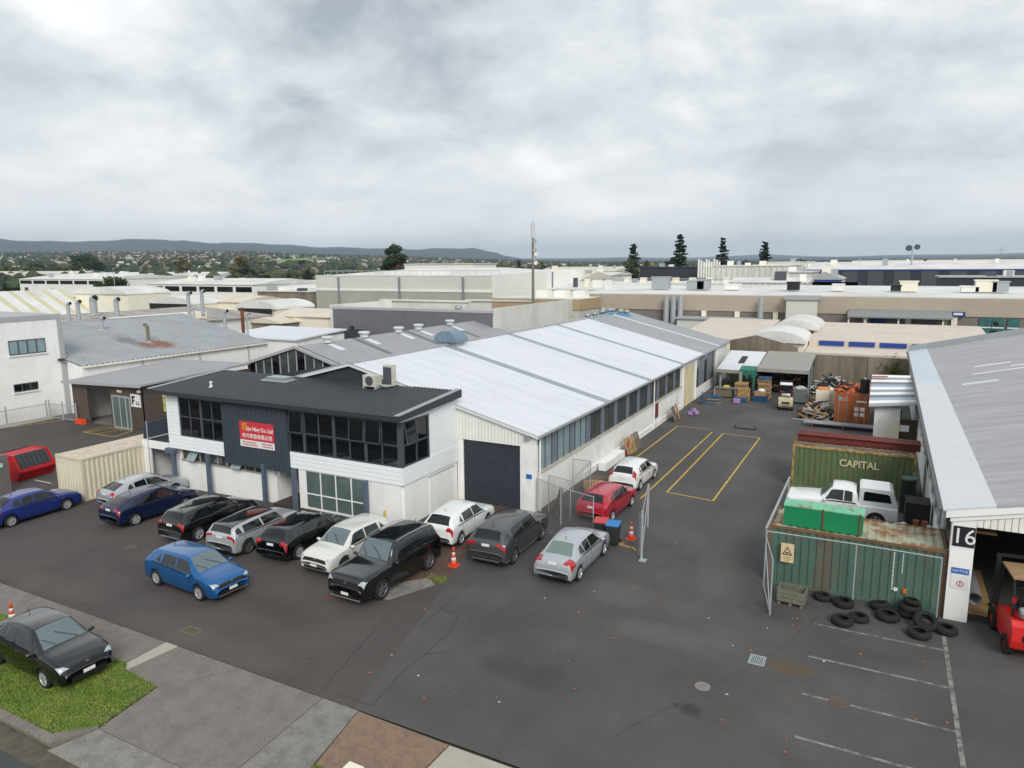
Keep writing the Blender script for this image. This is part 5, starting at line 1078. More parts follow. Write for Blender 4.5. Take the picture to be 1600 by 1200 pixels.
def pal(me, loc, rot, label, grp=None): return tag(inst('pallet', me, None, loc, rot), label, 'pallet', grp)
p = onG(930, 750); pal(PW, (-14.2, 37.3, 0), (0, 0, .3), 'pale timber pallet lying flat behind the red hatchback')
pal(PW, (-14.25, 37.25, .145), (0, 0, .35), 'upper pallet of the pair behind the red hatchback')
pal(PG, (-14.35, 32.75, .55), (rad(74), 0, rad(-62)), 'grey timber pallet leaning upright inside the cage')
pal(PG, (-14.3, 38.6, 0), (0, 0, .1), 'grey pallet on the ground by the wall behind the small white hatchback')
for i, (y, mt, lb) in enumerate(((45.3, WOOD, 'timber frame leaning on the white wall beside a red board'), (46.6, WOODG, 'grey frame leaning on the white wall near the painted bay'), (56.7, WOODG, 'dark pallet leaning on the white wall before the cream door'), (57.7, CARD, 'cardboard sheet leaning on the white wall before the cream door'))):
    tag(inst('leaning_frame', pallet_mesh(mt, 'l%d' % i), None, (-14.75, y, .6), (0, rad(72), rad(8*(i-1)))), lb, 'pallet' if i != 3 else 'cardboard')
tag(MB().obox((-14.7, 44.75, .55), .06, .1, 1.2, 0, 0, .2).build('red_board', RED), 'narrow red board propped against the white wall', 'board')
tag(MB().obox((-14.9, 42.3, .3), .5, 3.6, .5, .0).build('white_trough', WHITE), 'long white trough against the warehouse wall', 'trough')
for i, (x, y, z) in enumerate(((-14.0, 59.4, 0), (-13.6, 59.9, 0), (-13.8, 59.7, .27))): tag(MB().obox((x, y, z+.2), .32, .3, .26, i*.5).build('lilac_carton', PURP), 'lilac carton on the ground before the cream roller door', 'carton', 'lilac cartons by the wall')
# timber offcuts on the asphalt
for i, (a, b) in enumerate((((952, 846), (975, 850)), ((968, 852), (992, 858)), ((985, 856), (993, 861)))):
    A, C = onG(*a), onG(*b); tag(MB().obox((A+C)/2+Vector((0, 0, .03)), (C-A).length, .1, .06, math.atan2(C.y-A.y, C.x-A.x)).build('timber_offcut', WOOD), 'pale timber offcut on the asphalt at the cage gate', 'plank', 'timber offcuts at the gate')
# ---------------------------------------------------------------- shelters at the back of the yard
STZ = mat('shelter_sheet', (150, 150, 142), .7, var=.1, vscale=.8, dirt=.5, dirtcol=(110, 100, 84), dscale=.8)
s1 = thing('yard_shelter', 'open yard shelter with white roof sheets and torn green tarpaulin', 'shelter', (-12.6, 75, 0))
for x in (-14.2, -10.95):
    for y in (72.6, 78.8): part(B(x-.08, x+.08, y-.08, y+.08, 0, 2.2 if y < 75 else 3.2), 'post', GALV, s1)
for i, (a, b) in enumerate(((-14.5, -12.7), (-12.68, -10.8))): part(MB().prism([(72.2, 2.25), (79.2, 3.35), (79.2, 3.4), (72.2, 2.3)], 'x', a, b), 'roof_sheet', ROOFW, s1)
part(MB().prism([(74.5, 2.68), (77.0, 3.07), (77.0, 3.11), (74.5, 2.72)], 'x', -12.9, -12.3), 'roof_gap_shade', BLACK, s1); part(B(-14.5, -10.8, 72.15, 72.2, 1.95, 2.28), 'fascia', STZ, s1)  # black strip over the sheets paints the shade of a roof gap
m = MB(); n = 14
for i in range(n):
    x0, x1 = -12.3+i*.12, -12.3+(i+1)*.12; d0, d1 = 1.7-.25*math.sin(i*1.3), 1.7-.25*math.sin((i+1)*1.3); o0, o1 = .05*math.sin(i*2.1), .05*math.sin(i*2.1+2.1)
    m.add([(x0, 72.1-o0, d0), (x1, 72.1-o1, d1), (x1, 72.1, 2.36), (x0, 72.1, 2.36), (x1, 73.4, 2.6), (x0, 73.4, 2.6)], [(0, 1, 2, 3), (3, 2, 4, 5)])
part(m, 'tarpaulin', TARP, s1); part(MB().obox((-12.15, 72.05, 1.2), .3, .06, 1.9), 'tarpaulin_tail', STZ, s1); part(MB().obox((-10.9, 72.05, 1.3), .2, .06, 1.8, 0, 0, .1), 'tarpaulin_tail', TARP, s1); part(B(-14.4, -10.9, 78.6, 78.75, 0, 3.0), 'back_wall', STZ, s1)
s2 = thing('yard_shelter', 'open grey steel shelter full of scrap behind the cream forklift', 'shelter', (-8.3, 75, 0))
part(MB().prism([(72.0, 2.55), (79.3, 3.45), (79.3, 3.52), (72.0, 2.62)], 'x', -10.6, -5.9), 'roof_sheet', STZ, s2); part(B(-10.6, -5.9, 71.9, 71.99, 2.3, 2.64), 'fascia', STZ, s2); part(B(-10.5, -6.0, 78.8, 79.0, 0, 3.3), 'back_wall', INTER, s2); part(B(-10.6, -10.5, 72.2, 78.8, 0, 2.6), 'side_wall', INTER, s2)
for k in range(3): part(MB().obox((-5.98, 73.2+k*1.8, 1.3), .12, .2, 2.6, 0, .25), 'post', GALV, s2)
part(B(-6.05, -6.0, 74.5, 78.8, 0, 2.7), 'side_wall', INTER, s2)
# scrap heaps: too tangled to count
def heap(name, label, c, rx, ry, h, n, mts, seed, lens=(.4, 1.6)):
    r2 = random.Random(seed)
    for k, mt in enumerate(mts):
        m = MB()
        for i in range(n//len(mts)):
            a = r2.uniform(0, 6.28); q = math.sqrt(r2.random()); x, y = c[0]+rx*q*math.cos(a), c[1]+ry*q*math.sin(a); z = c[2]+h*(1-q*q)*r2.uniform(.2, 1.0)+.05
            m.obox((x, y, z), r2.uniform(*lens), r2.uniform(.06, .22), r2.uniform(.03, .12), r2.uniform(0, 3.14), r2.uniform(-.5, .5), r2.uniform(-.6, .6))
        if k == 0: blob(m, (c[0], c[1], c[2]), 1, 3, (rx*.8, ry*.8, h*.7), .5)
        o = m.build(name, mt); stuff(o); tag(o, label[k], 'scrap')
heap('scrap_heap', ['black tangled scrap in the heap beside the orange container', 'pale broken timber in the heap beside the orange container', 'grey metal scrap in the heap beside the orange container'], (-4.3, 62.8, 0), 1.3, 1.6, 1.5, 210, [BLACK, WOOD, GALV], 5)
heap('scrap_heap', ['dark scrap filling the grey steel shelter', 'brown board scrap filling the grey steel shelter'], (-8.2, 76.0, 0), 1.9, 2.2, 1.9, 160, [BLACK, CARD], 6)
heap('scrap_heap', ['dark scrap against the concrete wall behind the forklift', 'grey metal scrap against the concrete wall behind the forklift', 'pale board scrap against the concrete wall behind the forklift'], (-4.2, 76.0, 0), 1.6, 2.6, 1.7, 170, [BLACK, GALV, CREAMW], 9)
heap('roof_scrap', ['orange steel lattice scrap on the orange container', 'black scrap on the orange container'], (-2.2, 63.2, 2.5), .85, 1.6, .5, 70, [mat('orange_steel', (196, 104, 66), .6), BLACK], 12, (.5, 1.2))
dr2 = thing('roof_drum', 'black drum standing on the orange container', 'drum', (-.95, 62.2, 2.53)); MB().lathe([(.36, 0), (.36, .05), (.34, .07), (.34, 1.0), (.36, 1.05), (.33, 1.1), (0, 1.12)], n=20).build('body', BLACK, dr2); MB().lathe([(.08, 1.12), (.08, 1.18), (0, 1.18)], n=10).build('cap', SIGNW, dr2)
for i, (x, y, z) in enumerate(((-4.3, 68.0, 0), (-3.4, 68.6, 0))): tag(MB().obox((x, y, .8), 1.1, 1.2, 1.6, .1*i).build('white_cabinet', CREAMW), ('white cabinet with orange sheets on top beside the orange container', 'white cabinet standing behind the orange container')[i], 'cabinet')
tag(MB().obox((-4.3, 68, 1.68), .9, .9, .12, .3, .1).build('orange_sheet', mat('orange_sheet', (206, 130, 70), .7)), 'orange sheets lying on the white cabinet', 'sheet')
sp_ = thing('steel_bundle', 'bundle of long galvanised steel lengths before the orange container', 'steel', (-2.2, 59.5, 0), -.02)
for k in range(9): MB().obox((rr.uniform(-.5, .5), -.3+k*.085, .28+.06*(k % 3)), rr.uniform(5.2, 6.9), .07, .07, rr.uniform(-.012, .012)).build('steel_length', GALV if k % 3 else mat('grey_steel', (84, 88, 96), .5, .3), sp_)
for x in (-2.2, 0, 2.2): B(x-.06, x+.06, -.45, .5, 0, .25).build('bearer', STEELR, sp_)
MB().box(-2.4, 2.6, .3, .42, .0, .22).build('red_length', STEELR, sp_)
# pallet stacks, crates and boxes in front of the shelters
def stack(x, y, n, kinds, label, grp, rz=0):
    for k in range(n): pal(kinds[k % len(kinds)], (x+rr.uniform(-.05, .05), y, k*.146), (0, 0, rz+rr.uniform(-.06, .06)), label, grp)
stack(-13.4, 66.2, 4, [PW, PBm], 'pallet in the low stack nearest the cream roller door', 'low pallet stack')
stack(-11.6, 69.6, 10, [PW, PW, PG], 'pallet in the tall timber stack before the tarpaulin shelter', 'tall timber pallet stack'); stack(-11.4, 67.7, 2, [PBm], 'blue pallet lying in front of the tall timber stack', 'blue pallets')
stack(-9.7, 68.6, 4, [PBm], 'blue pallet at the base of the stack beside the cream forklift', 'blue pallet stack'); stack(-9.6, 70.2, 13, [PW, PW, PG], 'timber pallet in the stack behind the blue pallets', 'timber pallet stack by the forklift'); pal(PBm, (-9.55, 70.1, 1.92), (0, 0, .1), 'blue pallet on top of the timber stack behind the forklift')
pal(PW, (-11.2, 68.6, .55), (rad(78), 0, 0), 'timber pallet standing upright against the tall stack')
tag(MB().obox((-9.7, 68.5, .75), 1.0, 1.0, .32, .05).build('cardboard_bale', CARD), 'flat brown cardboard bale on the blue pallets', 'cardboard'); m = MB(); blob(m, (0, 0, 0), .35, 2, (1, .8, .5)); tag(m.build('white_sack', SIGNW, None, True, (-9.6, 68.4, 1.05)), 'white sack on the cardboard bale', 'sack')
tag(MB().obox((-11.5, 66.8, .2), .6, .35, .36, .1).build('lilac_box', PURP), 'lilac box in front of the blue pallets', 'box')
sb = thing('scrap_bin', 'grey wheeled scrap bin behind the cream forklift', 'bin', (-6.3, 69.0, 0), .1); MB().add([(-.5, -.5, .2), (.5, -.5, .2), (.5, .5, .2), (-.5, .5, .2), (-.62, -.62, 1.4), (.62, -.62, 1.4), (.62, .62, 1.4), (-.62, .62, 1.4)], [(0, 3, 2, 1), (4, 5, 6, 7), (0, 1, 5, 4), (1, 2, 6, 5), (2, 3, 7, 6), (3, 0, 4, 7)]).build('body', mat('bin_grey', (104, 112, 112), .7, var=.1, vscale=3), sb); m = MB(); blob(m, (0, 0, 1.42), .55, 2, (1, 1, .35), .5); m.build('contents', BAG, sb)
for s in (-1, 1): MB().lathe([(0, -.05), (.1, -.05), (.1, .05), (0, .05)], (s*.4, -.3, .1), 'x', 12).build('caster', BLACK, sb)
tag(MB().obox((-5.2, 69.3, .3), .6, .5, .5, .3).build('cardboard_box', CARD), 'brown cardboard box beside the grey scrap bin', 'box'); m = MB(); blob(m, (0, 0, 0), .4, 2, (1.1, .8, .6)); tag(m.build('blue_bag', mat('blue_bag', (20, 84, 190), .5), None, True, (-4.6, 69.2, .2)), 'bright blue bag beside the cardboard box', 'bag')
wb = thing('work_bench', 'grey metal workbench with a yellow box under the tarpaulin shelter', 'bench', (-13.0, 69.4, 0)); B(-1.1, 1.1, -.5, .5, .85, .95).build('top', mat('bench_grey', (110, 108, 102), .7), wb); B(-.2, .3, -.2, .1, .96, 1.15).build('yellow_box', mat('pale_yellow', (206, 196, 110), .7), wb); B(-1.0, .6, -.4, .4, .1, .8).build('cabinet', WOODG, wb)
for x in (-1.0, 1.0): B(x-.05, x+.05, -.45, .45, 0, .849).build('leg', GALV, wb)
tag(MB().obox((-14.3, 65.0, .5), .12, .9, 1.0, .2, .25).build('pallet_offcut', PBLUE), 'blue pallet end leaning beside the cream roller door', 'pallet'); tag(MB().obox((-13.7, 65.2, .06), .9, .5, .1, .3).build('blue_sheet', PBLUE), 'blue sheet lying on the ground beside the low pallet stack', 'sheet')
bh = thing('steel_hoop', 'dark bent steel hoop lying by the yellow painted bay', 'hoop', (-9.0, 56.2, 0), -.1); MB().path([(-.75, .3, .25), (-.8, 0, .05), (.8, 0, .05), (.8, .3, .25)], .04).build('bar', BLACK, bh)
# lean-to between the right building and the orange container
lt = thing('lean_to_shed', 'white lean-to with striped metal roof against the corner warehouse', 'shed', (1.4, 58, 0))
part(B(-.1, 1.5, 55.4, 55.55, 0, 2.7), 'front_wall', WBLOCK, lt); part(B(1.5, 2.58, 55.4, 55.5, 0, 1.95), 'brown_door', mat('brown_door', (66, 50, 36), .8, var=.15, vscale=3), lt); part(B(1.52, 2.1, 55.36, 55.398, 1.1, 1.55), 'notice', SIGNW, lt); part(B(.62, 1.5, 55.33, 55.398, .05, 1.95), 'white_door', CREAMW, lt); part(B(.7, 1.6, 55.42, 55.56, 2.0, 2.65), 'dull_window', GLASSK, lt); part(B(-.1, .05, 55.56, 62, 0, 2.9), 'side_wall', WBLOCK, lt)
for i in range(12):
    y0 = 54.9+i*.62; mt_ = [ROOFT, WHITE, mat('lean_blue', (158, 172, 188), .5), mat('lean_grey', (120, 122, 124), .6), WHITE][i % 5]; za, zb_, zc_, zd = 2.75+.1*i, 3.1+.08*i, 3.18+.08*i, 2.85+.1*i; part(MB().add([(-.5, y0, za), (2.5, y0, zb_), (2.5, y0+.6, zc_), (-.5, y0+.6, zd), (-.5, y0, za+.04), (2.5, y0, zb_+.04), (2.5, y0+.6, zc_+.04), (-.5, y0+.6, zd+.04)], [(0, 3, 2, 1), (4, 5, 6, 7), (0, 1, 5, 4), (1, 2, 6, 5), (2, 3, 7, 6), (3, 0, 4, 7)]), 'roof_sheet', mt_, lt)
part(MB().prism([(-.5, 4.0), (.6, 4.05), (.6, 4.1), (-.5, 4.05)], 'y', 61.0, 61.3), 'red_batten', LETR, lt)
# pipes in the doorway of number 16
PIPE = mat('pvc_pipe', (140, 138, 142), .5)
for i, (x, z, y0) in enumerate(((3.75, .36, 29.9), (3.9, 3.15, 30.6))): tag(MB().lathe([(.22, 0), (.25, 0), (.25, 3.5), (.22, 3.5)], (x, y0, z), 'y', 20, True).build('pipe_roll', PIPE, None, True), ('grey roll of material resting on a pallet inside the number 16 doorway', 'grey roll racked high inside the number 16 doorway')[i], 'roll')
tag(B(3.5, 4.3, 29.3, 33.6, .02, .1).build('timber_dunnage', WOOD), 'timber base under the grey roll in the number 16 doorway', 'pallet'); tag(B(3.5, 4.3, 30.5, 35, 2.72, 2.82).build('rack_shelf', WOOD), 'timber rack shelf inside the number 16 doorway', 'shelf')
# ---------------------------------------------------------------- skip bin, enclosure, mailbox
sk = thing('skip_bin', 'red skip bin with ribbed black lids at the neighbouring yard', 'skip bin', (-48.6, 24.7, gz(-48)), .12)
pr = [(-.95, 0), (-1.25, .6), (-1.18, .78), (-.7, 1.62), (.7, 1.62), (1.18, .78), (1.25, .6), (.95, 0)]
MB().prism(pr, 'y', -1.1, 1.1).build('body', RED, sk)
for a_, b_ in ((-1.18, -1.1), (1.1, 1.18)): MB().prism([(q[0]*1.05, q[1]*1.03) for q in pr], 'y', a_, b_).build('end_plate', RED, sk)
B(-1.32, 1.32, -1.2, 1.2, .56, .66).build('rim', RED, sk); LID = mat('lid_grey', (58, 60, 64), .55)
for s in (-1, 1):
    l2 = MB().add([(s*1.2, -1.0, .8), (s*1.2, 1.0, .8), (s*.72, 1.0, 1.66), (s*.72, -1.0, 1.66)], [(0, 1, 2, 3)] if s > 0 else [(3, 2, 1, 0)]).build('lid', LID, sk)
    for k in range(7): MB().obox((s*.98, -.87+k*.29, 1.25), .07, .12, .92, 0, 0, -s*.51).build('lid_rib', LID, l2)
tag(B(-.9, .0, -5, .0, 0, 2.3).build('bin_enclosure', mat('enclosure_grey', (108, 102, 98), .85, var=.08, vscale=2), None, False, (-45.7, 22.4, gz(-47))), 'grey block enclosure wall in front of the red skip bin', 'wall')
gs = thing('assembly_sign', 'small white and green sign on the grey enclosure wall', 'sign', (-45.68, 21.95, gz(-47)+1.5), rad(90)); B(-.12, .12, 0, .015, .14, .36).build('white_board', SIGNW, gs); B(-.12, .12, 0, .015, 0, .138).build('green_board', mat('sign_green', (24, 140, 100), .6), gs); MB().box(-.1, .08, -.004, -.001, .28, .31).box(-.1, .09, -.004, -.001, .2, .23).build('small_print', mat('sign_green', (24, 140, 100)), gs)
mbx = thing('letterbox', 'cream letterbox on the grass scrap by the street crossing', 'letterbox', (-10.35, 11.75, 0)); p = onZ(556, 1197, .9); mbx.location = (p.x, p.y-.15, 0)
B(-.2, .2, -.17, .17, .65, .9).build('box', CREAMW, mbx); B(-.22, .22, -.19, .19, .9, .93).build('lid', CREAMW, mbx); B(-.05, .05, -.05, .05, 0, .65).build('post', WOODG, mbx); B(-.14, .14, -.176, -.171, .78, .81).build('slot', BLACK, mbx)
# scraps along the office wall
for i, (px, py, mt) in enumerate(((345, 768, WOOD), (362, 766, mat('teal_scrap', (30, 140, 130), .6)), (292, 758, WHITE), (275, 752, GALV))):
    p = onG(px, py); tag(MB().obox((p.x, p.y, p.z+.08), (.9, .3, .35, .4)[i], .25, .15, .3*i).build('offcut', mt), ('timber offcut at the foot of the white office wall', 'teal plastic scrap at the foot of the white office wall', 'white scrap at the foot of the office wall', 'grey pipe scrap at the foot of the office wall')[i], 'offcut')
# ---------------------------------------------------------------- neighbours on the left
wb2 = thing('plaster_building', 'white plastered building with grey parapet at the left edge', 'building', (-73, 30, 0))
def wpart(mb, n, mt): return part(mb, n, mt, wb2)
wx = -66.0; wpart(B(-80, wx, 18, 38.0, -.7, 8.3), 'wall', WHITE); wpart(B(-80.1, wx+.08, 17.9, 38.1, 8.31, 8.7), 'parapet', PALEG2); wpart(B(wx+.001, wx+.1, 37.7, 38.1, -.7, 8.3), 'corner_trim', PALEG2)
def wwin(a, b, n, par):
    p0, p1 = onX(*a, wx), onX(*b, wx); y0, y1, z0, z1 = p0.y, p1.y, p1.z, p0.z
    f = MB(); f.box(wx-.02, wx+.05, y0, y1, z0, z0+.1); f.box(wx-.02, wx+.05, y0, y1, z1-.08, z1)
    for i in range(n+1): yy = y0+(y1-y0)*i/n; f.box(wx-.02, wx+.048, max(y0, yy-.05), min(y1, yy+.05), z0+.101, z1-.081)
    w_ = part(f, 'window', FRAME, par)
    for i in range(n):
        sub(B(wx-.01, wx+.02, y0+(y1-y0)*i/n+.05, y0+(y1-y0)*(i+1)/n-.05, z0+.1, z1-.08), 'pane', GLASSF if z0 > 4 else GLASSD, w_)
    sub(B(wx, wx+.12, y0-.1, y1+.1, z0-.12, z0-.005), 'sill', WHITE, w_)
wwin((12, 533), (72, 550), 4, wb2); wwin((21, 601), (60, 608), 3, wb2)
wpart(MB().obox((wx+.3, 37.6, 4.6), .5, .25, .2, .5), 'security_camera', DKROOF2)
nf = thing('picket_fence', 'galvanised picket fence with gate beside the white plastered building', 'fence', (-64.6, 30, gz(-60)))
for x0, y0, x1, y1 in ((-65.3, 29, -65.3, 35.6), (-65.2, 35.8, -61.6, 36.0)):
    n = int(math.hypot(x1-x0, y1-y0)/.14); zb = gz(-60)
    for z in (.15, 1.35): part(MB().tube((x0, y0, zb+z), (x1, y1, zb+z), .03, 6), 'rail', GALV, nf)
    m = MB()
    for i in range(n): t = i/n; xx, yy = x0+(x1-x0)*t, y0+(y1-y0)*t; m.tube((xx, yy, zb+.05), (xx, yy, zb+1.45), .012, 4)
    part(m, 'picket', GALV, nf)
    for t in (0, .5, 1): part(MB().tube((x0+(x1-x0)*t, y0+(y1-y0)*t, zb), (x0+(x1-x0)*t, y0+(y1-y0)*t, zb+1.7), .06, 8), 'post', GALV, nf)
struct(B(-66, -64.8, 14.6, 36, gz(-60)-.1, gz(-60)+.1).build('neighbour_kerb', CONC_P))
# workshop with corrugated grey roof
wk = thing('workshop', 'white workshop with corrugated grey roof and rust-stained flue', 'workshop', (-70, 49, 0))
kx, ky0, ky1, ke = -63.6, 38.1, 60.0, 4.05
rdg = onX(330, 489, -78); kr = -78.0; krz = onX(200, 497, kr).z
part(B(kx-.2, kx, ky0, ky1, -.7, ke-.02), 'wall', WHITE, wk); part(MB().prism([(kr-8, -.7), (kx-.21, -.7), (kx-.21, ke-.1), (kr, krz-.1), (kr-8, ke)], 'y', ky1-.2, ky1-.02), 'end_wall', WHITE, wk)
part(MB().prism([(kr-8, -.7), (kx-.21, -.7), (kx-.21, ke-.1), (kr, krz-.1), (kr-8, ke)], 'y', ky0+.05, ky0+.2), 'end_wall', WHITE, wk)
part(MB().corr((kx+.15, ky0+.02, ke-.03), (0, ky1-ky0, 0), (kr-kx-.15, 0, krz-ke+.03), (0, 0, 1), .5, .1), 'roof_sheet', WORKROOF, wk)
part(MB().prism([(kr, krz), (kr-12, ke-.3), (kr-12, ke-.36), (kr, krz-.06)], 'y', ky0, ky1), 'roof_sheet', RUSTROOF, wk); part(B(kx+.15, kx+.32, ky0, ky1, ke-.14, ke), 'gutter', CREAMW, wk); part(B(kr-.2, kr+.2, ky0, ky1, krz+.02, krz+.09), 'ridge_cap', PALEG2, wk)
m = MB()
for yy in (44, 50.5, 57): m.tube((kx+.1, yy, 0), (kx+.1, yy, ke-.1), .06)
part(m, 'downpipe', PALEG2, wk)
def wkz(x): return ke+(krz-ke)*(x-kx)/(kr-kx)
def flue(px, py, X, h, r, bend, label, mt=GALV, stain=False, parz=wkz):
    p = onX(px, py, X); z = parz(X); t = thing('roof_flue', label, 'flue', (X, p.y, z))
    MB().tube((0, 0, -.3), (0, 0, h), r, 12).build('pipe', mt, t); MB().lathe([(r*2, 0), (r*1.1, .15)], n=12).build('flashing', PALEG2, t)
    if bend: MB().path([(0, 0, h-.02), (.15*bend, .02, h+.22), (.5*bend, .04, h+.25)], r*1.05, 12).build('elbow', mt, t); MB().tube((.5*bend, .04, h+.25), (.52*bend, .04, h+.25), r*.9, 12).build('mouth', BLACK, t)
    else: MB().lathe([(r*1.6, h), (r*1.6, h+.05), (0, h+.2)], n=12).build('cap', mt, t)
flue(160, 519, -74, 1.1, .2, 1, 'short bent flue on the near slope of the corrugated workshop roof', PALEG2)
flue(233, 543, -68.3, 1.6, .17, -1, 'rust-stained flue on the corrugated workshop roof', mat('flue_olive', (120, 112, 92), .7))
for px, py, X, h, lb in ((296, 488, -77, 2.6, 'tall bent galvanised flue on the workshop ridge'), (317, 485, -77.2, 2.7, 'second tall bent galvanised flue on the workshop ridge'), (352, 512, -71, 1.7, 'bent flue near the far end of the workshop roof')): flue(px, py, X, h, .22, 1, lb)
flue(381, 527, -67.5, 3.0, .2, 0, 'rusty brown chimney pipe at the end of the workshop roof', RUST); flue(388, 530, -67, 2.3, .1, 1, 'thin bent pipe beside the rusty chimney pipe'); flue(303, 495, -76, 1.2, .1, 0, 'short twin-capped vent pipe beside the tall flues')
# rusty low roof behind the workshop
rb = thing('rusty_roof_shed', 'low shed with rust-streaked grey roof behind the workshop', 'shed', (-100, 60, 0))
part(B(-125, -88, 46, 84, 0, 5.0), 'wall', FARW, rb); part(MB().prism([(-126, 4.6), (-106, 6.1), (-87.5, 5.0), (-87.5, 4.92), (-106, 6.02), (-126, 4.5)], 'y', 45.6, 84.4), 'roof', RUSTROOF, rb)
part(B(-93, -90.8, 60, 74, 5.2, 6.1), 'roof_duct', CREAMW, rb)
rbz = lambda x: 6.1-(x+106)*.06
for px, py, X, h, r, lb in ((108, 496, -96, 2.4, .22, 'pair of bent flues standing on the rust-streaked roof'), (124, 502, -93, 2.9, .26, 'bent galvanised flue with rusty base on the rust-streaked roof'), (182, 479, -98, 2.4, .35, 'galvanised flue with guy wires on the rust-streaked roof'), (146, 478, -103, 2.2, .5, 'large curved twin duct behind the rust-streaked roof')): flue(px, py, X, h, r, 1, lb, GALV, False, rbz)
turbine(-99, onX(66, 480, -99).y, rbz(-99), 0, 'dark vent on the rust-streaked roof', None, 1.6, PALEG2)
# brown building
bb = thing('brown_building', 'brown clad building with glass doors, open garage and grey roof', 'building', (-57, 42, 0))
def bp(mb, n, mt): return part(mb, n, mt, bb)
by, g0 = 36.2, gz(-60)
bp(B(-62.2, -60.1, by, by+.2, g0, 3.0), 'front_wall', BROWNC); bp(B(-60.1, -57.0, by, by+.2, 2.7, 3.0), 'lintel', BROWNC); bp(B(-57.0, -52.62, by, by+.2, g0, 3.2), 'front_wall', BROWNC)
me = B(-.02, .02, -.03, 0, g0, 3.1).mesh('batten'); me.materials.append(BROWNC)
for i in range(22):
    x = -56.8+i*.19
    if not -56.75 < x < -54.3: P(inst('batten', me, None, (x, by, 0)), bb)
bp(B(-52.8, -52.6, by, 47, g0, 3.3), 'side_wall', BROWNC); bp(B(-62.2, -62.0, by+.2, 47, g0, 2.9), 'side_wall', WHITE); bp(B(-62, -52.8, 44.8, 45, g0, 3), 'inner_wall', CREAMW); bp(B(-59.4, -57.6, 44.75, 44.79, 1.3, 2.4), 'inner_window', GLASSF); bp(B(-62, -52.8, by+.2, 44.8, g0, g0+.02), 'garage_floor', CONC2)
d = bp(MB().box(-56.7, -54.35, by-.06, by-.01, g0, g0+.1).box(-56.7, -54.35, by-.06, by-.01, 2.2, 2.32).box(-56.7, -56.58, by-.058, by-.01, g0+.1, 2.2).box(-55.75, -55.65, by-.058, by-.01, g0+.1, 2.2).box(-54.95, -54.83, by-.058, by-.01, g0+.1, 2.2).box(-54.45, -54.35, by-.058, by-.01, g0+.1, 2.2), 'glass_doors', PALEG2)
for a, b in ((-56.58, -55.75), (-55.65, -54.95), (-54.83, -54.45)): sub(B(a, b, by-.035, by-.015, g0+.1, 2.2), 'pane', GLASSG, d)
bp(B(-55.9, -55.3, by-.06, by-.01, 2.6, 2.8), 'wall_light', CREAMW); bp(MB().obox((-52.9, by-.15, 2.9), .2, .2, .2), 'camera', CREAMW)
f = bp(MB().box(-52.6, -52.52, 37.9, 39.6, .9, 2.7), 'side_window', mat('buttery_blind', (196, 190, 120), .6))
for z in (1.48, 2.08): sub(B(-52.55, -52.49, 37.9, 39.6, z-.03, z+.03), 'glazing_bar', FRAME, f)
bp(MB().add([(-62.6, 35.7, 3.0), (-52.2, 35.7, 3.35), (-52.2, 47, 3.75), (-62.6, 47, 3.55), (-62.6, 35.7, 3.14), (-52.2, 35.7, 3.5), (-52.2, 47, 3.9), (-62.6, 47, 3.7)], [(0, 3, 2, 1), (4, 5, 6, 7), (0, 1, 5, 4), (1, 2, 6, 5), (2, 3, 7, 6), (3, 0, 4, 7)]), 'roof', PALEG)
bp(MB().add([(-62.7, 35.62, 2.95), (-52.1, 35.62, 3.3), (-52.1, 35.69, 3.3), (-62.7, 35.69, 2.95), (-62.7, 35.62, 3.2), (-52.1, 35.62, 3.55), (-52.1, 35.69, 3.55), (-62.7, 35.69, 3.2)], [(0, 3, 2, 1), (4, 5, 6, 7), (0, 1, 5, 4), (1, 2, 6, 5), (2, 3, 7, 6), (3, 0, 4, 7)]), 'fascia', PALEG2)
fs = thing('letter_sign', 'white sign with a black letter F beside the glass doors', 'sign', (-53.55, by-.07, 1.55)); B(-.62, .62, 0, .03, 0, 1.05).build('board', SIGNW, fs); MB().box(-.48, -.3, -.006, -.001, .2, .9).box(-.299, -.05, -.006, -.001, .72, .9).box(-.299, -.12, -.006, -.001, .45, .6).build('letter', SIGNK, fs); MB().box(.02, .42, -.006, -.001, .38, .46).build('red_line', LETR, fs); MB().box(.02, .5, -.006, -.001, .2, .3).build('grey_line', FRAME, fs)
tag(MB().prism([(-.55, 0), (.55, 0), (.42, .4), (.15, .4), (.1, .32), (-.1, .32), (-.15, .4), (-.42, .4)], 'y', -.2, .2).build('barrier_block', ORANGE, None, False, (-60.7, by-.45, g0)), 'red plastic barrier block by the open garage', 'barrier')
# glazed gable behind it
gx0, gx1, gp, gy = -52.6, -40.3, -46.4, 47.0; gpz = onY(463, 541, gy).z; ge = 3.95
gg_ = thing('glazed_gable_building', 'grey-roofed building with a glazed brown gable and round vents', 'building', (-46, 62, 0))
part(MB().prism([(gx0, g0), (gx1, g0), (gx1, ge), (gp, gpz), (gx0, ge)], 'y', gy+.25, gy+.4), 'gable_backing', mat('brown_interior', (58, 46, 40), .9, var=.5, vscale=.9), gg_)
for i in range(12):
    a, b = gx0+(gx1-gx0)*i/12, gx0+(gx1-gx0)*(i+1)/12
    def gzz(x): return gpz-abs(x-gp)*(gpz-ge)/(gx1-gp)-.25
    q = part(MB().prism([(a+.04, 2.2), (b-.04, 2.2), (b-.04, max(2.3, gzz(b))), (a+.04, max(2.3, gzz(a)))], 'y', gy+.1, gy+.13), 'gable_pane', GLASSK if i % 3 else GLASSD, gg_); sub(B(b-.035, b+.035, gy+.02, gy+.16, 2.2, max(2.3, gzz(b))), 'mullion', PALEG2, q)
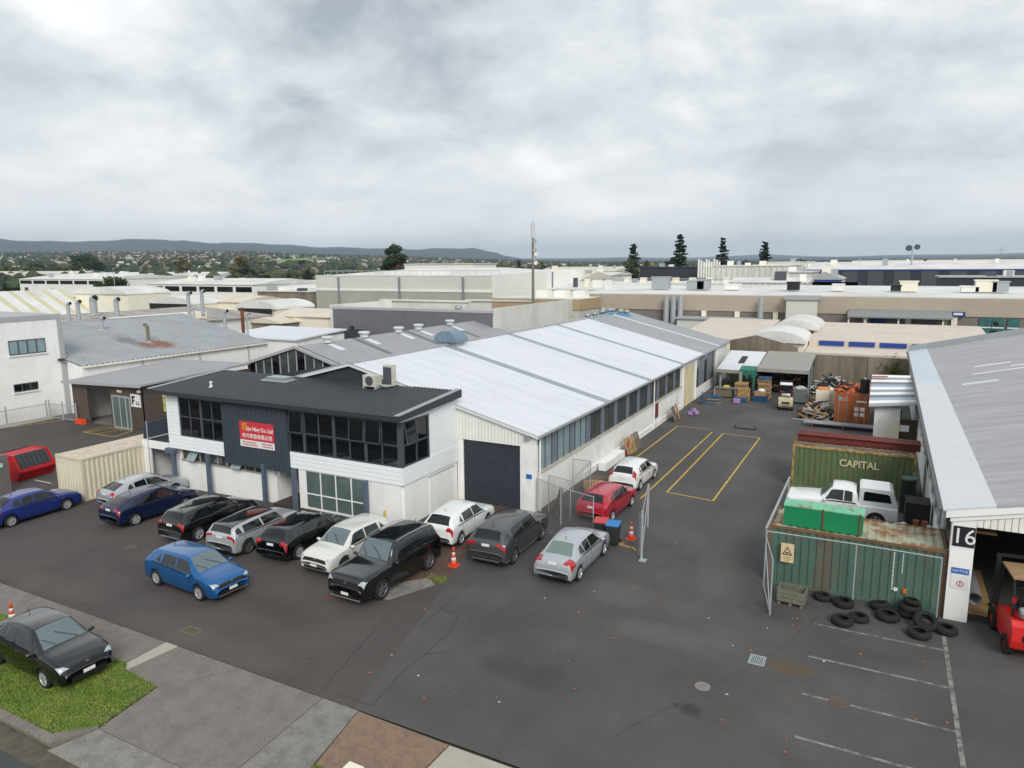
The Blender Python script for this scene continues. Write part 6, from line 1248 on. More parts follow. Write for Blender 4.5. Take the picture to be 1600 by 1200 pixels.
part(MB().prism([(gx0-.3, ge-.05), (gp, gpz+.05), (gx1+.2, ge-.0), (gx1+.2, ge-.25), (gp, gpz-.2), (gx0-.3, ge-.3)], 'y', gy-.2, gy-.05), 'barge_board', PALEG2, gg_)
ge2 = 79.0
for s, xe in ((-1, gx0-.4), (1, gx1+.3)):
    ze = gpz-abs(xe-gp)*(gpz-ge)/(gx1-gp); 
    for k, (a, b, mt) in enumerate(((gy-.15, 54.4, PALEG), (54.4, 55.2, ROOFT), (55.2, 63, PALEG), (63, 63.8, ROOFT), (63.8, 71.4, PALEG), (71.4, 72.2, ROOFT), (72.2, ge2, PALEG))):
        part(MB().prism([(gp, gpz), (xe, ze), (xe, ze-.06), (gp, gpz-.06)], 'y', a, b-.002), 'roof_sheet', mat('dark_strip', (104, 106, 110), .6) if mt is ROOFT else PALEG, gg_)
part(B(gx0, gx0+.2, 47, ge2, g0, ge), 'side_wall', BROWNC, gg_); part(B(gx1-.2, gx1, 47.4, ge2, g0, ge), 'side_wall', BROWNC, gg_)
for i, (px, py) in enumerate(((512, 537), (569, 527), (623, 519), (654, 515), (703, 508))):
    p = onX(px, py, gp+.3); t = thing('round_roof_vent', 'low round white vent on the grey gabled roof', 'roof vent', (gp+.3, p.y, gpz-.05), 0, 'round vents on the grey gabled roof')
    MB().lathe([(.42, 0), (.42, .35), (.55, .38), (.6, .5), (.5, .62), (.0, .66)], n=18).build('cap', mat('vent_white', (190, 194, 194), .5), t); MB().add([(.3, -.35, -.17), (1.9, -.35, -.64), (1.9, .35, -.64), (.3, .35, -.17), (.3, -.35, -.09), (1.9, -.35, -.56), (1.9, .35, -.56), (.3, .35, -.09)], [(0, 3, 2, 1), (4, 5, 6, 7), (0, 1, 5, 4), (1, 2, 6, 5), (2, 3, 7, 6), (3, 0, 4, 7)]).build('flashing', ROOFW, t)
# ---------------------------------------------------------------- background sheds, placed from the picture at their own distances
def shed(name, label, Y, px0, px1, py, depth, wallm, roofm, kind='flat', rise=1.0, cat='warehouse', zb=-.4, x1=None, parapet=None, z=None, over=.3):
    a = onY(px0, py, Y); b = onY(px1, py, Y); X0, X1 = a.x, b.x if x1 is None else x1; zt = z if z is not None else onY((px0+px1)/2, py, Y).z
    t = thing(name, label, cat, ((X0+X1)/2, Y+depth/2, 0)); Y1 = Y+depth
    part(B(X0, X1, Y, Y1, zb, zt-.02), 'wall', wallm, t)
    o = over
    if kind == 'flat': part(B(X0-o, X1+o, Y-o, Y1+o, zt, zt+.25), 'roof', roofm, t)
    elif kind == 'gx':        # ridge along x
        part(MB().prism([(Y-o, zt), ((Y+Y1)/2, zt+rise), (Y1+o, zt), (Y1+o, zt-.12), (Y-o, zt-.12)], 'x', X0-o, X1+o), 'roof', roofm, t)
    elif kind == 'gy':        # ridge along y: gable faces us
        part(MB().prism([(X0-o, zt), ((X0+X1)/2, zt+rise), (X1+o, zt), (X1+o, zt-.12), (X0-o, zt-.12)], 'y', Y-o, Y1+o), 'roof', roofm, t)
    elif kind == 'mono': part(MB().prism([(Y-o, zt), (Y1+o, zt+rise), (Y1+o, zt+rise-.2), (Y-o, zt-.2)], 'x', X0-o, X1+o), 'roof', roofm, t); 
    elif kind == 'arch':
        n = 12; pts = [((X0+X1)/2-(X1-X0+o)/2*math.cos(math.pi*i/n), zt+rise*math.sin(math.pi*i/n)) for i in range(n+1)]; part(MB().prism(pts, 'y', Y-.4, Y1), 'roof', roofm, t)
    return t, X0, X1, Y, Y1, zt
# dark grey clad building with tilt-slab side
t, X0, X1, Y0, Y1, zt = shed('clad_building', 'dark grey clad building with pale tilt-slab side wall', 78.5, 522, 770, 482, 20, DGWALL, FARG, z=5.4, over=0)
part(B(X0, X1, Y0-.3, Y0-.02, -.4, 6.95), 'front_wall', DGWALL, t)
part(B(X0-.3, X1+.31, Y0-.36, Y0-.301, 6.75, 7.1), 'fascia', PALEG2, t); part(B(X1+.001, X1+.2, Y0+.0, 108, -.4, 7.35), 'tilt_slab_wall', TILT, t); part(B(X0-.5, X0-.01, Y0-.3, 92, -.4, 7.3), 'tilt_slab_wall', TILT, t)
for yy in (86, 94): part(B(X1+.2, X1+.205, yy, yy+.05, 0, 7.3), 'slab_joint', FARG, t)
part(B(X0+1, X0+6.2, Y0-.36, Y0-.305, 0, 4.0), 'roller_door', ROLLD, t); part(MB().obox((X0+3.5, Y0-.5, 4.3), .5, .4, .3), 'flood_light', DKROOF2, t)
turbine(onY(716, 478, 84).x, 84, 6.4, 0, 'single silver vent on the dark grey clad building', None, 1.3, FARG)
for i, (pxa, pxb, Yb) in enumerate(((596, 730, 100), (730, 830, 104))): shed('tilt_slab_wall', ('pale concrete parapet wall behind the dark grey building', 'pale concrete parapet wall continuing behind the mast')[i], Yb, pxa, pxb, 471, .4, TILT, TILT, cat='wall')
# big white warehouse
t, X0, X1, Y0, Y1, zt = shed('big_warehouse', 'tall pale warehouse with concrete lower wall and white side', 125, 493, 769, 431, 48, FARG, FARR, 'flat', z=10.45, over=.05)
part(B(X0, X1, Y0-.1, Y0-.01, -.3, onY(600, 455, 125).z), 'lower_wall', mat('far_concrete', (166, 164, 154), .9, var=.08, vscale=.25, dirt=.4, dirtcol=(140, 132, 114), dscale=.15, dstretch=(1, 1, .3)), t); part(B(X0, X1, Y0-.2, Y0-.11, onY(600, 455, 125).z, onY(600, 451, 125).z), 'flashing', FARW, t)
for px in (528, 623, 723): p = onY(px, 440, 124.6); part(MB().tube((p.x, 124.7, 0), (p.x, 124.7, 10.3), .22, 6), 'downpipe', mat('pipe_blue_grey', (118, 126, 134), .6), t)
part(MB().prism([(Y0, -.3), (Y0+48, -.3), (Y0+48, 11.6), (Y0, 10.8)], 'x', X1+.02, X1+.3), 'side_wall', FARW, t); part(B(X1+.31, X1+.5, Y0+28, Y0+28.5, 0, 11), 'downpipe', mat('pipe_blue_grey', (118, 126, 134)), t)
part(MB().prism([(X0, 10.7), ((X0+X1)/2, 12.0), (X1-.1, 10.7)], 'y', Y0+6, Y0+48), 'roof_rise', FARR, t)
m = MB()
for i in range(26): x = X0+(X1-X0)*i/25; m.tube((x, Y0+3, 10.7), (x, Y0+3, 11.6), .06, 4)
m.tube((X0, Y0+3, 11.6), (X1, Y0+3, 11.6), .06, 4); part(m, 'roof_guardrail', PALEG2, t)
shed('roof_plant_room', 'white plant room roof behind the tall pale warehouse', 185, 632, 740, 413, 14, FARW, FARR, 'flat')
# beige works across the back
t, X0, X1, Y0, Y1, zt = shed('beige_works', 'long beige factory with white roof, canopies and blue sign at the back', 114, 905, 1700, 460, 34, BLOCKW, FARR, 'mono', onY(1300, 446, 148).z-7.95, z=7.95, over=.1)
part(B(X0-.05, X1, Y0-.15, Y0-.02, 5.35, 7.8), 'upper_cladding', BEIGE, t)
for px in (943, 1100, 1152, 1212, 1353, 1420, 1492): p = onY(px, 490, 113.8); part(B(p.x-.35, p.x+.35, 113.55, 113.98, -.3, 5.34), 'column', CREAMW, t)
a, b = onY(1326, 477, 112), onY(1488, 490, 112); part(MB().add([(a.x, 110.5, 5.1), (b.x, 110.5, 5.1), (b.x, 113.8, 5.6), (a.x, 113.8, 5.6), (a.x, 110.5, 5.3), (b.x, 110.5, 5.3), (b.x, 113.8, 6.1), (a.x, 113.8, 6.1)], [(0, 3, 2, 1), (4, 5, 6, 7), (0, 1, 5, 4), (1, 2, 6, 5), (2, 3, 7, 6), (3, 0, 4, 7)]), 'canopy', mat('canopy_grey', (132, 136, 138), .5, wave=('X', .4, .3)), t)
for px in (1326, 1352, 1404, 1474): p = onY(px, 500, 111); part(B(p.x-.1, p.x+.1, 110.9, 111.1, 0, 5.1), 'canopy_post', CREAMW, t)
a, b = onY(1362, 486, 113.9), onY(1384, 505, 113.9); part(B(a.x, b.x, 113.85, 113.97, 0, a.z), 'blue_door', BLUE, t); a, b = onY(1407, 486, 113.9), onY(1458, 505, 113.9); part(B(a.x, b.x, 113.85, 113.97, 0, a.z), 'grey_door', mat('door_grey', (108, 106, 104), .7), t)
a, b = onY(1486, 487, 113.4), onY(1508, 495, 113.4); q = part(B(a.x, b.x, 113.35, 113.5, b.z, a.z), 'blue_sign', BLUE, t); sub(B(a.x+.3, b.x-.3, 113.33, 113.345, (a.z+b.z)/2-.12, (a.z+b.z)/2+.18), 'sign_lettering', SIGNW, q)
for i, px in enumerate((1532, 1552, 1576)): a, b = onY(px, 487, 113.9), onY(px+16, 515, 113.9); q = part(B(a.x, b.x, 113.8, 113.97, 1.0, 5.2), 'tall_window', mat('teal_glass', (64, 108, 108), .15, var=.2, vscale=.8), t); sub(B(a.x, b.x, 113.77, 113.79, 3.9, 4.05), 'transom', SIGNW, q)
a, b = onY(1062, 480, 112), onY(1182, 500, 112); part(MB().box(a.x, b.x, 110.5, 113.5, -.3, 4.2), 'annexe', FARG, t); part(B(a.x-.2, b.x+.2, 110.2, 113.52, 4.21, 4.5), 'annexe_roof', PALEG2, t)
a, b = onY(1230, 460, 112), onY(1276, 490, 112); part(B(a.x, b.x, 111.5, 113.5, -.3, 7.4), 'loading_porch', FARG, t); part(B(a.x-.3, b.x+.3, 111.2, 113.8, 7.41, 8.0), 'porch_roof', PALEG2, t)
m = MB()
for px in (1042, 1053, 1064): p = onY(px, 470, 113); m.tube((p.x, 112.8, 3), (p.x, 112.8, 7.6), .45, 8)
p = onY(1190, 470, 113); m.path([(p.x, 112.6, 7.6), (p.x, 112.6, 3.6), (p.x-1.2, 112.6, 2.6)], .4, 8); part(m, 'wall_duct', GALV, t)
for i, (px, py, w_, h_, mt) in enumerate(((1033, 453, 3.0, 2.0, GALV), (1100, 450, 2.0, 1.6, GALV), (1145, 452, 2.2, .8, FARW), (1240, 447, 1.8, 1.2, BLACK), (1310, 450, 1.6, .9, FARW), (1420, 446, 2.4, 1.4, CREAMW), (1515, 449, 2.2, .7, FARW), (1540, 446, 2.6, 1.6, CREAMW), (1562, 452, 2.0, 1.4, GALV), (1400, 445, 1.4, .8, BLACK), (1088, 447, 3.0, 1.4, GALV))):
    p = onY(px, py, 126); tag(MB().box(-w_/2, w_/2, -1, 1, 0, h_).box(-w_/2-.15, w_/2+.15, -1.1, 1.1, h_, h_+.15).build('rooftop_unit', mt, None, False, (p.x, 126, 8.3)), ['galvanised plant housing on the beige factory roof', 'squat galvanised duct box on the beige factory roof', 'low white unit on the beige factory roof', 'black unit on the beige factory roof', 'low white hood above the loading porch', 'cream cooler on the beige factory roof near the blue door', 'flat white hood on the beige factory roof near the blue sign', 'cream square cooler on the beige factory roof', 'round-fan grey unit on the beige factory roof', 'small black unit on the beige factory roof', 'wide galvanised unit on the beige factory roof'][i], 'rooftop unit')
# beige corner block behind the turbine vents and the tan-banded block with blue sign
t, X0, X1, Y0, Y1, zt = shed('tan_banded_block', 'pale ribbed block with tan parapet and small blue sign behind the white roof', 104, 770, 905, 467, 9, mat('ribbed_pale', (184, 186, 182), .7, wave=('Z', .35, .4)), FARR, 'flat', z=7.1, over=.0)
part(B(X0-.05, X1+.1, Y0-.15, Y0-.02, 5.6, 7.3), 'tan_band', TAN, t); part(B(X1+.01, X1+.15, Y0, Y1, 5.6, 7.3), 'tan_band', TAN, t)
a, b = onY(835, 481, 103.8), onY(846, 486, 103.8); q = part(B(a.x, b.x, 103.75, 103.97, b.z-.1, a.z), 'blue_sign', BLUE, t); sub(B(a.x+.2, b.x-.2, 103.72, 103.745, a.z-.4, a.z-.2), 'sign_lettering', SIGNW, q)
a, b = onY(885, 492, 103.8), onY(894, 498, 103.8); part(B(a.x, b.x, 103.85, 103.97, b.z, a.z), 'window', GLASSD, t)
for i in range(3): x = X0+6+i*3.4; part(B(x, x+2, Y0+4, Y0+6, 7.36, 8.5), 'roof_cooler', FARW, t)
# concrete boundary walls behind the yard
t = thing('fire_wall', 'stained concrete gable wall behind the yard shelters', 'wall', (-12, 82, 0)); part(MB().prism([(-15.15, -.2), (-8.0, -.2), (-8.0, 3.7), (-12.4, 4.85), (-15.15, 4.2)], 'y', 82.0, 82.3), 'wall', STAINC, t)
t = thing('boundary_wall', 'stained concrete wall behind the orange container', 'wall', (-2, 80.5, 0)); part(B(-7.95, 4.2, 80.4, 80.7, -.2, 3.2), 'wall', STAINC, t); part(B(-1.1, -.6, 80.3, 80.399, -.2, 3.2), 'buttress', STAINC, t)
m = MB(); r3 = random.Random(33)
for i in range(300): x, z = r3.gauss(1.3, .5), abs(r3.gauss(1.6, .8)); a = r3.uniform(0, 3); m.obox((x, 80.1+r3.gauss(0, .12), z), .22, .1, .01, a, a, r3.uniform(-1, 1))
gp_ = thing('climbing_plant', 'straggly creeper on the concrete wall beside the lean-to', 'plant', (1.3, 80.2, 0)); part(m, 'leaves', mat('creeper', (108, 104, 58), .9, var=.3, vscale=2), gp_); part(MB().path([(1.3, 80.15, 0), (1.2, 80.2, 1.4), (1.5, 80.2, 2.6)], .03, 5), 'stem', BARK, gp_)
# cream buildings with arched roofs
t, X0, X1, Y0, Y1, zt = shed('cream_works', 'low cream factory with pinkish roof and blue window strip', 84, 1262, 1560, 552, 20, CREAMW, PINKR, 'mono', 1.5, z=3.05, over=.3)
part(MB().prism([(Y0+4, 3.3), (Y0+4, 4.05), (Y0+20, 4.85), (Y0+20, 4.6)], 'x', X0-.28, X1+.28), 'upper_roof', PINKR, t)
for i in range(5): a = X0+.8+i*3.1; part(B(a, a+2.6, Y0+3.85, Y0+3.98, 3.45, 3.95), 'blue_window', BLUE, t)
t2, X0, X1, Y0, Y1, zt = shed('arched_shed', 'cream shed with white arched roof next to the stained concrete wall', 84.5, 1168, 1258, 530, 8, CREAMW, FARR, 'arch', 1.3, z=3.9)
t2, X0, X1, Y0, Y1, zt = shed('arched_shed', 'taller cream shed with white arched roof and open doorway', 94, 1210, 1278, 508, 10, CREAMW, FARR, 'arch', 1.2, z=4.6); part(B(X1-2.2, X1-.3, Y0-.06, Y0-.01, 0, 4.4), 'doorway', INTER, t2)  # doorway is a dark sheet on the wall, painting the shade inside
shed('pink_roof_shed', 'low shed with pinkish cream roof behind the grey end of the white roof', 86, 1060, 1180, 516, 19, CREAMW, PINKR, 'mono', 1.0, z=3.9)
# left group of arched cream sheds
LEFT = [(370, 432, 476, 88, 9, 'arch', 1.4, 'cream shed with open arched end behind the workshop flues', 5.6), (432, 512, 484, 84, 8, 'gx', 1.0, 'cream shed with shallow roof beside the dark grey building', 5.0), (388, 437, 494, 80, 7, 'gy', .8, 'small concrete gabled shed behind the rusty chimney', 4.2), (232, 300, 470, 92, 9, 'arch', 1.5, 'cream arched shed with dark open mouth behind the flues', 5.7), (118, 200, 466, 112, 12, 'arch', 1.8, 'cream arched shed beside the yellow-striped roof', 6.2), (300, 378, 470, 98, 12, 'gx', 1.0, 'cream shed with low roof between the arched sheds', 6.0)]
for a, b, py, Y, dp, kd, rs, lb, z in LEFT:
    t2, X0, X1, Y0, Y1, zt = shed('cream_shed', lb, Y, a, b, py, dp, STAINC if 'concrete' in lb else CREAMW, FARR if kd == 'arch' else CREAM, kd, rs, 'shed', z=z)
    if 'open' in lb: part(B(X0+.8, X1-.8, Y0-.45, Y0-.41, 2.2, z+.1), 'open_end_shade', INTER, t2)  # dark sheet across the end paints the shade within the shed
shed('white_roof_shed', 'long bright white roof behind the workshop', 66, 345, 462, 522, 9, WHITE, ROOFW, 'mono', .55, z=3.75)
# yellow-striped roof
sr = thing('striped_roof_works', 'works with yellow-striped white roof at the left edge', 'warehouse', (-110, 80, 0)); ra_ = onY(96, 452, 112); rb_ = onY(152, 491, 112)
part(B(rb_.x-40, rb_.x-.3, 46, 111.8, -.4, rb_.z-.2), 'wall', FARW, sr)
for i in range(17):
    y0 = 44+i*4.0
    for a, b, mt_ in ((y0, y0+2.6, FARR), (y0+2.6, y0+4.0, mat('fibreglass_yellow', (196, 190, 156), .6, var=.08, vscale=.5))): part(MB().prism([(ra_.x, ra_.z), (rb_.x, rb_.z), (rb_.x, rb_.z-.15), (ra_.x, ra_.z-.15)], 'y', a, b-.01), 'roof_sheet', mt_, sr)
part(MB().prism([(ra_.x, ra_.z), (ra_.x-30, ra_.z-4), (ra_.x-30, ra_.z-4.2), (ra_.x, ra_.z-.2)], 'y', 44, 112), 'far_slope', FARR, sr)
# further rows of industrial roofs
FAR = [
 (150, 230, 395, 444, 30, 'gx', 1.5, FARW, FARR, 'white shed with dark ribbon windows beyond the striped roof', 'rib'), (190, 30, 160, 436, 40, 'gx', 2.0, FARW, FARR, 'long curved white roof with dark clerestory near the left edge', 'rib'),
 (165, 300, 470, 452, 20, 'flat', 0, FARG, FARR, 'plain pale grey shed wall left of the tall warehouse', ''), (140, 402, 484, 456, 12, 'flat', 0, STAINC, FARG, 'bare concrete wall below the white roof edge', ''),
 (200, 330, 492, 444, 26, 'mono', 1, FARW, FARR, 'thin white roofline behind the plain grey shed', ''), (260, 205, 300, 438, 30, 'gy', 2.5, FARG, RUSTROOF, 'grey sawtooth shed among the trees on the left', ''), (260, 90, 200, 432, 30, 'gy', 2.2, NAVY, FARR, 'blue-sided shed behind the round tree', ''),
 (170, 822, 905, 437, 26, 'gx', 2, FARW, FARC, 'cream hip-roofed shed right of the mast', ''), (210, 830, 890, 430, 20, 'flat', 0, NAVY, FARG, 'black clad block right of the mast', ''), (212, 888, 955, 430, 20, 'gx', 0.8, TILT, FARR, 'pale panelled block beside the black clad block', ''),
 (150, 850, 1000, 452, 22, 'mono', 1.2, FARW, FARR, 'low white roof with coolers beyond the tan-banded block', ''), (165, 955, 1140, 444, 20, 'flat', 0, CREAMW, FARR, 'cream parapet building with dark ribbon windows and roof rail', 'rib'), (240, 1000, 1112, 418, 30, 'flat', 0, NAVY, NAVY, 'long black roof edge below the pine trees', ''),
 (190, 1112, 1225, 416, 40, 'flat', 0, TILT, FARR, 'tall pale grey panelled warehouse below the pine trees', ''), (230, 1200, 1262, 410, 20, 'flat', 0, FARW, FARR, 'small white penthouse block behind the grey panelled warehouse', ''), (180, 1224, 1268, 426, 20, 'flat', 0, FARG, FARG, 'squat grey tower block beside the white roof', ''),
 (225, 1258, 1700, 420, 60, 'gx', 2.0, NAVY, FARR, 'long black-walled warehouse with white roof on the right', ''), (170, 1470, 1700, 434, 14, 'flat', 0, NAVY, PALEG2, 'black lean-to with grey roof edge on the right', ''), (150, 1140, 1262, 441, 14, 'gx', .8, FARW, FARR, 'low white roof in front of the grey panelled warehouse', ''), (160, 1262, 1315, 436, 14, 'gy', 1.5, FARG, PALEG2, 'small grey gabled roof beside the black-walled warehouse', ''),
 (330, -40, 110, 428, 40, 'gx', 2, FARW, FARC, 'far cream roof at the left edge beneath the trees', ''), (320, 230, 330, 430, 30, 'gx', 2, FARW, FARR, 'far white roof behind the grey sawtooth shed', ''), (300, 840, 960, 424, 30, 'gx', 2, FARW, FARC, 'far cream roof beyond the black clad block', ''), (420, 1330, 1640, 412, 40, 'gx', 2, FARW, FARC, 'far pale roof beyond the black-walled warehouse', '')]
for Y, a, b, py, dp, kd, rs, wm, rm, lb, ex in FAR:
    t2, X0, X1, Y0, Y1, zt = shed('industrial_shed', lb, Y, a, b, py, dp, wm, rm, kd, rs, 'warehouse')
    rq = random.Random(int(a)+Y)
    for k_ in range(rq.randint(2, 5)):
        vx, vy = rq.uniform(X0+1, X1-1), rq.uniform(Y0+1, Y0+dp*.45); w2 = rq.uniform(.4, 1.1); part(B(vx-w2, vx+w2, vy-w2, vy+w2, zt, zt+rs*.8+rq.uniform(.7, 1.5)), 'roof_vent', [FARW, GALV, CREAMW, FRAME][k_ % 4], t2)
    for k_ in range(3 if wm is not NAVY else 0):
        vx = X0+(X1-X0)*(k_+rq.uniform(.2, .8))/3; part(B(vx-1.4, vx+1.4, Y0-.1, Y0-.02, 0, min(4, zt-1)), 'roller_door', [ROLLD, FARG, PANELG][k_], t2)
    if ex == 'rib':
        n = 6
        for i in range(n): w_ = (X1-X0)/n; part(B(X0+i*w_+.8, X0+(i+1)*w_-.5, Y0-.12, Y0-.02, zt-2.2, zt-.7), 'ribbon_window', GLASSD, t2)
    if 'panelled warehouse' in lb:
        for i in range(14): x = X0+(X1-X0)*i/13; part(B(x-.15, x+.15, Y0-.25, Y0-.02, 0, zt-.1), 'panel_rib', FARG, t2)
    if 'black-walled' in lb:
        part(B(X0, X1, Y0-.2, Y0-.02, zt-.5, zt-.1), 'blue_edge', BLUE, t2)
        for i in range(10): x = X0+(i+.5)*(X1-X0)/10; part(B(x, x+4, Y0-.18, Y0-.02, 0, zt-.6), 'wall_panel', mat('slate_panel', (74, 76, 84), .6), t2)
    if 'roof rail' in lb:
        m = MB().tube((X0, Y0+1, zt+1.2), (X1, Y0+1, zt+1.2), .08, 4)
        for i in range(14): x = X0+(X1-X0)*i/13; m.tube((x, Y0+1, zt), (x, Y0+1, zt+1.2), .06, 4)
        part(m, 'roof_rail', PALEG2, t2)
        for i in range(7): x = X0+(X1-X0)*(i+.4)/7; part(B(x, x+1.4, Y0+5, Y0+6.4, zt+.25, zt+1.4), 'roof_cooler', CREAMW, t2)
m = MB()
for i in range(9): x = onY(1092+i*4, 410, 235).x; m.tube((x, 235, 8), (x, 235, onY(1092, 405+2*(i % 3), 235).z), .35, 6)
vp = thing('vent_stacks', 'row of pale vent stacks in front of the pine trees', 'vent stacks', (onY(1108, 410, 235).x, 235, 8)); part(m, 'stack', FARW, vp)
# ---------------------------------------------------------------- mast, poles, small antenna
p = onY(833, 505, 101); ms = thing('cell_mast', 'tall slim phone mast behind the white roof', 'mast', (p.x, 101, 0)); top = onY(833, 343, 101).z; zc = onY(833, 372, 101).z
MB().tube((0, 0, 0), (0, 0, zc), .26, 14, .18).build('pole', mat('mast_brown', (116, 110, 103), .8, var=.12, vscale=1), ms); MB().tube((0, 0, zc), (0, 0, top-.6), .32, 14).build('antenna_shroud', mat('shroud_grey', (190, 194, 196), .5), ms); MB().tube((0, 0, top-.6), (0, 0, top), .04, 6).build('tip', GALV, ms)
for k, z in enumerate((zc-.8, zc-2.2, zc-3.4)): MB().box(.15, .5, -.2, .2, z, z+.7).tube((0, 0, z+.3), (.5, 0, z+.3), .06).build('radio_unit', PALEG2, ms); 
for z in (zc-3.2, zc-1.9): MB().lathe([(.3, 0), (.3, .2), (0, .3)], (.55, -.2, z-.6), 'y', 12).build('dish', FARW, ms)
p = onY(1424, 415, 240); an = thing('roof_antenna', 'small roof mast with dishes on the black-walled warehouse', 'antenna', (p.x, 240, 8)); zt = onY(1424, 386, 240).z-8
MB().tube((0, 0, 0), (0, 0, zt), .25, 8).build('pole', GALV, an); MB().lathe([(.9, 0), (.9, .3), (0, .6)], (-1.0, 0, zt-.3), 'y', 12).build('dish', FRAME, an); MB().lathe([(.8, 0), (.8, .3), (0, .6)], (1.1, 0, zt), 'y', 12).build('dish', FRAME, an)
for i, (px, Y, yt, yb) in enumerate(((177, 130, 424, 480), (294, 400, 392, 440), (1565, 900, 385, 410))):
    a = onY(px, yt, Y); pl_ = thing('light_pole', ('thin lamp pole with a blue and white board behind the workshop', 'slim lattice radio mast among the far trees', 'far power pylon on the right skyline')[i], 'pole', (a.x, Y, 0)); MB().tube((0, 0, 0), (0, 0, a.z), (.12, .25, .5)[i], 6, (.08, .15, .2)[i]).build('pole', GALV, pl_)
    if i == 0: B(.3, 1.6, -.05, .05, a.z-7.2, a.z-5.6).build('board', SIGNW, pl_); B(.5, 1.4, -.06, -.051, a.z-6.9, a.z-6.2).build('emblem', SIGNB, pl_)
    if i == 2: MB().box(-4, 4, -.3, .3, a.z-4, a.z-3.4).box(-3, 3, -.3, .3, a.z-8, a.z-7.4).build('cross_arm', GALV, pl_)
# ---------------------------------------------------------------- trees
def leaf_cloud(m, c, r, n, size, rnd, sq=(1, 1, 1)):
    for i in range(n):
        d = Vector((rnd.gauss(0, 1), rnd.gauss(0, 1), rnd.gauss(0, 1))).normalized()*(rnd.random()**.45); p = Vector((c[0]+d.x*r*sq[0], c[1]+d.y*r*sq[1], c[2]+d.z*r*sq[2]))
        a = Vector((rnd.gauss(0, 1), rnd.gauss(0, 1), rnd.gauss(0, .6))).normalized(); b = a.cross(Vector((rnd.gauss(0, 1), rnd.gauss(0, 1), rnd.gauss(0, 1)))).normalized(); s = size*rnd.uniform(.6, 1.3)
        m.add([p-a*s, p+b*s*.6, p+a*s, p-b*s*.6], [(0, 1, 2, 3)])
def tree(label, px, pyt, Y, w_px, mt, seed, zb=0, clumps=16, n=90, aspect=None, name='tree', grp=None):
    rnd = random.Random(seed); top = onY(px, pyt, Y); base = Vector((top.x, Y, zb)); h = top.z-zb; dist = math.hypot(top.x, Y); R = w_px/2*dist/1109.5
    t = thing(name, label, 'tree', base, 0, grp)
    tk = MB().tube((0, 0, -.3), (0, 0, h*.5), .035*h+.1, 8, .02*h); cr = MB(); sz = max(.28, R*.09)
    for k in range(clumps):
        a = rnd.uniform(0, 6.28); q = math.sqrt(rnd.random()); zz = h*rnd.uniform(.42, .9); env = 1-abs((zz/h-.6)/.5)**2.2; x, y = R*.75*q*env*math.cos(a), R*.75*q*env*math.sin(a)
        r = R*rnd.uniform(.26, .42); zz = min(zz, h-r*.7); leaf_cloud(cr, (x, y, zz), r, n, sz, rnd, (1, 1, .72)); tk.tube((0, 0, h*rnd.uniform(.25, .48)), (x*.9, y*.9, zz), .012*h+.05, 5, .02*h*.3)
    leaf_cloud(cr, (0, 0, h-R*.3), R*.3, n, sz, rnd)
    tk.build('trunk', BARK, t); cr.build('crown', mt, t); return t
def pine(label, px, pyt, Y, w_px, seed, zb=0):
    rnd = random.Random(seed); top = onY(px, pyt, Y); h = top.z-zb; R = w_px*.62*math.hypot(top.x, Y)/1109.5; t = thing('norfolk_pine', label, 'tree', (top.x, Y, zb))
    MB().tube((0, 0, 0), (0, 0, h*.98), .45, 8, .06).build('trunk', BARK, t); cr = MB(); br = MB(); z = h*.25; k = 0
    while z < h*.985:
        f_ = (h-z)/(h*.75); ln = R*(.16+.84*f_**.85)*rnd.uniform(.8, 1.1); nb_ = 9 if f_ > .25 else 6
        for i in range(nb_):
            a = 6.283*i/nb_+k*.7+rnd.uniform(-.5, .5); l = ln*rnd.uniform(.45, 1.15); zz_ = z+rnd.uniform(-.4, .4); e_ = Vector((l*math.cos(a), l*math.sin(a), zz_+l*rnd.uniform(.02, .22))); br.tube((0, 0, z), e_, .07, 4, .03)
            for j in range(11):
                s = .25+.75*j/10; p = Vector((0, 0, z)).lerp(e_, s); leaf_cloud(cr, p+Vector((0, 0, .12)), .42*(1.15-.5*s)*R/3.6, 6, .3*R/3.6, rnd, (1, 1, .35))
        z += h*.05*rnd.uniform(.75, 1.25)*(1.1-.4*(1-f_)); k += 1
    br.build('branches', BARK, t); cr.build('crown', LEAF[2], t)
pine('shortest dark layered pine, standing over yellowish bushes', 990, 380, 262, 26, 1); pine('tallest dark layered pine, behind the black roof edge', 1063, 367, 262, 30, 2); pine('slim layered pine behind the vent stacks', 1130, 371, 262, 26, 3); pine('layered pine with a broad tip behind the grey panelled warehouse', 1196, 378, 262, 28, 4)
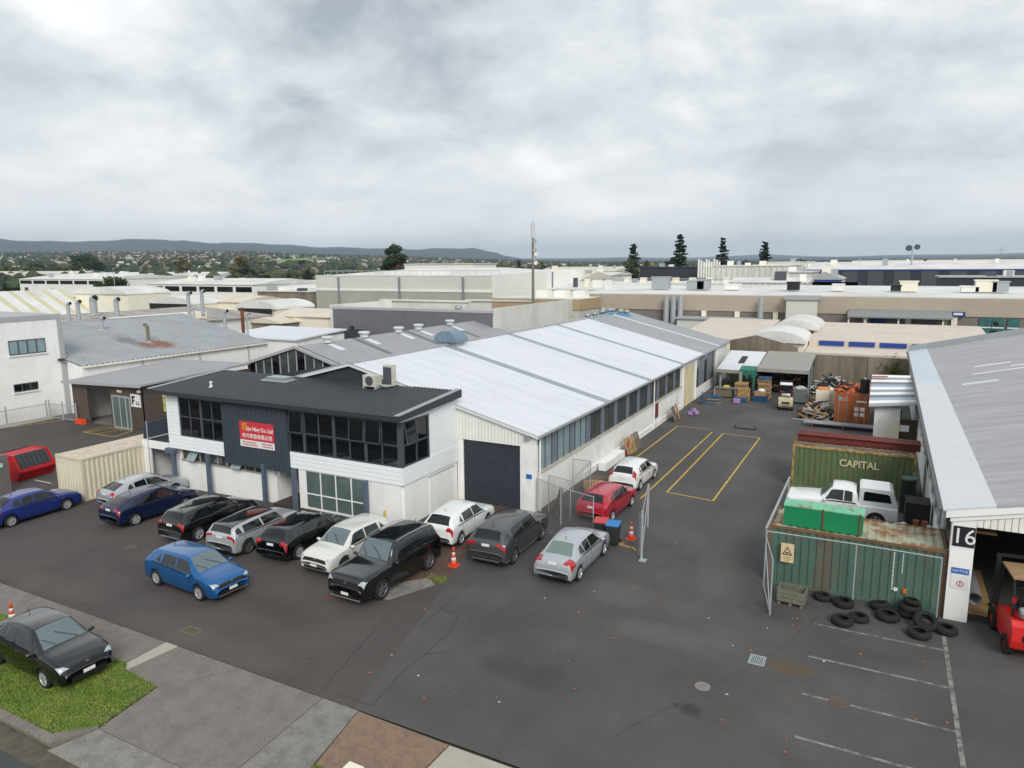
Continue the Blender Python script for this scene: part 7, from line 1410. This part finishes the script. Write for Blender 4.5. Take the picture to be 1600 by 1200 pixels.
TR = [('large dark spreading tree rising behind the tall pale warehouse', 615, 381, 215, 46, 0, 26, 160), ('dull red-leaved bush at the foot of the large dark tree', 625, 411, 205, 20, 4, 8, 60), ('yellow-green bush below the shortest pine', 985, 402, 255, 30, 1, 14, 90), ('round green tree beside the blue-sided shed', 172, 432, 150, 46, 0, 18, 120), ('tall open tree on the left skyline', 133, 396, 420, 40, 0, 20, 90), ('dense green tree beside the tall open tree', 155, 408, 400, 26, 2, 12, 90), ('broad low green tree near the left edge', 30, 416, 380, 56, 1, 20, 80), ('second broad low tree near the left edge', 85, 418, 370, 50, 0, 18, 80),
 ('upright brown-green tree by the radio mast', 283, 401, 330, 26, 3, 14, 90), ('autumn brown tree above the green field', 376, 400, 340, 34, 3, 16, 100), ('dark green tree in front of the autumn brown tree', 384, 413, 310, 32, 2, 14, 90), ('rounded green tree behind the thin white roofline', 372, 428, 255, 36, 1, 14, 100), ('olive green tree beside the rounded green tree', 412, 428, 250, 26, 0, 12, 100), ('yellow-green tree left of the tall pale warehouse', 457, 425, 245, 36, 1, 14, 120), ('small dark tree beside the yellow-green tree', 482, 420, 290, 26, 2, 12, 90), ('dark shrub-like tree above the white shed', 222, 423, 330, 24, 2, 10, 80),
 ('yellowish tree right of the mast', 846, 408, 330, 22, 1, 10, 80), ('small dark tree left of the mast', 810, 405, 400, 18, 2, 10, 80), ('dark tree between the two rightmost pines', 1165, 406, 330, 30, 2, 12, 80), ('low dark tree right of the last pine', 1250, 404, 420, 30, 2, 12, 80), ('pair-topped dark tree above the black-walled warehouse', 1446, 404, 420, 16, 2, 8, 70), ('broad dark tree on the right skyline', 1500, 404, 520, 24, 2, 10, 70), ('bushy dark tree at the foot of the tallest pine', 1052, 402, 285, 34, 2, 14, 90), ('reddish brown tree beyond the shortest pine', 1010, 406, 300, 22, 3, 10, 80), ('small green tree by the teal factory windows', 1556, 503, 108, 14, 1, 8, 60), ('dark tree behind the curved white roof', 60, 412, 470, 30, 2, 12, 70), ('grey green tree far left on the skyline', 8, 408, 600, 30, 0, 12, 60)]
for i, (lb, px, py, Y, wpx, lm, cl_, n_) in enumerate(TR): tree(lb, px, py, Y, wpx, LEAF[lm], 40+i, 0, cl_, n_)
# ---------------------------------------------------------------- far suburb: 300 nearest houses as things, the rest as one mass
rnd = random.Random(77)
HC = [(176, 172, 164), (150, 148, 144), (138, 98, 80), (112, 110, 110), (200, 200, 198), (96, 86, 80), (150, 122, 104)]
def house_mesh(i):
    m = MB(); w_, d_, h_ = 6.5+i % 3, 5+i % 2, 2.8+.9*(i % 2); m.box(-w_, w_, -d_, d_, -2, h_); return m, w_, d_, h_
HM = []
for i in range(7):
    m, w_, d_, h_ = house_mesh(i); wl = m.mesh('house_wall'); wl.materials.append(mat('house_wall_%d' % (i % 3), [(178, 172, 162), (160, 148, 134), (196, 196, 192)][i % 3], .8))
    r = MB().add([(-w_-.5, -d_-.5, h_), (w_+.5, -d_-.5, h_), (w_+.5, d_+.5, h_), (-w_-.5, d_+.5, h_), (-w_*.5, 0, h_+2.2), (w_*.5, 0, h_+2.2)], [(0, 1, 5, 4), (1, 2, 5), (2, 3, 4, 5), (3, 0, 4), (3, 2, 1, 0)]).mesh('house_roof'); r.materials.append(mat('house_roof_%d' % i, HC[i], .8)); HM.append((wl, r))
def spot(r0, r1):
    while True:
        r = r0+(r1-r0)*rnd.random()**.8; az = rad(rnd.uniform(-67, 12)); x, y = r*math.sin(az), r*math.cos(az); return x, y, r
near = []
while len(near) < 300:
    x, y, r = spot(430, 1500)
    if all((x-a)**2+(y-b)**2 > 20**2 for a, b in near): near.append((x, y))
for x, y in near:
    i = rnd.randrange(7); t = thing('suburban_house', 'small pitched-roof house in the far suburb', 'house', (x, y, terr(x, y)), rnd.uniform(0, 3.14), 'houses of the far suburb'); inst('wall', HM[i][0], t); inst('roof', HM[i][1], t)
allm = [MB() for _ in range(7)]; wall = MB()
for k in range(4200):
    x, y, r = spot(1300, 5200); z = terr(x, y); i = rnd.randrange(7); a = rnd.uniform(0, 3.14); c, s = math.cos(a), math.sin(a); w_, d_, h_ = rnd.uniform(6, 11), rnd.uniform(5, 7), rnd.uniform(3, 6)
    def q(u, v, zz): return (x+u*c-v*s, y+u*s+v*c, z+zz)
    allm[i].add([q(-w_, -d_, h_), q(w_, -d_, h_), q(w_, d_, h_), q(-w_, d_, h_), q(-w_*.6, 0, h_+2.3), q(w_*.6, 0, h_+2.3)], [(0, 1, 5, 4), (1, 2, 5), (2, 3, 4, 5), (3, 0, 4)]); wall.add([q(-w_, -d_, -2), q(w_, -d_, -2), q(w_, d_, -2), q(-w_, d_, -2), q(-w_, -d_, h_), q(w_, -d_, h_), q(w_, d_, h_), q(-w_, d_, h_)], [(0, 1, 5, 4), (1, 2, 6, 5), (2, 3, 7, 6), (3, 0, 4, 7)])
names = ['cream', 'grey', 'terracotta', 'slate', 'white', 'brown', 'tan']
for i in range(7): tag(stuff(allm[i].build('distant_roofs', mat('house_roof_%d' % i, HC[i]))), 'distant %s roofs spread over the far suburb' % names[i], 'roofs')
tag(stuff(wall.build('distant_walls', mat('house_wall_0', (178, 172, 162)))), 'distant pale house walls spread over the far suburb', 'houses')
TM = [MB() for _ in range(3)]
def low_tree(m, x, y, z, r, h):
    o = rnd.uniform(0, 50); vs = []; n = 6
    for k, (f_, g_) in enumerate(((.55, .1), (1.0, .42), (.85, .72), (.4, .93))):
        for j in range(n): a = 6.283*j/n+k*.5; kk = f_*r*(1+.45*noise.noise(Vector((j*1.7+o, k*2.3, o)))); vs.append((x+kk*math.cos(a), y+kk*math.sin(a), z+h*(g_+.06*noise.noise(Vector((o, j, k))))))
    vs.append((x, y, z+h)); fs = [(k*n+j, k*n+(j+1) % n, (k+1)*n+(j+1) % n, (k+1)*n+j) for k in range(3) for j in range(n)]+[(3*n+j, 3*n+(j+1) % n, 4*n) for j in range(n)]; m.add(vs, fs)
for k in range(15000):
    x, y, r = spot(420, 6200); low_tree(TM[k % 3], x, y, terr(x, y)-.5, rnd.uniform(3, 7)*(1+.4*(r > 2500)), rnd.uniform(5, 12)*(1+.3*(r > 2500)))
for i in range(3): tag(stuff(TM[i].build('distant_trees', mat('distant_tree_%d' % i, [(58, 70, 48), (48, 60, 46), (76, 80, 56)][i], .95, var=.25, vscale=.05))), ['mid green', 'dark green', 'olive'][i]+' trees massed across the far suburb', 'trees')
# bright sports field on the left
x0, y0 = onY(400, 412, 900).x, 900; struct(MB().add([(x0, y0, terr(x0, y0)+6), (x0+60, y0+20, terr(x0, y0)+6), (x0+40, y0+160, terr(x0, y0)+12), (x0-40, y0+140, terr(x0, y0)+12)], [(0, 1, 2, 3)]).build('sports_field', mat('field_green', (98, 136, 66), .9)))
# ---------------------------------------------------------------- air
hv = MB().box(-21000, 21000, -4000, 21000, -30, 520).build('haze', None); stuff(hv); hv['label'] = 'pale blue haze in the air over the suburb'; hv['category'] = 'haze'
hm = bpy.data.materials.new('haze'); hm.use_nodes = True; hm.node_tree.nodes.clear(); ho = hm.node_tree.nodes.new('ShaderNodeOutputMaterial'); pv = hm.node_tree.nodes.new('ShaderNodeVolumePrincipled')
pv.inputs['Color'].default_value = (.66, .82, .98, 1); pv.inputs['Density'].default_value = 8.0e-5; pv.inputs['Anisotropy'].default_value = 0.2
hm.node_tree.links.new(pv.outputs[0], ho.inputs['Volume']); hv.data.materials.append(hm)
